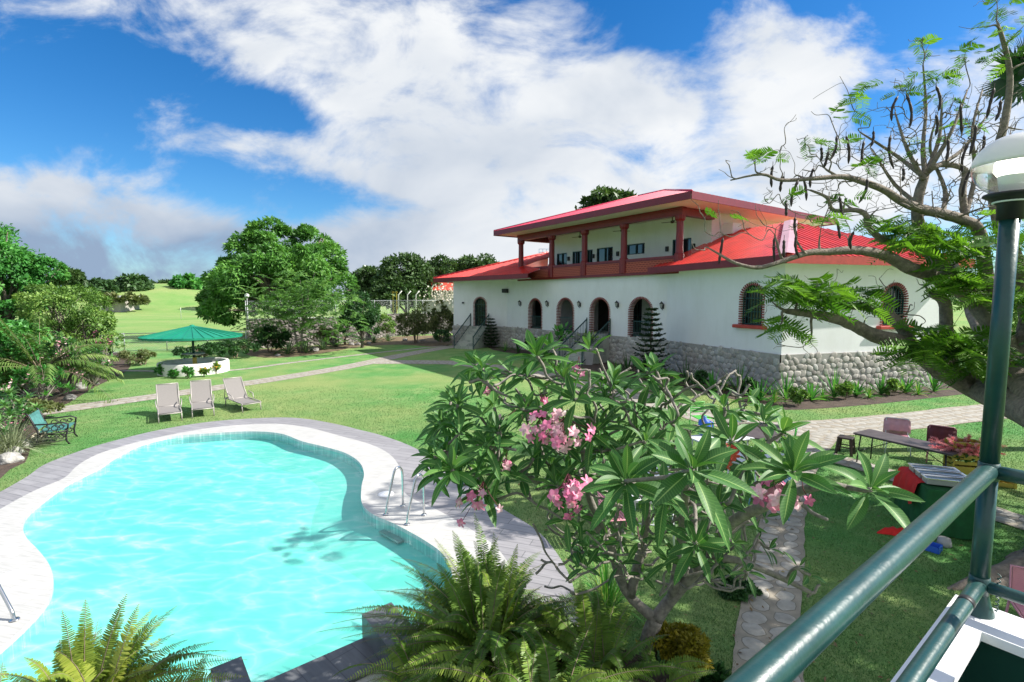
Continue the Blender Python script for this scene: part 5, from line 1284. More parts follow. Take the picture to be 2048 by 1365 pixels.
# ------------------------------------------------------------------ cast iron bench
bn = thing('garden_bench', 'bench with turquoise wooden slats and ornate black cast iron ends on the grass', 'bench', G(108, 885))
def bench(t):
    W = .85                                      # local: seat faces +x, length along y
    M_ = Matrix.Rotation(R(30), 3, 'Z'); o = Vector(t.location)
    T = lambda x, y, z_: o+M_@Vector((x, y, z_))
    for k in range(4):
        g = MB(); x = -.12+.15*k; z_ = .41-.02*(k % 2)+(.025 if k == 3 else 0); g.bar(T(x, -W/2, z_), T(x, W/2, z_), .11, .028, up=(0, 0, 1)); g.build('seat_slat', M['teal_wood'], t)
    for k in range(2):
        g = MB(); g.bar(T(-.24-.12*k, -W/2, .50+.34*k), T(-.24-.12*k, W/2, .50+.34*k), .028, .09, up=(-.3, 0, 1)); g.build('back_rail', M['teal_wood'], t)
    g = MB()
    for k in range(9): y = -W/2+.1+k*(W-.2)/8; g.bar(T(-.25, y, .52), T(-.355, y, .82), .05, .02, up=(1, 0, .3))
    g.build('back_slats', M['teal_wood'], t)
    for y in (-W/2, W/2):
        g = MB()
        g.tube([T(.42, y, 0), T(.36, y, .1), T(.36, y, .25), T(.40, y, .40), T(.36, y, .44)], .022, 6); g.tube([T(-.34, y, 0), T(-.24, y, .12), T(-.2, y, .3), T(-.22, y, .46), T(-.38, y, .9), T(-.42, y, .93)], .024, 6)
        g.tube([T(-.27, y, .62), T(0, y, .60), T(.30, y, .62), T(.42, y, .56), T(.40, y, .42)], .022, 6); g.tube([T(-.2, y, .36), T(.1, y, .33), T(.38, y, .38)], .02, 6)
        for (cx, cz, r) in ((-.05, .47, .09), (.14, .47, .09), (.28, .5, .06), (.1, .2, .1), (-.08, .22, .08), (.26, .22, .07)):
            g.tube([T(cx+math.cos(a)*r*(1-.05*a), y, cz+math.sin(a)*r*(1-.05*a)) for a in [j*.6 for j in range(14)]], .012, 5)
        g.tube([T(-.22, y, .14), T(.1, y, .1), T(.36, y, .14)], .014, 5)
        g.build('iron_end', M['black_iron'], t)
bench(bn)

# ------------------------------------------------------------------ pool fittings
def pool_rail(name, label, a, b, h, group, lean=.12):
    """polished hoop from deck point a (behind) to pool edge b"""
    t = thing(name, label, 'handrail', b, group); d = (b-a); 
    pts = [a, a+Vector((0, 0, h*.75)), a+d*.10+Vector((0, 0, h*.95)), a+d*.28+Vector((0, 0, h)), a+d*.48+Vector((0, 0, h*.93)), a+d*.72+Vector((0, 0, h*.55)), a+d*.93+Vector((0, 0, h*.2)), a+d*.97+Vector((0, 0, h*.08)), b+Vector((0, 0, -.02))]
    g = MB(); g.tube(smooth_open(pts, 5), .021, 10); g.build('hoop', M['steel'], t)
    for p, c in ((a, 0), (b, 1)): g = MB(); g.lathe([(.0, .02), (.045, .02), (.05, .012)], p, 12); g.build('flange', M['steel'], t)
    return t
z12 = Vector((0, 0, .012))
pool_rail('pool_handrail', 'polished steel pool handrail, farther one of the pair on the right pool side', G(806, 1014)+z12, G(772, 1031)+z12, .80, 'pool handrails')
pool_rail('pool_handrail', 'polished steel pool handrail, nearer one of the pair, beside the plumeria leaves', G(848, 1032)+z12, G(814, 1051)+z12, .80, 'pool handrails')
pool_rail('pool_handrail', 'polished steel handrail at the left edge of the view beside the pool', G(-55, 1205)+z12, G(30, 1243)+z12, .62, 'pool handrails')
for (u, v, w) in ((18, 1155, 'round white skimmer lid in the paving near the left handrail'), (772, 990, 'round white skimmer lid in the paving beside the pair of handrails')):
    p = G(u, v); g = MB(); g.lathe([(.16, .013), (.16, .022), (.13, .026), (0, .026)], p, 24); g.lathe([(.03, .026), (.03, .03), (0, .03)], p, 8); tag(g.build('skimmer_lid', M['white_gloss'], origin=p), w, 'lid', 'skimmer lids')
ldr = thing('pool_ladder', 'submerged grey ladder steps on the pool wall below the handrails', 'ladder', G(800, 1060)); g = MB()
a = G(772, 1036); b = G(812, 1056); d = (a-b).normalized(); inn = Vector((-.5, -.8, 0)).normalized()
for k in range(2): q = inn*(.12+.12*k)+Vector((0, 0, -.2-.14*k)); h = MB(); h.bar(a+q, b+q, .12, .03); h.build('step', M['planter_grey'], ldr)
# tiled planter ledge at the pool's near end
def ledge(name, label, pts, z1, m='dark_tile', z0=-.3):
    g = MB(); g.prism([(p.x, p.y) for p in pts], z0, z1); o = g.build(name, M[m], origin=Vector((pts[0].x, pts[0].y, 0))); return tag(o, label, 'wall')
e0, e1 = G(718, 1288), G(545, 1365); ed = (e1-e0).normalized(); en = Vector((-ed.y, ed.x, 0)); en = en if en.y < 0 else -en
g = MB(); q = [e0-ed*.35, e1+ed*5, e1+ed*5+en*.55, e0-ed*.35+en*.55]; g.prism([(p.x, p.y) for p in q], -.3, .05); tag(g.build('pool_ledge', M['dark_tile']), kind='structure')
pw = [e0-ed*.42-en*.02, e0-ed*.05-en*.02, e0-ed*.05+en*2.6, e0-ed*.42+en*2.6]
ledge('tiled_wall', 'low dark grey tiled wall ending at the pool corner, overhung by ferns', pw, .33)
q = G(455, 1380); pw2 = [q+ed*.14, q-ed*.14, q-ed*.14+en*.6, q+ed*.14+en*.6]
ledge('tiled_wall', 'small grey tiled wall end showing at the bottom edge behind the left fern', pw2, .3)
fs_ = [e0-ed*.42+en*.75, e0-ed*1.6+en*1.0, e0-ed*2.1+en*3.2, e0-ed*.42+en*3.2]
g = MB(); g.prism([(p.x, p.y) for p in fs_], .0, .40); tag(g.build('bed_soil', M['soil']), kind='structure')

q0 = e1+ed*.55+en*.56; g = MB(); g.prism([(p.x, p.y) for p in (q0, q0+ed*4, q0+ed*4+en*1.5, q0+en*1.5)], 0, .10); tag(g.build('bed_soil', M['soil']), kind='structure')
# ------------------------------------------------------------------ tables, chairs and catering things on the right
def folding_table(label, c, rz, L, W, top_m, leg_m, h=.74, style='trestle', group='folding tables on the grass'):
    t = thing('folding_table', label, 'table', Vector((c.x, c.y, 0)), group); Mr = Matrix.Rotation(rz, 3, 'Z'); o = Vector((c.x, c.y, 0))
    T = lambda x, y, z_: o+Mr@Vector((x, y, z_))
    g = MB(); g.box(o+Vector((0, 0, h-.02)), (L, W, .035), rz, bev=.012); g.box(o+Vector((0, 0, h-.045)), (L-.06, W-.06, .02), rz); g.build('table_top', M[top_m], t)
    for s in (-1, 1):
        for k in (-1, 1):
            g = MB(); g.tube([T(s*(L/2-.14), k*(W/2-.09), h-.05), T(s*(L/2-.10), k*(W/2-.05), 0)], .016, 7); g.build('leg', M[leg_m], t)
        g = MB(); g.tube([T(s*(L/2-.12), -W/2+.07, .3), T(s*(L/2-.12), W/2-.07, .3)], .012, 6)
        g.tube([T(s*(L/2-.12), 0, .3), T(s*.2, 0, h-.06)], .010, 6); g.build('brace', M[leg_m], t)
    return t
# table at the right with its stool and chairs
a = G(1705.5, 865, .74); b = G(1868, 901, .74); dv = (b-a).normalized(); nv = Vector((-dv.y, dv.x, 0)); nv = nv if nv.x > 0 else -nv
LR = 1.95; c = a+dv*LR/2+nv*.36
rzR = math.atan2(dv.y, dv.x)
folding_table('long brown folding table with dark legs in front of the pink towel chair', c, rzR, LR, .72, 'brown_top', 'black_iron')
def slat_chair(name, label, c, rz, seat_m, leg_m, group=None, w=.46, h=.84, cloth=None, nsl=8, frame_m=None):
    """metal legs with a slatted seat and backrest; sitter faces local +y"""
    t = thing(name, label, 'chair', Vector((c.x, c.y, 0)), group, rz); zs = .44
    old = t.rotation_euler.copy(); o = Vector((c.x, c.y, 0)); Mr = Matrix.Rotation(rz, 3, 'Z'); T = lambda x, y, z_: o+Vector((x, y, z_))
    g = MB()
    for k in range(nsl): y = -w/2+.04+k*(w-.08)/(nsl-1); g.bar(T(-w/2+.02, y, zs), T(w/2-.02, y, zs), .035, .016)
    g.build('seat', M[seat_m], t)
    g = MB()
    for k in range(max(4, nsl-2)): z_ = zs+.1+k*(h-zs-.14)/(max(4, nsl-2)-1); g.bar(T(-w/2+.02, -w/2-.02-.1*(z_-zs), z_), T(w/2-.02, -w/2-.02-.1*(z_-zs), z_), .016, .035)
    g.build('backrest', M[seat_m], t)
    g = MB(); fm = frame_m or leg_m
    g.tube([T(-w/2, w/2, zs), T(-w/2, -w/2, zs), T(-w/2, -w/2-.04, h), T(w/2, -w/2-.04, h), T(w/2, -w/2, zs), T(w/2, w/2, zs), T(-w/2, w/2, zs)], .014, 6); g.build('frame', M[fm], t)
    for (x, y) in ((-1, -1), (1, -1), (-1, 1), (1, 1)): g = MB(); g.tube([T(x*w/2, y*w/2, zs), T(x*(w/2+.03), y*(w/2+.04), 0)], .013, 6); g.build('leg', M[leg_m], t)
    if cloth:
        g = MB(); n, m = 14, 10; rr = random.Random(3); vs = []
        prof = [(.10, zs+.10), (.06, zs+.25), (-.02, h-.06), (-.05, h+.012), (-.10, h-.04), (-.13, zs+.2), (-.15, zs-.12)]
        sm = smooth_open([Vector((0, p[0], p[1])) for p in prof], 3)
        for p in sm:
            for k in range(n+1):
                x = -w/2-.05+(w+.1)*k/n; drop = .06*max(0, abs(2*k/n-1)-.8)/.2; vs.append(T(x, -w/2+p.y+.012*math.sin(k*1.3), p.z-drop))
        m = len(sm); g.add(vs, [(i*(n+1)+k, i*(n+1)+k+1, (i+1)*(n+1)+k+1, (i+1)*(n+1)+k) for i in range(m-1) for k in range(n)], 0, True)
        ct = thing('towel' if cloth == 'towel' else 'cloth', *( ('dusty pink towel draped over the chair back behind the brown folding table', 'towel') if cloth == 'towel' else ('dark maroon cloth hung over the red chair back', 'cloth')), loc=t.location, rz=rz)
        g.build('fabric', M[cloth], ct)
    return t
def yaw_facing(c, target): d = target-c; return math.atan2(d.y, d.x)-math.pi/2
# chairs on the far side of that table
pc1 = G(1793, 905); slat_chair('folding_chair', 'chair with pale legs under a dusty pink towel, behind the long brown table', pc1, yaw_facing(pc1, c), 'pink_plastic', 'white_plastic', 'chairs around the tables', cloth='towel')
pc2 = G(1880, 925); slat_chair('folding_chair', 'dark red chair with pink slats beside the pink plume crate', pc2, yaw_facing(pc2, c+dv*.7), 'pink_plastic', 'pink_plastic', 'chairs around the tables', cloth='maroon')
st = thing('plastic_stool', 'dark brown plastic stool at the end of the long brown table', 'stool', G(1690, 908)); o = st.location; g = MB(); g.box(o+Vector((0, 0, .43)), (.33, .33, .04), rzR+.3, bev=.012); g.build('seat', M['brown_plastic'], st)
Mr = Matrix.Rotation(rzR+.3, 3, 'Z')
for x, y in ((-1, -1), (1, -1), (-1, 1), (1, 1)): g = MB(); g.bar(o+Mr@Vector((x*.13, y*.13, .42)), o+Mr@Vector((x*.17, y*.17, 0)), .055, .045); g.build('leg', M['brown_plastic'], st)
g = MB()
for (x0, y0, x1, y1) in ((-1, -1, 1, -1), (1, -1, 1, 1), (1, 1, -1, 1), (-1, 1, -1, -1)): g.bar(o+Mr@Vector((x0*.15, y0*.15, .2)), o+Mr@Vector((x1*.15, y1*.15, .2)), .02, .03)
g.build('stretcher', M['brown_plastic'], st)
# buffet with green and red cloths and three steel trays
b0 = G(1802, 1000, .0); 
tl = G(1846, 962, .8); tr = G(1945, 985, .8)
bdir = Vector((.93, -.36, 0)).normalized(); bper = Vector((.36, .93, 0)).normalized()
bc = G(1886, 960, .80); bc.z = 0
bf = thing('buffet_table', 'buffet table covered to the ground with green cloth', 'table', bc)
def draped(parent, name, c, ux, uy, L, W, z1, z0, m, flare=.05, amp=.03, n=44, seed=1):
    rr = random.Random(seed); g = MB(); ring = []
    per = [(-L/2, -W/2), (L/2, -W/2), (L/2, W/2), (-L/2, W/2)]
    for (x0, y0), (x1, y1) in zip(per, per[1:]+per[:1]):
        for k in range(n//4): s = k/(n//4); ring.append((x0+(x1-x0)*s, y0+(y1-y0)*s))
    rows = 6; vs = []
    for j in range(rows+1):
        t = j/rows; z_ = z1+(z0-z1)*t
        for i, (x, y) in enumerate(ring):
            r = math.hypot(x, y); f = 1+t*(flare/r*(1.2+math.sin(i*1.9+seed))+amp*math.sin(i*2.3+t*1.5)/r)
            vs.append(c+ux*(x*f)+uy*(y*f)+Vector((0, 0, z_+.01*math.sin(i*.9)*(t > .9))))
    m_ = len(ring); fs = [(j*m_+i, j*m_+(i+1) % m_, (j+1)*m_+(i+1) % m_, (j+1)*m_+i) for j in range(rows) for i in range(m_)]
    g.add(vs, fs, 0, True); g.add(vs[:m_], [tuple(range(m_))]); return g.build(name, M[m], parent)
draped(bf, 'tablecloth', bc, bdir, bper, .82, 1.15, .78, .03, 'green_cloth')
rc = thing('red_cloth', 'bright red cloth draped over the left side of the buffet table', 'cloth', bc-bdir*.3+Vector((0, 0, .80)))
g = MB(); n = 12; vs = []
for j, (x, z_) in enumerate(((.0, .797), (-.15, .80), (-.41, .803), (-.46, .77), (-.50, .6), (-.52, .48), (-.53, .40))):
    for k in range(n+1): y = -.3+.9*k/n; vs.append(bc+bdir*(x-.02*math.sin(k*1.7)*(z_ < .75))+bper*y+Vector((0, 0, z_-(.05*math.sin(k*.8) if j == 6 else 0))))
g.add(vs, [(j*(n+1)+k, j*(n+1)+k+1, (j+1)*(n+1)+k+1, (j+1)*(n+1)+k) for j in range(6) for k in range(n)], 0, True); g.build('fabric', M['red_cloth'], rc)
def tray(label, c):
    t = thing('steel_tray', label, 'tray', c, 'steel trays on the buffet table'); g = MB(); L, W = .70, .25
    A_ = math.atan2(bdir.y, bdir.x)
    def ringv(l, w, z_): return [c+bdir*(sx_*l/2)+bper*(sy_*w/2)+Vector((0, 0, z_)) for sx_, sy_ in ((-1, -1), (1, -1), (1, 1), (-1, 1))]
    rs = [ringv(L, W, .10), ringv(L, W, .115), ringv(L-.05, W-.05, .115), ringv(L-.09, W-.09, .06), ]
    vs = [p for r_ in rs for p in r_]; fs = [(4*j+i, 4*j+(i+1) % 4, 4*j+4+(i+1) % 4, 4*j+4+i) for j in range(3) for i in range(4)]+[(12, 13, 14, 15)]
    g.add(vs, fs); g.build('pan', M['steel'], t)
    g = MB(); g.box(c+Vector((0, 0, .05)), (L-.03, W-.03, .095), A_, bev=.01); g.build('body', M['galv'], t)
    return t
for k, w in enumerate(('nearest of the three empty steel food trays on the buffet table', 'middle one of the three steel food trays on the buffet', 'farthest steel food tray, next to the yellow crates')):
    tray(w, bc+bper*(-.28+.30*k)-bdir*.03+Vector((0, 0, .806)))
# crates with the pink plume plant
cb = G(1915, 965); cb = Vector((cb.x+.1, cb.y, 0))
def crate(label, c, rz):
    t = thing('plastic_crate', label, 'crate', c, 'yellow crates behind the buffet', rz); g = MB(); o = Vector(c); L, W, H = .52, .36, .3
    for s in (-1, 1):
        for k in range(3): z_ = .03+k*.115; g.box(o+Vector((0, s*W/2, z_+.03)), (L, .02, .075)); g.box(o+Vector((s*L/2, 0, z_+.03)), (.02, W, .075))
        for q in (-1, 1): g.box(o+Vector((s*L/2, q*W/2, H/2)), (.045, .045, H))
    g.box(o+Vector((0, 0, .015)), (L, W, .03)); g.build('shell', M['crate'], t); return t
crate('bottom yellow crate of the stack, standing on the grass behind the buffet', cb, -.3)
crate('middle yellow crate of the stack of three behind the buffet', cb+Vector((0, 0, .30)), -.34)
crate('topmost yellow crate of the stack, holding the pink plume plant', cb+Vector((0, 0, .60)), -.3)
crate('small yellow crate to the right of the stack, partly behind the lamp post', cb+Vector((.62, -.1, 0)), -.45)
pp = thing('plume_plant', 'bunch of coral pink feathery plumes standing in the top crate', 'plant', cb+Vector((0, 0, .66))); rng = np.random.default_rng(8); parts = []; b = np.array(pp.location)
for k in range(85):
    a = rng.uniform(0, 6.283); l = rng.uniform(.36, .6); e = rng.uniform(.45, 1.45); d = np.array([math.cos(a)*math.cos(e)*1.5, math.sin(a)*math.cos(e), math.sin(e)*.8]); n = 150; s = rng.uniform(.3, 1, n)
    pos = b+np.array([.12*math.cos(a), .08*math.sin(a), 0])+np.outer(s*l, d)-np.outer(s*s*.12, [0, 0, 1]); parts.append(leaf_quads(pos, d+rng.normal(size=(n, 3))*.8, rng.normal(size=(n, 3)), np.full(n, .05), np.full(n, .008), np.full(n, rng.uniform())))
V, A = cat(parts); quads('plume', V, A, M['plume'], pp)
k = 160; pos = b+rng.normal(size=(k, 3))*np.array([.16, .1, .06])+np.array([0, -.05, .02]); V, A = leaf_quads(pos, rng.normal(size=(k, 3)), rng.normal(size=(k, 3)), np.full(k, .12), np.full(k, .07), rng.uniform(0, 1, k)); quads('foliage', V, A, M['lf_dark'], pp)
# small things on the grass by the buffet
g = MB(); p = G(1792, 1068); rr = random.Random(2); n = 16; vs = [p+Vector((math.cos(k*.393)*rr.uniform(.2, .34), math.sin(k*.393)*rr.uniform(.08, .15), .01)) for k in range(n)]
vs2 = [p+(v-p)*.6+Vector((0, 0, rr.uniform(.04, .1))) for v in vs]; g.add(vs+vs2+[p+Vector((0, 0, .09))], [(k, (k+1) % n, n+(k+1) % n, n+k) for k in range(n)]+[(n+k, n+(k+1) % n, 2*n) for k in range(n)], 0, True)
tag(g.build('red_rag', M['red_cloth'], origin=p), 'crumpled red rag lying on the shaded grass beside the buffet', 'rag')
p = G(1856, 1098); g = MB()
for (dz_, l, w) in ((.03, .30, .2),): 
    g.box(p+Vector((0, 0, .012)), (l, w, .02), -.9, bev=.006)
    Mr = Matrix.Rotation(-.9, 3, 'Z')
    for s in (-1, 1): g.box(p+Mr@Vector((0, s*w/2, .05)), (l, .02, .09), -.9); g.box(p+Mr@Vector((s*l/2, 0, .05)), (.02, w+.02, .09), -.9)
tag(g.build('blue_tray', M['blue_plastic'], origin=p), 'blue plastic tray on the grass at the foot of the green cloth', 'tray')
g = MB(); p = G(1888, 1092); g.lathe([(0, .13), (.08, .13), (.1, .02), (.08, 0)], p, 16); tag(g.build('clear_tub', M['planter_grey'], origin=p), 'pale grey plastic tub beside the blue tray', 'tub')
# tables under and behind the plumeria
nr = G(1358, 1009, .74); d1 = Vector((-.97, .25, 0)).normalized(); d2 = Vector((.25, .97, 0))
folding_table('large white folding table seen through the plumeria branches', nr+d1*.38+d2*.92, math.atan2(d2.y, d2.x), 1.85, .76, 'white_plastic', 'white_plastic')
folding_table('brown topped folding table behind the plumeria beside the cross path', G(1535, 862, .74), R(52), 1.7, .72, 'brown_top', 'galv')
folding_table('white folding table between the two others, under the broad plumeria leaves', G(1508, 912, .74), R(40), 1.3, .7, 'white_plastic', 'white_plastic')
tb = folding_table('white folding table farthest left behind the plumeria, carrying a blue jug', G(1440, 874, .74), R(20), 1.4, .7, 'white_plastic', 'white_plastic')
jp = G(1408, 868, .76); jg = thing('water_jug', 'blue plastic water jug standing on the white folding table', 'jug', jp); g = MB(); g.lathe([(0, 0), (.13, .01), (.14, .05), (.14, .26), (.12, .33), (.05, .38), (.045, .43), (0, .44)], jp, 18); g.build('body', M['blue_plastic'], jg); g = MB(); g.tube([jp+Vector((.13, 0, .1)), jp+Vector((.2, 0, .15)), jp+Vector((.2, 0, .27)), jp+Vector((.12, 0, .31))], .016, 6); g.build('handle', M['blue_plastic'], jg)
p = G(1440, 895)+Vector((.1, 1.6, 0)); slat_chair('garden_chair', 'lime green slatted chair behind the blue jug', p, R(190), 'lime_plastic', 'lime_plastic', 'chairs around the tables')
p = G(1565, 915); slat_chair('garden_chair', 'lime green slatted chair beside the brown topped table', p, R(60), 'lime_plastic', 'lime_plastic', 'chairs around the tables')
p = G(1536, 1030); slat_chair('garden_chair', 'light blue slatted metal chair on the stone walk behind the pink flowers', p, R(80), 'sky_plastic', 'sky_plastic', 'chairs around the tables')
p = G(1235, 1080); slat_chair('garden_chair', 'pink slatted chair under the plumeria left of the white table', p, R(-80), 'pink_plastic', 'pink_plastic', 'chairs around the tables')
p = G(2062, 1310)+Vector((.15, 0, 0)); slat_chair('garden_chair', 'pink slatted metal chair beyond the balcony corner at the right edge', p, R(150), 'pink_plastic', 'pink_plastic', 'chairs around the tables', w=.5, nsl=14)
p = G(1535, 862, .74)+Vector((-.45, .0, -.76)); g = MB(); g.box(p+Vector((0, .3, .86)), (.3, .2, .2), .4, bev=.02); g.tube([p+Vector((-.1, .3, .96)), p+Vector((-.02, .3, 1.04)), p+Vector((.1, .3, .96))], .01, 5)
tag(g.build('carrier_bag', M['white_plastic'], origin=p+Vector((0, .3, .76))), 'white carrier bag standing on the brown topped table', 'bag')
# white bucket-like planters by the villa stairs
def potted(label, u, vtop, Y, h, leaf, seed, palm_=False):
    p = at_y(u, Y); t = thing('potted_plant', label, 'potted plant', p, 'potted plants at the villa stairs'); g = MB()
    w0, w1 = .30, .46
    sq = lambda w, z_: [p+Vector((sx_*w/2, sy_*w/2, z_)) for sx_, sy_ in ((-1, -1), (1, -1), (1, 1), (-1, 1))]
    rs = [sq(w0*1.6, 0), sq(w1*1.6, h), sq(w1*1.6-.09, h), sq(w1*1.6-.12, h-.12)]; vs = [q for r_ in rs for q in r_]
    g.add(vs, [(4*j+i, 4*j+(i+1) % 4, 4*j+4+(i+1) % 4, 4*j+4+i) for j in range(3) for i in range(4)]+[(12, 13, 14, 15)]); g.build('planter', M['planter_grey'], t)
    rr = random.Random(seed); g = MB(); b = p+Vector((0, 0, h-.1)); rng = np.random.default_rng(seed); P4 = []
    for k in range(34 if not palm_ else 44):
        a = rr.uniform(0, 6.283); e = rr.uniform(.3, 1.45); l = rr.uniform(.5, 1.15 if not palm_ else .95); tip = b+Vector((math.cos(a)*math.cos(e), math.sin(a)*math.cos(e), math.sin(e)))*l; g.tube([b, b.lerp(tip, .5)+Vector((0, 0, .05)), tip], .012, 5)
        d = np.array(tip-b)[None]/l+np.array([[0, 0, -.2]])
        s_ = .46 if not palm_ else .34; P4.append(leaf_quads(np.array(tip)[None]-d*.1, d, np.array([[0, 0, 1.0]])+rng.normal(size=(1, 3))*.4, np.array([s_]), np.array([s_*(.55 if not palm_ else .28)]), np.array([rr.random()])))
    g.build('stem', M['lf_dark'], t); V, A = cat(P4); quads('foliage', V, A, M[leaf], t); return t
potted('broad leaved plant in a tall square grey planter, left of the open veranda arch stairs', 1122, 683, 32.6, 1.15, 'lf_bright', 5)
potted('spiky leaved plant in a tall square grey planter, right in front of the stair railing', 1177, 692, 29.8, 1.15, 'lf_shrub', 6, True)
# Norfolk pines at the wall
def norfolk(label, u, v, vtop, wpx, seed):
    p = G(u, v); Y = p.y; H = zy(vtop, Y); Rm = wpx*.5*Y/1000; t = thing('norfolk_pine', label, 'tree', p, 'norfolk pines at the villa wall'); g = MB(); rng = np.random.default_rng(seed); rr = random.Random(seed)
    g.tube([p+Vector((0, 0, -.1)), p+Vector((0, 0, H*.6)), p+Vector((0, 0, H))], [.06, .04, .012], 7); parts = []; lv = int(H/.27)
    for i in range(lv):
        z_ = .25+(H-.3)*i/lv; r = Rm*(1-(z_/H))**.75*(1.05 if i else .8)+.08; nb = 7
        for k in range(nb):
            a = k*2*math.pi/nb+i*.5+rr.uniform(-.1, .1); d = np.array([math.cos(a), math.sin(a), .12]); n = 46; s = rng.uniform(.05, 1, n); ln = r*rr.uniform(.85, 1.05)
            base = np.array(p)+np.array([0, 0, z_]); sd = np.array([-d[1], d[0], 0]); pos = base+np.outer(s*ln, d)-np.outer(s*(1-s)*ln*.5, [0, 0, 1])
            dr = d*.6+sd*np.where(rng.uniform(size=n) > .5, 1, -1)[:, None]*.7+rng.normal(size=(n, 3))*.25+np.array([0, 0, .35]); parts.append(leaf_quads(pos, dr, rng.normal(size=(n, 3))*.3+np.array([0, 0, 1.0]), np.full(n, .17), np.full(n, .06), rng.uniform(0, 1, n)))
    g.build('trunk', M['bark'], t); V, A = cat(parts); quads('crown', V, A, M['lf_pine'], t); return t
norfolk('small tiered conifer beside the narrow stairs at the villa wall', 982, 696, 632, 36, 1)
norfolk('larger dark tiered conifer standing in front of the rightmost veranda arch', 1300, 752, 608, 76, 2)
# planting along the villa: many small clumps
bed('bed_soil', [(p.x, p.y) for p in [G(u, v) for u, v in ((985, 700), (1080, 715), (1200, 745), (1330, 768), (1450, 795), (1530, 815), (1600, 820), (1760, 808), (1900, 792), (1990, 780), (1990, 760), (1700, 778), (1558, 786), (1330, 722), (1060, 688), (975, 682))]], .0055, 'soil')
GB = 'low plants along the villa base'
WHERE = []
rr = random.Random(77)
spots = [(1010, 703), (1036, 707), (1062, 708), (1090, 714), (1232, 742), (1255, 748), (1285, 762), (1322, 766), (1350, 772), (1372, 770), (1398, 779), (1424, 786), (1450, 782), (1476, 790), (1500, 792), (1520, 803),
         (1548, 806), (1572, 800), (1597, 812), (1622, 802), (1645, 800), (1668, 796), (1690, 800), (1713, 793), (1738, 797), (1762, 790), (1788, 792), (1812, 786), (1836, 790), (1868, 784)]
words = ['spider plant', 'cordyline', 'fern clump', 'broad leaved plant']
for i, (u, v) in enumerate(spots):
    k = i % 4; p = G(u, v); L = rr.uniform(.5, .8)*(1.4 if u > 1530 else 1.65)
    side = 'shaded' if u < 1550 else 'sunlit'
    near = ('left of the potted plants' if u < 1110 else 'between the potted plants and the large conifer' if u < 1290 else 'right of the large conifer' if u < 1420 else 'below the arched window' if u < 1540 else 'at the sunny stone corner' if u < 1640 else 'below the wall vent' if u < 1740 else 'towards the flame tree')
    nth = sum(1 for q in spots[:i+1] if (('left' if q[0] < 1110 else 'a' if q[0] < 1290 else 'b' if q[0] < 1420 else 'c' if q[0] < 1540 else 'd' if q[0] < 1640 else 'e' if q[0] < 1740 else 'f') == ('left' if u < 1110 else 'a' if u < 1290 else 'b' if u < 1420 else 'c' if u < 1540 else 'd' if u < 1640 else 'e' if u < 1740 else 'f')))
    ordw = ['first', 'second', 'third', 'fourth', 'fifth', 'sixth', 'seventh'][nth-1]
    LB = lambda w: f'{w} {near}, {ordw} plant along there'
    if k == 0: rosette('spider_plant', LB('striped spider plant'), p, 34, L*.9, .045, 'lf_spider', 300+i, GB, .35, 1.45, .55)
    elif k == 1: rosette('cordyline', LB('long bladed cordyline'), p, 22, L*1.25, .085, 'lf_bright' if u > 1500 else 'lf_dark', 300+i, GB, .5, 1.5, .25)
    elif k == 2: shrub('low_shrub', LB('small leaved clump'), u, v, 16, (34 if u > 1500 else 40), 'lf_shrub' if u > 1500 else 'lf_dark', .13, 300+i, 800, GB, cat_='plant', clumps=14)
    else: rosette('leafy_plant', LB('broad leaved plant'), p, 16, L, .16, 'lf_bright', 300+i, GB, .45, 1.4, .35)
# ------------------------------------------------------------------ branching by attaching tips to the nearest limb
class Skel:
    def __init__(s, seed): s.n = []; s.r = random.Random(seed); s.g = MB()
    def limb(s, pts, r, sub=4, n=8):
        c = smooth_open([Vector(p) for p in pts], sub); m = len(c)
        if not isinstance(r, (list, tuple)): r = [r]
        rad = []
        for i in range(m):
            t = i/(m-1)*(len(r)-1); k = min(int(t), len(r)-2) if len(r) > 1 else 0; f = t-k
            rad.append(r[k]*(1-f)+r[min(k+1, len(r)-1)]*f)
        s.g.tube(c, rad, n, wob=.06, rng=s.r)
        for i in range(m): s.n.append((c[i], rad[i], (c[min(i+1, m-1)]-c[max(i-1, 0)]).normalized()))
    def tip(s, p, r1, rmax, jit=.12, n=6, up=0.0, pref=None, lo=.35):
        p = Vector(p); best = None
        for q, rr, d in s.n:
            v = p-q; L = v.length
            if L < 1e-3: continue
            c = L*(1.25-.45*d.dot(v/L))+(0 if q.z < p.z+.05 else (q.z-p.z)*.8)
            if best is None or c < best[0]: best = (c, q, rr, d)
        _, q, rr, d = best; L = (p-q).length; r0 = min(rmax, rr*.8)
        j = lambda k: Vector((s.r.uniform(-1, 1), s.r.uniform(-1, 1), s.r.uniform(-1, 1)))*(L*k)
        a = q+d*L*lo*.6+(p-q)*.12+j(jit*.5); b = q.lerp(p, .66)+j(jit)-Vector((0, 0, up*L)); 
        c = smooth_open([q, a, b, p], 4); m = len(c)
        rad = [r0+(r1-r0)*(i/(m-1))**.8 for i in range(m)]
        s.g.tube(c, rad, n, wob=.08, rng=s.r)
        for i in range(2, m): s.n.append((c[i], rad[i], (c[min(i+1, m-1)]-c[i-1]).normalized()))
        return (c[-1]-c[-2]).normalized()

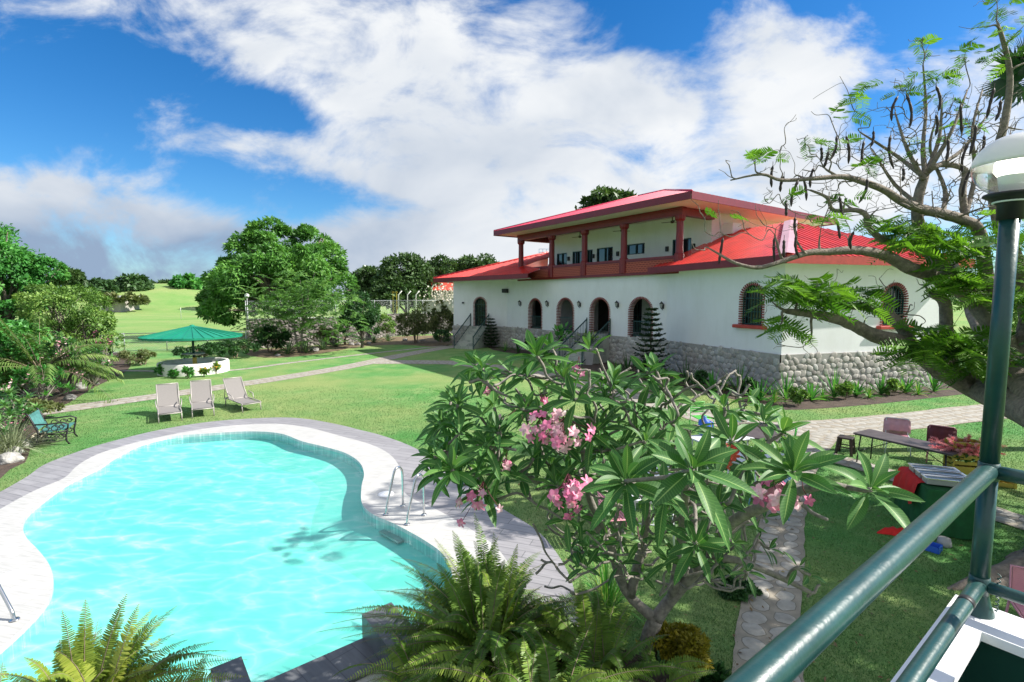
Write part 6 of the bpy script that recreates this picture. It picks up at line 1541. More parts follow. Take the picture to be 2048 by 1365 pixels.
def plum_leaf(g, b, d, up, L, W, droop, tn, k=9, roll=0.0):
    b = Vector(b); d = Vector(d).normalized(); sd = d.cross(Vector(up))
    if sd.length < .05: sd = d.orthogonal()
    sd.normalize(); nn = sd.cross(d).normalized()
    if nn.z < 0: nn = -nn
    vs = []; at = []
    for j in range(k+1):
        s = j/k; w = W*(math.sin(math.pi*min(1, s**1.25*.96+.03))**.85)*(.9 if s < .97 else .3)
        if s < .12: w = W*.10
        c = b+d*(L*s)-Vector((0, 0, droop*L*s*s))+nn*(.05*L*math.sin(math.pi*s))
        f = nn*(w*.16)
        vs += [c-sd*w*.5+f, c-sd*w*.25+f*.35, c, c+sd*w*.25+f*.35, c+sd*w*.5+f]; at += [(s, -1, tn), (s, -.5, tn), (s, 0, tn), (s, .5, tn), (s, 1, tn)]
    fs = []
    for j in range(k):
        for i in range(4): o = 5*j+i; fs.append((o, o+1, o+6, o+5))
    g.add(vs, fs, 0, True, at)

pb = G(1300, 1335); plum = thing('plumeria_tree', 'pink flowering plumeria with long green leaves and grey forked branches in the foreground', 'tree', pb)
sk = Skel(42); rr = random.Random(9); rng = np.random.default_rng(9)
c1 = pb+Vector((.05, 0, .55)); 
sk.limb([pb+Vector((0, 0, -.1)), pb+Vector((-.03, 0, .3)), c1], [.11, .09, .08])
sk.limb([c1, P(1345, 1195, 5.1), P(1425, 1105, 4.7), P(1465, 1045, 4.3), P(1545, 1006, 3.9), P(1625, 975, 3.4), P(1690, 975, 3.05)], [.075, .065, .055, .048, .04, .03, .022])
sk.limb([c1, P(1250, 1180, 5.2), P(1215, 1070, 5.0), P(1180, 1000, 4.9), P(1170, 930, 4.8), P(1160, 860, 4.6)], [.062, .052, .042, .036, .03, .022])
sk.limb([P(1215, 1075, 5.0), P(1140, 1000, 4.9), P(1050, 950, 4.9), P(980, 900, 4.8)], [.05, .042, .034, .024])
sk.limb([P(1345, 1195, 5.1), P(1360, 1100, 4.8), P(1370, 1010, 4.2), P(1370, 960, 3.6)], [.06, .05, .038, .028])
sk.limb([P(1260, 1190, 5.2), P(1290, 1060, 5.0), P(1290, 960, 4.6), P(1270, 900, 4.4)], [.06, .045, .036, .026])
sk.limb([P(1410, 1120, 4.7), P(1470, 1120, 4.6), P(1560, 1155, 4.5), P(1620, 1185, 4.4)], [.045, .035, .028, .02])
ROS = [(1073, 712, 4.3, 14, .34), (1149, 800, 4.1, 9, .36), (1105, 700, 4.6, 8, .28), (950, 731, 5.0, 10, .30), (915, 809, 4.5, 12, .32), (999, 795, 5.0, 8, .26), (903, 940, 4.1, 12, .34), (868, 915, 4.3, 9, .30), (1000, 942, 4.3, 9, .33),
       (1080, 902, 4.9, 9, .25), (950, 888, 4.8, 9, .28), (1252, 965, 3.1, 13, .345), (1385, 938, 2.75, 13, .36), (1291, 885, 4.0, 8, .31), (1330, 792, 5.0, 6, .30), (1228, 762, 4.7, 8, .31), (1586, 945, 3.0, 14, .35), (1566, 866, 3.7, 7, .31),
       (1742, 980, 2.8, 9, .34), (1392, 1090, 3.6, 9, .28), (1598, 1134, 4.4, 4, .2), (1185, 868, 4.2, 7, .30), (1055, 845, 5.2, 5, .26), (990, 868, 5.0, 7, .25), (1462, 885, 3.4, 8, .33), (1330, 985, 3.5, 8, .32), (1130, 760, 4.4, 6, .3),
       (1020, 745, 5.1, 6, .26), (1620, 1150, 4.4, 4, .2), (880, 850, 4.7, 7, .27), (1010, 880, 4.9, 7, .24), (1180, 700, 4.5, 6, .28), (1345, 850, 4.2, 7, .3), (1500, 930, 3.6, 7, .3), (960, 990, 4.4, 5, .24), (1120, 965, 4.7, 4, .22), (1440, 1010, 3.6, 6, .26)]
for _ in range(84):
    u = rr.uniform(862, 1330); ROS.append((u, rr.uniform(735, 985) if u > 930 else rr.uniform(800, 960), rr.uniform(4.2, 5.5), rr.randint(5, 9), rr.uniform(.22, .31)))
for _ in range(56): ROS.append((rr.uniform(1130, 1540), rr.uniform(950, 1150), rr.uniform(4.2, 5.2), rr.randint(3, 6), rr.uniform(.18, .27)))
for _ in range(12): ROS.append((rr.uniform(1330, 1560), rr.uniform(800, 960), rr.uniform(3.6, 4.8), rr.randint(5, 8), rr.uniform(.24, .31)))
bare = []
for i in range(120): bare.append((rr.uniform(985, 1500), rr.uniform(735, 905), rr.uniform(4.0, 5.5)))
for i in range(200): bare.append((rr.uniform(1060, 1520), rr.uniform(930, 1190), rr.uniform(4.2, 5.3)))
bare += [(1470, 745, 4.4), (1478, 800, 4.4), (1432, 770, 4.6), (1195, 705, 4.4), (1500, 770, 4.2), (1640, 1170, 4.4), (1655, 1040, 3.4), (1615, 1195, 4.4), (1400, 790, 4.6), (1210, 745, 4.4)]
jobs = [(P(u, v, Y), n, L) for u, v, Y, n, L in ROS]
order = sorted(range(len(jobs)+len(bare)), key=lambda i: ((jobs[i][0] if i < len(jobs) else P(*bare[i-len(jobs)]))-c1).length)
LV = MB()
for i in order:
    if i >= len(jobs): sk.tip(P(*bare[i-len(jobs)]), .012, .024, .05, 6, lo=.35); continue
    p, n, L = jobs[i]; n = int(n*1.3); dr = sk.tip(p, .015, .030, .05, 7, lo=.35)
    ax = (dr*.6+Vector((0, -.25, .8))).normalized(); u_ = ax.orthogonal().normalized(); w_ = ax.cross(u_)
    ph = rr.uniform(0, 6.28); tone = rr.uniform(0, .55)
    for k in range(n):
        a = ph+k*2.4; s = k/max(1, n-1); e = -.28+1.35*s+rr.uniform(-.15, .15); l = L*(1.0-.30*s*s)*rr.uniform(.82, 1.1)
        d = (u_*math.cos(a)+w_*math.sin(a))*math.cos(e)+ax*math.sin(e)
        plum_leaf(LV, p-ax*.03*(1-s), d, ax+Vector((rr.uniform(-.3, .3), rr.uniform(-.3, .3), rr.uniform(-.2, .2))), l, l*rr.uniform(.25, .32), rr.uniform(.02, .3)*(1-s*.6), min(1, tone+rr.uniform(0, .35)))
sk.g.build('branch', M['bark_plum'], plum); LV.build('foliage', M['lf_plum'], plum)
# flowers: each head of blossoms a part of its own
def blossom(g, c, ax, r, rr, tn):
    ax = Vector(ax).normalized(); u = ax.orthogonal().normalized(); w = ax.cross(u); ph = rr.uniform(0, 6.28)
    for k in range(5):
        a = ph+k*2*math.pi/5; d = u*math.cos(a)+w*math.sin(a); sd = ax.cross(d); vs = []; at = []
        for j in range(5):
            s = j/4; ww = r*.62*math.sin(math.pi*min(.93, s*.8+.12))*(1.05 if j < 4 else .45); q = c+d*(r*s)+ax*(r*(.42*s-.38*s*s)); tw = ax*(ww*.22)
            t_ = min(1, tn+.5*(1-s) if s < .3 else tn+.25*s)
            vs += [q-sd*ww*.5-tw, q, q+sd*ww*.5+tw]; at += [(s, -1, t_), (s, 0, t_), (s, 1, t_)]
        g.add(vs, [f for j in range(4) for f in ((3*j, 3*j+1, 3*j+4, 3*j+3), (3*j+1, 3*j+2, 3*j+5, 3*j+4))], 0, True, at)
for (u, v, Y, n, sp, m) in ((1085, 860, 4.0, 9, .07, 'petal'), (1135, 872, 3.9, 13, .08, 'petal'), (1118, 850, 4.0, 6, .07, 'petal_pale'), (1138, 992, 3.6, 13, .075, 'petal'), (966, 1003, 4.0, 6, .07, 'petal'), (1560, 985, 3.0, 14, .085, 'petal'), (1468, 905, 3.6, 2, .03, 'petal_red'), (1464, 928, 3.6, 2, .03, 'petal_red'), (1616, 1004, 3.0, 1, .01, 'petal'), (1012, 930, 4.3, 2, .03, 'petal'), (975, 776, 5.0, 3, .05, 'petal'), (1076, 797, 4.8, 2, .03, 'petal'), (1160, 745, 4.6, 2, .03, 'petal'), (1040, 846, 4.5, 2, .06, 'petal_pale')):
    g = MB(); st_ = MB(); c = P(u, v, Y)
    for k in range(int(n*1.35)):
        q = c+Vector((rr.gauss(0, sp), rr.gauss(0, sp*.6), rr.gauss(0, sp*.8)))
        blossom(g, q, ((q-c).normalized()*.7+Vector((0, -.75, .35))) if n > 1 else Vector((0, -1, .3)), rr.uniform(.040, .056), rr, rr.uniform(.1, .75))
        g.tube([q, q.lerp(c+Vector((0, .06, .06)), .6)+Vector((0, .03, .02)), c+Vector((0, .08, .14))], .003, 4, m=1)
    g.build('flower_head', [M[m], M['maroon']], plum)

# ------------------------------------------------------------------ ferns
def hexleaf(pos, dirs, nrm, L, W, rnd, bend):
    dirs = unit(dirs); sd = unit(np.cross(dirs, nrm)); up = unit(np.cross(sd, dirs)); L = L.reshape(-1, 1); W = W.reshape(-1, 1)
    p1 = pos+dirs*L*.12; p2 = pos+dirs*L*.72-up*L*bend*.5
    V = np.stack([pos, p1-sd*W*.5, p2-sd*W*.40, pos+dirs*L-up*L*bend, p2+sd*W*.36, p1+sd*W*.42], 1).reshape(-1, 3)
    A = np.zeros((len(pos), 6, 3), np.float32); A[:, :, 2] = rnd.reshape(-1, 1); return V, A.reshape(-1, 3)
def fern(label, base, fronds, leaf, seed, nl=48):
    """fronds: (azimuth deg, elevation deg, length, droop)"""
    t = thing('fern', label, 'fern', base, 'sword ferns below the balcony'); rng = np.random.default_rng(seed); rr = random.Random(seed); g = MB(); parts = []; b = Vector(base)
    for (az, el, L, dr) in fronds:
        a, e = R(az), R(el); d = Vector((math.cos(a)*math.cos(e), math.sin(a)*math.cos(e), math.sin(e))); h = Vector((math.cos(a), math.sin(a), 0)); o = b+h*rr.uniform(0, .12)+Vector((rr.uniform(-.1, .1), rr.uniform(-.1, .1), 0)); curl = rr.uniform(-.12, .12); sdv = Vector((-h.y, h.x, 0))
        K = 14; pts = [o+d*(L*s)+h*(L*.22*s*s*dr)-Vector((0, 0, dr*L*s*s*.75))+sdv*(curl*L*s*s) for s in [i/K for i in range(K+1)]]
        g.tube(pts, [.006*(1-.75*i/K) for i in range(K+1)], 4)
        m = int(nl*L/1.1); s = np.repeat(np.linspace(.10, .985, m), 2); sg = np.tile([1.0, -1.0], m)
        Pn = np.array(pts); idx = s*K; i0 = np.minimum(idx.astype(int), K-1); f = (idx-i0)[:, None]
        pos = Pn[i0]*(1-f)+Pn[i0+1]*f; tg = unit(Pn[i0+1]-Pn[i0]); ref = np.tile(np.array(sdv), (len(s), 1)); nn = unit(np.cross(tg, ref)); nn = np.where(nn[:, 2:3] < 0, -nn, nn); sd = unit(np.cross(nn, tg))
        roll = rr.uniform(-.5, .5); sd2 = sd*math.cos(roll)+nn*math.sin(roll); n2 = nn*math.cos(roll)-sd*math.sin(roll)
        prof = np.minimum(1, np.minimum(s*7, (1.02-s)*1.9))*.5+.5*np.sin(np.pi*np.clip(s, .02, 1))**.6
        ll = .088*prof*rng.uniform(.88, 1.1, len(s))*min(1.15, L); tn = rr.uniform(0, .75)
        dirs = sd2*sg[:, None]+tg*.28+rng.normal(size=(len(s), 3))*.07-np.array([0, 0, .10]); nr = n2+tg*.35+rng.normal(size=(len(s), 3))*.10
        parts.append(hexleaf(pos, dirs, nr, ll, ll*.15+.004, np.clip(tn+rng.uniform(0, .25, len(s)), 0, 1), .10))
    g.build('stem', M['twig'], t); V, A = cat(parts); quads('frond', V, A, M[leaf], t, k=6); return t
def spray(seed, n, L, e=(15, 85), az=(0, 360), d=(.5, 1.15)):
    r = random.Random(seed); return [(r.uniform(*az), r.uniform(*e), L*r.uniform(.6, 1.1), r.uniform(*d)) for _ in range(n)]
fern('biggest sword fern, fronds arching over the pool corner and the grey tiled wall', G(985, 1310, .4), spray(1, 80, 1.4, (35, 88))+spray(2, 30, 1.3, (20, 60), (140, 235), (.35, .9))+spray(12, 14, 1.5, (60, 88), (60, 190), (.2, .5))+spray(22, 22, 1.7, (25, 60), (120, 190), (.3, .8)), 'lf_fern', 1)
fern('sword fern right of the biggest one, broad upright fronds in front of the plumeria trunk', G(1195, 1370, .25), spray(3, 46, 1.25, (30, 86))+spray(13, 18, 1.25, (45, 80), (50, 180), (.3, .7)), 'lf_fern', 2)
fern('tall feathery sword fern at the back of the group, standing against the grey paving', G(960, 1240, .05), spray(31, 50, 1.3, (45, 88), (0, 360), (.2, .8)), 'lf_fern', 32)
fern('nearest sword fern at the bottom centre with long bright horizontal fronds', G(1080, 1440, .5), spray(4, 44, 1.15, (25, 85))+[(172, 38, 1.0, .5), (165, 30, 1.0, .7), (20, 40, 1.1, .6), (10, 30, 1.0, .6)], 'lf_fern', 3)
fern('sword fern at the lower right of the group next to the yellow bush', G(1300, 1400, .15), spray(5, 34, .95, (25, 80)), 'lf_fern', 4)
fern('sword fern hanging over the grey tiled wall at the lower left of the group', G(850, 1400, .35), spray(6, 40, 1.0, (15, 75), (60, 300), (.7, 1.3)), 'lf_fern', 6)
fern('yellow green sword fern at the bottom left corner with upright fronds against the water', G(170, 1465, .28), spray(7, 84, 1.3, (35, 88))+[(95, 84, 1.3, .25), (70, 80, 1.3, .2), (60, 78, 1.25, .25), (110, 82, 1.2, .2), (45, 70, 1.15, .3), (30, 62, 1.35, .75), (22, 55, 1.4, .8), (15, 48, 1.45, .75), (28, 66, 1.4, .9), (130, 75, 1.1, .4), (80, 72, 1.2, .3), (55, 66, 1.2, .4)], 'lf_fernbright', 7)
fern('low yellow green fern at the very left bottom edge below the steel handrail', G(-10, 1500, .1), spray(8, 34, .95, (25, 80)), 'lf_fernbright', 8)
fern('short yellow green fern beside the small grey wall end at the bottom', G(350, 1500, .1), spray(9, 30, .85, (20, 75)), 'lf_fernbright', 9)
grass_tuft('sedge', 'grassy sedge with thin bright blades between the fern and the plumeria trunk', G(1215, 1225), 150, 1.0, 'lf_spider', 12, .016, .3, lean=.55)
shrub('yellow_bush', 'fine leaved yellow green bush at the foot of the plumeria trunk', 1355, 1345, 58, 98, 'lf_yellow', .05, 150, 9000, clumps=90, cat_='bush')
shrub('ground_plant', 'dark leafy plants in the soil between the yellow bush and the stone walk', 1420, 1390, 40, 30, 'lf_dark', .14, 151, 700, cat_='plant')
shrub('ground_plant', 'dark green creeping plant under the plumeria branches left of the stone walk', 1470, 1190, 40, 24, 'lf_dark', .06, 152, 2600, cat_='plant')
if 0: bed('bed_soil', [(p.x, p.y) for p in [G(u, v) for u, v in ((1165, 1090), (1290, 1060), (1400, 1050), (1480, 1080), (1490, 1150), (1450, 1290), (1400, 1420), (1200, 1500), (1170, 1300), (1165, 1180))]], .0045, 'soil_dry')
# ------------------------------------------------------------------ flame tree at the right
ft0 = G(2125, 1145); fl = thing('flame_tree', 'spreading flame tree with grey limbs, feathery leaves and dark hanging seed pods', 'tree', ft0)
sk = Skel(7); rr = random.Random(17); rng = np.random.default_rng(17); YT = ft0.y
sk.limb([ft0+Vector((0, 0, -.15)), P(2120, 1040, YT), P(2108, 930, YT), P(2098, 838, YT+.1)], [.46, .32, .27, .26], n=14)
for (u, v) in ((1890, 1180), (1960, 1190), (2140, 1210), (2010, 1115)):
    e = G(u, v); sk.limb([ft0+Vector((0, 0, .22)), ft0.lerp(e, .4)+Vector((0, 0, .12)), ft0.lerp(e, .75)+Vector((0, 0, .04)), e+Vector((0, 0, -.06))], [.22, .17, .10, .04])
F0 = P(2098, 838, YT+.1)
P_near = P; KD = 1.2                                # the limbs lean away from the balcony
def P(u, v, Y): return P_near(u, v, Y*KD)
limb0 = sk.limb
sk.limb = lambda pts, r, sub=4, n=8: limb0(pts, [x*1.15 for x in r], sub, n)
sk.limb([F0, P(1965, 783, 7.9), P(1867, 728, 8.0), P(1819, 692, 8.0), P(1748, 671, 7.9), P(1716, 655, 7.8), P(1674, 638, 7.7), P(1626, 629, 7.6), P(1574, 623, 7.5)], [.24, .2, .165, .14, .11, .10, .085, .065, .045], n=12)
sk.limb([P(1830, 700, 8.0), P(1795, 645, 8.2), P(1748, 618, 8.3), P(1706, 613, 8.3), P(1658, 616, 8.2)], [.10, .095, .08, .06, .035], n=10)
sk.limb([P(1905, 755, 8.0), P(1893, 657, 8.3), P(1889, 605, 8.3), P(1864, 586, 8.3)], [.12, .10, .09, .075], n=10)
sk.limb([F0, P(2018, 720, 8.1), P(1985, 645, 8.3), P(1948, 600, 8.5), P(1900, 555, 8.6), P(1868, 515, 8.7), P(1842, 465, 8.8), P(1834, 412, 8.8), P(1850, 350, 8.8)], [.22, .2, .18, .16, .14, .12, .10, .085, .07], n=12)
sk.limb([P(1930, 585, 8.5), P(1868, 554, 8.3), P(1819, 536, 8.2), P(1787, 519, 8.2), P(1755, 507, 8.1), P(1706, 501, 8.0), P(1658, 504, 7.9), P(1622, 505, 7.8), P(1590, 514, 7.7), P(1555, 526, 7.6), P(1513, 536, 7.5), P(1470, 526, 7.4), P(1437, 508, 7.4), P(1413, 494, 7.4)], [.12, .115, .105, .09, .08, .07, .06, .05, .043, .036, .03, .024, .016, .009], n=10)
sk.limb([P(1985, 640, 8.3), P(1968, 520, 8.6), P(1958, 462, 8.7), P(1932, 443, 8.7), P(1884, 428, 8.6), P(1845, 419, 8.5), P(1805, 404, 8.3), P(1769, 381, 8.2), P(1728, 365, 8.0), P(1687, 354, 7.9), P(1634, 357, 7.8), P(1564, 361, 7.7), P(1523, 349, 7.6), P(1461, 361, 7.6)], [.12, .11, .10, .095, .085, .08, .07, .058, .05, .042, .034, .026, .02, .010], n=10)
sk.limb([P(1846, 480, 8.8), P(1800, 490, 8.6), P(1757, 474, 8.4), P(1736, 452, 8.3), P(1732, 431, 8.2), P(1712, 421, 8.2), P(1667, 421, 8.1), P(1654, 396, 8.0), P(1621, 381, 7.9)], [.065, .06, .055, .05, .045, .04, .034, .026, .016], n=9)
sk.limb([P(1850, 350, 8.8), P(1880, 330, 9), P(1930, 340, 9), P(1925, 380, 8.9), P(1930, 436, 8.8)], [.05, .05, .05, .055, .06])
sk.limb([P(2030, 760, 8.0), P(2060, 640, 8.3), P(2030, 520, 8.6), P(1995, 430, 8.8), P(1990, 330, 9.0), P(2010, 240, 9.1), P(2020, 150, 9.1), P(2000, 60, 9.0)], [.18, .15, .12, .10, .08, .06, .045, .03])
sk.limb([F0, P(2110, 760, 8.4), P(2200, 650, 9.2), P(2330, 540, 10)], [.2, .17, .13, .08], n=10)
sk.limb([F0, P(2140, 740, 7.2), P(2300, 640, 6.6), P(2500, 540, 6.2)], [.2, .16, .11, .06], n=10)
sk.limb([P(2018, 720, 8.1), P(1960, 660, 9.2), P(1930, 590, 10.2), P(1900, 500, 11)], [.14, .12, .09, .05])
for tp_ in (((1850, 350), (1846, 290), (1852, 220), (1846, 130)), ((1850, 350), (1878, 280), (1884, 200)), ((1855, 345), (1900, 270), (1935, 180)), ((1848, 360), (1815, 300), (1790, 225)), ((1860, 340), (1925, 300), (1975, 230)), ((1848, 355), (1790, 310), (1720, 265)), ((1930, 436), (1950, 350), (1945, 260), (1965, 180)), ((1845, 415), (1790, 370), (1745, 300)), ((1885, 428), (1890, 380), (1860, 300), (1872, 240))):
    m_ = len(tp_); sk.limb([P(u, v, 8.7+.15*i+rr.uniform(-.3, .3)*(i > 0)) for i, (u, v) in enumerate(tp_)], [.045, .036, .024, .012], n=7)
tips = [(1846, 75, 8.8), (1800, 170, 8.5), (1700, 195, 8.2), (1660, 235, 8.0), (1740, 250, 8.4), (1930, 120, 9), (1985, 190, 9.1), (1955, 55, 9), (1995, 20, 9), (1880, 150, 8.9), (1915, 260, 9), (1610, 275, 7.9), (1560, 310, 7.8), (1510, 320, 7.6), (1680, 290, 8.2), (1760, 300, 8.4), (1780, 215, 8.5),
        (1458, 330, 7.6), (1560, 395, 7.7), (1600, 430, 7.8), (1690, 400, 8.1), (1720, 330, 8.2), (1590, 460, 7.7), (1620, 440, 7.8), (1640, 470, 7.8), (1690, 440, 8), (1700, 470, 8), (1480, 430, 7.4), (1450, 470, 7.4), (1500, 470, 7.4), (1420, 470, 7.4), (1400, 500, 7.3), (1550, 470, 7.5), (1520, 440, 7.5), (1400, 425, 7.3), (1440, 445, 7.4),
        (1570, 270, 7.8), (1640, 320, 8), (1530, 400, 7.6), (1620, 300, 8), (1790, 330, 8.5), (1820, 270, 8.7), (1850, 230, 8.8), (1870, 180, 8.8), (1940, 300, 9), (1900, 220, 8.9), (1960, 260, 9), (1800, 380, 8.4), (1770, 340, 8.3), (1740, 290, 8.2), (1880, 290, 8.9), (1975, 340, 9), (2040, 60, 9), (2060, 120, 9.1), (2045, 260, 9.1),
        (1590, 590, 7.6), (1540, 600, 7.5), (1560, 650, 7.4), (1660, 590, 8), (1720, 600, 8.2), (1560, 690, 7.5), (1610, 690, 7.5), (1780, 590, 8.2), (1820, 610, 8.2), (1760, 560, 8.2), (1730, 640, 7.9), (1840, 570, 8.3), (1800, 660, 7.9), (1850, 640, 8.1), (1900, 680, 7.9), (1840, 720, 7.7), (1880, 760, 7.6), (1790, 700, 7.8), (1930, 700, 7.7), (1960, 560, 8.4), (1900, 470, 8.8), (1960, 480, 8.7), (1790, 470, 8.5), (1860, 450, 8.7), (1920, 520, 8.5), (1800, 540, 8.2)]
tips3 = [P(*t) for t in tips]
for _ in range(110): tips_x = (rr.uniform(1770, 2010), rr.uniform(190, 440), rr.uniform(8.2, 9.6)); tips.append(tips_x)
tips3 = [P(*t) for t in tips]
for _ in range(150):
    u = rr.uniform(1560, 2060); v = rr.uniform(190, 430)
    if (u-1560)/500*-150+430 < v+60 or v > 300: tips3.append(P(u, v, rr.uniform(7.6, 9.6)))
TP_ = sorted(tips3, key=lambda p: (p-P(1900, 500, 8.5)).length); ends = []
for p in TP_: d = sk.tip(p, .009, .036, .14, 5, up=rr.uniform(-.05, .10)); ends.append((p, d))
for p, d in ends:
    for _ in range(3): sk.tip(p+Vector((rr.gauss(0, .22), rr.gauss(0, .2), rr.gauss(.08, .2))), .004, .009, .14, 4)
# crown beyond the right edge of the view: it throws the shade on the near lawn
OFF = []
for _ in range(66): y_ = 4.2+6.3*rr.random()**1.5; OFF.append(Vector((max(1.13*y_+.6, 7.2)+rr.uniform(0, 4.5), y_, rr.uniform(3.9, 6.0))))
for p in sorted(OFF, key=lambda p: (p-F0).length): sk.tip(p, .008, .05, .12, 5, up=-.05)
sk.g.build('trunk', M['bark_flame'], fl)
parts = []
def frond(b, az, el, L, tn):
    d = np.array([math.cos(az)*math.cos(el), math.sin(az)*math.cos(el), math.sin(el)]); sdv = np.array([-math.sin(az), math.cos(az), 0]); ro = rr.uniform(-.8, .8); sdv = sdv*math.cos(ro)+np.cross(d, sdv)*math.sin(ro); nz_ = np.cross(sdv, d); m = 10
    for k in range(m):
        s = .2+.8*(k+.5)/m; q = np.array(b)+d*L*s-np.array([0, 0, .32*L*s*s]); pl = L*.40*(math.sin(math.pi*(.15+.8*s*.9))**.7)
        for sg in (-1, 1):
            pd = sdv*sg+d*.42-np.array([0, 0, .12])+rng.normal(size=3)*.06; QB.append(q); QD.append(pd); QN.append(nz_+rng.normal(size=3)*.25); QL.append(pl); QR.append(min(1, tn+rr.uniform(0, .2)))
QB, QD, QN, QL, QR = [], [], [], [], []
def cluster(u, v, ru, rv, Y, n, L=.42):
    for _ in range(n):
        p = P(u+rr.uniform(-1, 1)*ru*.8, v+rr.uniform(-1, 1)*rv*.8, Y+rr.uniform(-.5, .5)); frond(p, rr.uniform(0, 6.28), rr.uniform(-.5, .6), L*KD*rr.uniform(.7, 1.15), rr.uniform(0, 1))
for (zx, zy_, rx, ry, Y, n) in ((560, 610, 130, 70, 7.5, 26), (700, 640, 120, 60, 7.6, 20), (820, 690, 110, 60, 7.7, 16), (980, 690, 90, 60, 7.9, 14), (540, 850, 110, 50, 7.4, 8), (1000, 610, 60, 30, 8, 4), (1250, 270, 130, 60, 8.5, 18), (1400, 330, 180, 60, 8.4, 26), (1650, 330, 200, 110, 8.4, 34), (1600, 540, 180, 70, 8.1, 24), (1720, 620, 150, 80, 7.9, 22), (1450, 930, 170, 80, 7.6, 24), (1600, 960, 160, 110, 7.5, 28), (1700, 1060, 130, 90, 7.4, 18), (1350, 1010, 130, 60, 7.6, 16), (1900, 330, 150, 90, 8.5, 18), (1950, 700, 80, 100, 8, 8), (1960, 1000, 60, 120, 7.6, 8), (1180, 180, 80, 40, 8.6, 4)):
    cluster(1400+zx/3.102, 380+zy_/3.102, rx/3.102, ry/3.102, Y, int(n*1.9))
for (zx, zy_, rx, ry, Y, n) in ((760, 480, 80, 20, 8, 4), (690, 565, 60, 20, 8, 3), (520, 680, 60, 25, 7.7, 2), (330, 770, 90, 25, 7.6, 6), (390, 975, 60, 20, 7.5, 2), (830, 800, 70, 35, 8.3, 6), (1160, 370, 100, 45, 8.8, 9), (1090, 225, 70, 35, 8.8, 4), (1290, 270, 60, 30, 9, 4), (1430, 280, 130, 40, 9, 8), (1500, 60, 130, 50, 9, 8), (1530, 150, 80, 25, 9, 4), (1290, 580, 100, 40, 8.9, 7), (700, 985, 60, 30, 8, 4), (550, 1095, 60, 20, 7.7, 3), (1060, 710, 90, 30, 8.6, 5), (940, 440, 70, 25, 8.3, 4), (650, 690, 80, 30, 7.9, 5), (1440, 760, 60, 40, 9, 4), (30, 1030, 40, 20, 7.3, 1), (110, 1050, 40, 20, 7.3, 1), (620, 1050, 50, 20, 7.8, 3), (860, 410, 70, 25, 8.2, 3), (1180, 480, 80, 30, 8.8, 5), (1480, 1080, 100, 50, 8.6, 9)):
    cluster(1400+zx/2.438, zy_/2.438, rx/2.438, ry/2.438, Y, int(n*1.5), .30)
for p in OFF:
    for _ in range(26): frond(p+Vector((rr.gauss(0, .75), rr.gauss(0, .75), rr.gauss(0, .3))), rr.uniform(0, 6.28), rr.uniform(-.2, .5), rr.uniform(.4, .6), rr.uniform(0, 1))
QL = np.array(QL); V, A = hexleaf(np.array(QB), np.array(QD), np.array(QN), QL, QL*.185, np.array(QR), .12); quads('foliage', V, A, M['lf_flame'], fl, k=6)
PODS = [(355, 810, 95), (410, 860, 70), (480, 880, 120), (555, 820, 90), (590, 720, 60), (625, 740, 70), (665, 665, 110), (712, 665, 120), (800, 690, 110), (845, 640, 70), (930, 660, 150), (965, 470, 110), (1005, 460, 150), (1150, 420, 110), (1270, 510, 130), (1345, 610, 130), (1435, 430, 130), (1465, 490, 90), (1335, 800, 150), (1210, 680, 100), (1310, 700, 140), (815, 870, 110), (680, 960, 100), (668, 1075, 85), (465, 1060, 90), (500, 860, 110), (420, 990, 60), (112, 1160, 120), (362, 1160, 110), (410, 1170, 80), (990, 820, 60), (1150, 560, 90), (750, 1130, 80), (1385, 660, 90), (470, 1150, 100)]
for (zx, zy_, l) in PODS:
    a = P(1400+zx/2.438, zy_/2.438, rr.uniform(7.4, 8.4)); L = l/2.438*a.y/1000*1.05; g = MB(); sw_ = Vector((rr.uniform(-.35, .2)*L, rr.uniform(-.1, .1)*L, -L)); bow = Vector((rr.uniform(-.12, .12)*L, 0, 0))
    K = 9; pts = [a+sw_*(i/K)+bow*math.sin(math.pi*i/K) for i in range(K+1)]; g.tube([a+Vector((0, 0, .08)), a], .005, 4, cap=False); g.tube(pts, [.008]+[.024+.004*math.sin(i*2.1) for i in range(1, K)]+[.006], 7); g.build('pod', M['pod'], fl)
P = P_near
# fan palm behind the lamp at the top right corner
fp = thing('fan_palm', 'dark fan palm crown cut off by the right edge above the lamp', 'palm', at_y(2160, 13)); g = MB(); b = Vector(fp.location); hd = P(2100, 150, 13); g.tube([b, b.lerp(hd, .5), Vector((hd.x, hd.y, hd.z))], [.22, .17, .15], 9); parts2 = []
for k in range(34):
    a = rr.uniform(0, 6.28); e = rr.uniform(-.8, 1.2); d = Vector((math.cos(a)*math.cos(e), math.sin(a)*math.cos(e), math.sin(e))); c = hd+d*rr.uniform(.5, .8); g.tube([hd, c], .015, 4); n = 13; an = np.linspace(-1.25, 1.25, n); u_ = d.orthogonal().normalized(); w_ = d.cross(u_)
    dr = np.outer(np.cos(an), d)+np.outer(np.sin(an), u_); dr[:, 2] -= .25; parts2.append(leaf_quads(np.tile(np.array(c), (n, 1)), dr, np.tile(np.array(w_), (n, 1)), np.full(n, .75), np.full(n, .12), np.full(n, rr.random()), .1))
g.build('trunk', M['bark'], fp); V, A = cat(parts2); quads('frond', V, A, M['lf_dark'], fp)
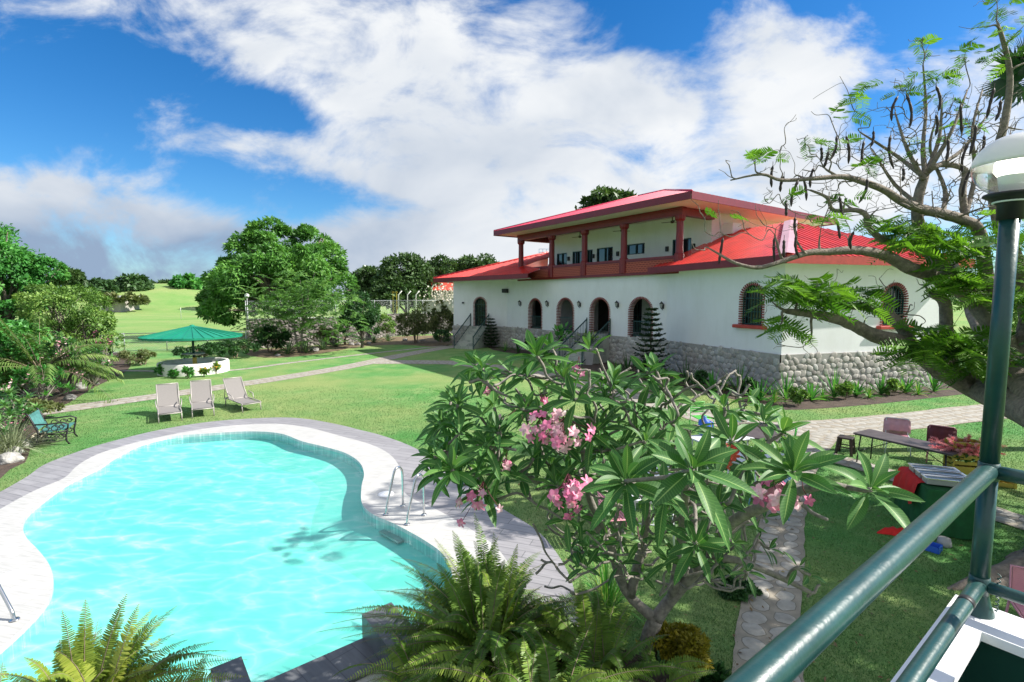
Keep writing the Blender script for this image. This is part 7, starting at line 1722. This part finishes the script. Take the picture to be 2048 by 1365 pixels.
# ------------------------------------------------------------------ the balcony we stand on
A1 = Vector((-.798, -.602, 0)); A2 = Vector((.602, -.798, 0)); PO = Vector((1.517, 1.55, 0)); CAPZ = 2.98
br = thing('balcony_railing', 'glossy dark green tubular railing of the balcony, running across the lower right corner', 'railing', PO+Vector((0, 0, CAPZ)))
zt_, zl = P(1973, 942, 1.55).z, P(1958, 1168, 1.55).z
def rail(a, b, z_, r, name='rail'):
    g = MB(); n = 24; g.tube([Z(a.lerp(b, i/n), z_) for i in range(n+1)], r, 24); return g.build(name, M['rail_green'], br)
rail(PO, PO+A1*2.3, zt_, .026, 'top_rail'); rail(PO, PO+A2*1.6, zt_, .022, 'top_rail')
lo = rail(PO, PO+A1*2.3, zl, .0215, 'lower_rail'); rail(PO, PO+A2*1.6, zl, .019, 'lower_rail')
g = MB(); g.tube([Z(PO+A1*.16, zl), Z(PO+A1*.19, zl)], .0219, 24); g.build('tape_band', M['black_iron'], lo)
g = MB(); g.tube([Z(PO, CAPZ+.004), Z(PO, zt_)], .0245, 28); g.build('post', M['rail_green'], br)
g = MB(); g.lathe([(.0245, .09), (.027, .06), (.034, .03), (.042, .012), (.044, .0)], Z(PO, CAPZ), 28); g.build('post_foot', M['rail_green'], br)
g = MB()
for z_ in (zt_, zl): g = MB(); g.lathe([(.0, -.029), (.0265, -.028), (.028, 0), (.0265, .028), (.0, .029)], Z(PO, z_), 24); g.build('joint', M['rail_green'], br)
g = MB(); p = PO+A2*.045; n = 60; g.tube([Z(p, CAPZ+.02)+Vector((math.cos(i*.9)*.004, math.sin(i*.9)*.004, .13*i/n)) for i in range(n)], .0018, 5)
g.build('threaded_rod', M['rail_green'], br)
# parapet: white cap on both arms, dark green inside faces
I = Vector((1.44, 1.45, 0)); Oc = I-A1*.19-A2*.10; E1, E2 = 3.0, 2.2
pp_ = thing('parapet', 'white balcony parapet with dark green painted inner sides under the railing', 'parapet', Z(I, 2.3))
xy = lambda p: (p.x, p.y)
g = MB(); g.prism([xy(p) for p in (Oc, Oc+A1*E1, I+A1*E1, I, I+A2*E2, Oc+A2*(E2+.26))][::-1], CAPZ-.03, CAPZ); g.build('cap', M['white_gloss'], pp_)
W1 = .03
g = MB(); g.prism([xy(p) for p in (Oc-(-A1)*W1+A2*W1, Oc+A1*E1+A2*W1, I+A1*E1-A2*W1, I+(A1*-W1)-A2*W1, I+A2*E2-A1*W1, Oc+A2*(E2+.26)+A1*W1)][::-1], 2.15, CAPZ-.03); g.build('wall', M['dark_green'], pp_)
bb = thing('balcony', 'white walled balcony floor at the viewpoint with its supporting wall below', 'balcony', Z(I, 0)); 
g = MB(); B1, B2 = Oc+A1*E1, Oc+A2*(E2+.26); g.prism([xy(p) for p in (Oc, B1, B1+A2*2.6, Oc+A2*2.46+A1*E1, B2)][::-1], 2.15, 2.30); g.build('floor', M['dark_green'], bb)
g = MB(); i1 = A1*.12+A2*.12; g.prism([xy(p) for p in (Oc+i1, B1+A2*.12, B1+A2*2.4, B2+A1*.12)][::-1], 0, 2.15); g.build('wall', M['white_wall'], bb)
# ------------------------------------------------------------------ lamp on the corner post
lm = thing('lamp_post', 'dark green pole lamp with half white, half clear globe on the railing corner', 'lamp', Z(PO, zt_))
zp = P(2022, 402, 1.55).z
g = MB(); g.tube([Z(PO, zt_+.02), Z(PO, zp)], .0243, 28); g.build('pole', M['rail_green'], lm)
g = MB(); g.lathe([(.0, -.045), (.032, -.045), (.032, .0), (.052, .018), (.068, .028), (.066, .034), (.0, .036)], Z(PO, zp-.012), 28); g.build('collar', M['black_iron'], lm)
zc = P(2030, 330, 1.55).z; Rg = .108; LC = PO+Vector((.012, 0, 0))
def cap_prof(a0, a1, r, n=14): return [(max(1e-4, r*math.sin(a0+(a1-a0)*i/n)), r*.86*math.cos(a0+(a1-a0)*i/n)) for i in range(n+1)]
g = MB(); g.lathe(cap_prof(0, math.pi*.50, Rg)+cap_prof(math.pi*.5, 0, Rg-.004), Z(LC, zc), 40); 
def shademat():
    m, nt, bs, out = newmat('lamp_shade'); bs.inputs['Base Color'].default_value = (.8, .8, .82, 1); bs.inputs['Roughness'].default_value = .25
    tr = N(nt, 'ShaderNodeBsdfTranslucent'); tr.inputs[0].default_value = (.85, .84, .82, 1); mx = N(nt, 'ShaderNodeMixShader'); mx.inputs[0].default_value = .3
    nt.links.new(bs.outputs[0], mx.inputs[1]); nt.links.new(tr.outputs[0], mx.inputs[2]); nt.links.new(mx.outputs[0], out.inputs[0]); return m
M['lamp_shade'] = shademat(); g.build('shade', M['lamp_shade'], lm)
def clearmat():
    m, nt, bs, out = newmat('clear_glass'); nt.nodes.remove(bs); tr = N(nt, 'ShaderNodeBsdfTransparent'); tr.inputs[0].default_value = (.93, .94, .95, 1); gl = N(nt, 'ShaderNodeBsdfGlossy'); gl.inputs['Roughness'].default_value = .03
    lw = N(nt, 'ShaderNodeLayerWeight'); lw.inputs[0].default_value = .35; mx = N(nt, 'ShaderNodeMixShader'); nt.links.new(lw.outputs['Facing'], mx.inputs[0]); nt.links.new(tr.outputs[0], mx.inputs[1]); nt.links.new(gl.outputs[0], mx.inputs[2])
    nz = tex(nt, 'ShaderNodeTexNoise', 26, Detail=3); b = N(nt, 'ShaderNodeBump'); b.inputs['Strength'].default_value = .3; b.inputs['Distance'].default_value = .01; nt.links.new(nz.outputs[0], b.inputs['Height']); nt.links.new(b.outputs[0], gl.inputs['Normal']); nt.links.new(mx.outputs[0], out.inputs[0]); return m
M['clear_glass'] = clearmat()
g = MB(); g.lathe(cap_prof(math.pi*.5, math.pi*.86, Rg-.001), Z(LC, zc), 40); g.build('glass_bowl', M['clear_glass'], lm)
def glow():
    m, nt, bs, _ = newmat('bulb_glow'); bs.inputs['Base Color'].default_value = (.9, .9, .85, 1); bs.inputs['Emission Color'].default_value = (1, .95, .80, 1); bs.inputs['Emission Strength'].default_value = 2.2; return m
M['bulb_glow'] = glow()
g = MB(); g.lathe([(.0, .052), (.028, .045), (.045, .02), (.046, -.005), (.036, -.02)], Z(PO, zc-.012), 24); bl_ = g.build('bulb', M['bulb_glow'], lm)
g = MB(); g.lathe([(.036, -.02), (.03, -.06), (.026, -.072), (.04, -.08), (.045, -.1), (.0, -.1)], Z(PO, zc-.012), 24); g.build('socket', M['white_gloss'], lm)
# ------------------------------------------------------------------ blades of grass standing out of the near lawn
def in_poly(x, y, poly):
    c = np.zeros(len(x), bool); n = len(poly)
    for i in range(n):
        x0, y0 = poly[i][0], poly[i][1]; x1, y1 = poly[(i+1) % n][0], poly[(i+1) % n][1]
        m = ((y0 > y) != (y1 > y)) & (x < (x1-x0)*(y-y0)/((y1-y0) if y1 != y0 else 1e-9)+x0); c ^= m
    return c
rng = np.random.default_rng(99); n = 420000
Yg = 4.6+18*rng.uniform(0, 1, n)**1.5; Xg = rng.uniform(-1.12, 1.15, n)*Yg
keep = ~in_poly(Xg, Yg, GREY); keep &= rng.uniform(0, 1, n) < np.clip((22.6-Yg)/11, 0, 1)**.7
for pts, hw in PATHS:
    P2 = np.array(pts)
    for a, b in zip(P2[:-1], P2[1:]):
        d = b-a; L2 = (d*d).sum(); t = np.clip(((Xg-a[0])*d[0]+(Yg-a[1])*d[1])/L2, 0, 1); keep &= ((Xg-a[0]-d[0]*t)**2+(Yg-a[1]-d[1]*t)**2) > (hw-.02)**2
for o in [o for o in scene.objects if o.name.startswith('bed_soil')]:
    pl = [v.co for v in o.data.vertices]
    if len(pl) > 8: keep &= ~in_poly(Xg, Yg, [(p.x+o.location.x, p.y+o.location.y) for p in pl])
Xg, Yg = Xg[keep], Yg[keep]; n = len(Xg)
pos = np.stack([Xg, Yg, np.full(n, -.004)], 1); d = rng.normal(size=(n, 3))*np.array([.55, .55, 0])+np.array([0, 0, 1.0])
cl = .5+.5*np.sin(Xg*1.7+np.sin(Yg*1.3)*1.5)*np.sin(Yg*1.9+1.0)
rnd = np.clip(rng.normal(.42, .2, n)+(cl-.5)*.35, 0, 1); L = rng.uniform(.018, .042, n)*(1+Yg*.02); W = .0045+.0006*Yg
sd = unit(np.cross(d, rng.normal(size=(n, 3)))); dn = unit(d)
V = np.stack([pos-sd*W[:, None]*.5, pos+sd*W[:, None]*.5, pos+dn*L[:, None]], 1).reshape(-1, 3); A = np.zeros((n, 3, 3), np.float32); A[:, :, 2] = rnd[:, None]
tag(quads('grass', V, A.reshape(-1, 3), M['grassblade'], origin=(0, 10, 0), k=3), kind='stuff', label='short mown lawn grass around the pool and paths', cat='grass')

# dry leaves lying about under the trees
n = 420; Yl = rng.uniform(4.8, 12, n); Xl = rng.uniform(-.1, 1.0, n)*Yl; kp = ~in_poly(Xl, Yl, GREY); Xl, Yl = Xl[kp], Yl[kp]; n = len(Xl)
a = rng.uniform(0, 6.28, n); V, A = leaf_quads(np.stack([Xl, Yl, np.full(n, .035)], 1), np.stack([np.cos(a), np.sin(a), rng.normal(size=n)*.15], 1), np.tile([0, 0, 1.0], (n, 1))+rng.normal(size=(n, 3))*.3, rng.uniform(.03, .10, n), rng.uniform(.012, .035, n), rng.uniform(0, 1, n), .1)
M['dead_leaf'] = leafmat('dead_leaf', (.10, .06, .03), (.20, .13, .06), (.30, .24, .12), trans=.1)
tag(quads('leaf_litter', V, A, M['dead_leaf'], origin=(3, 8, 0)), kind='stuff', label='dry brown fallen leaves scattered over the shaded grass', cat='leaves')
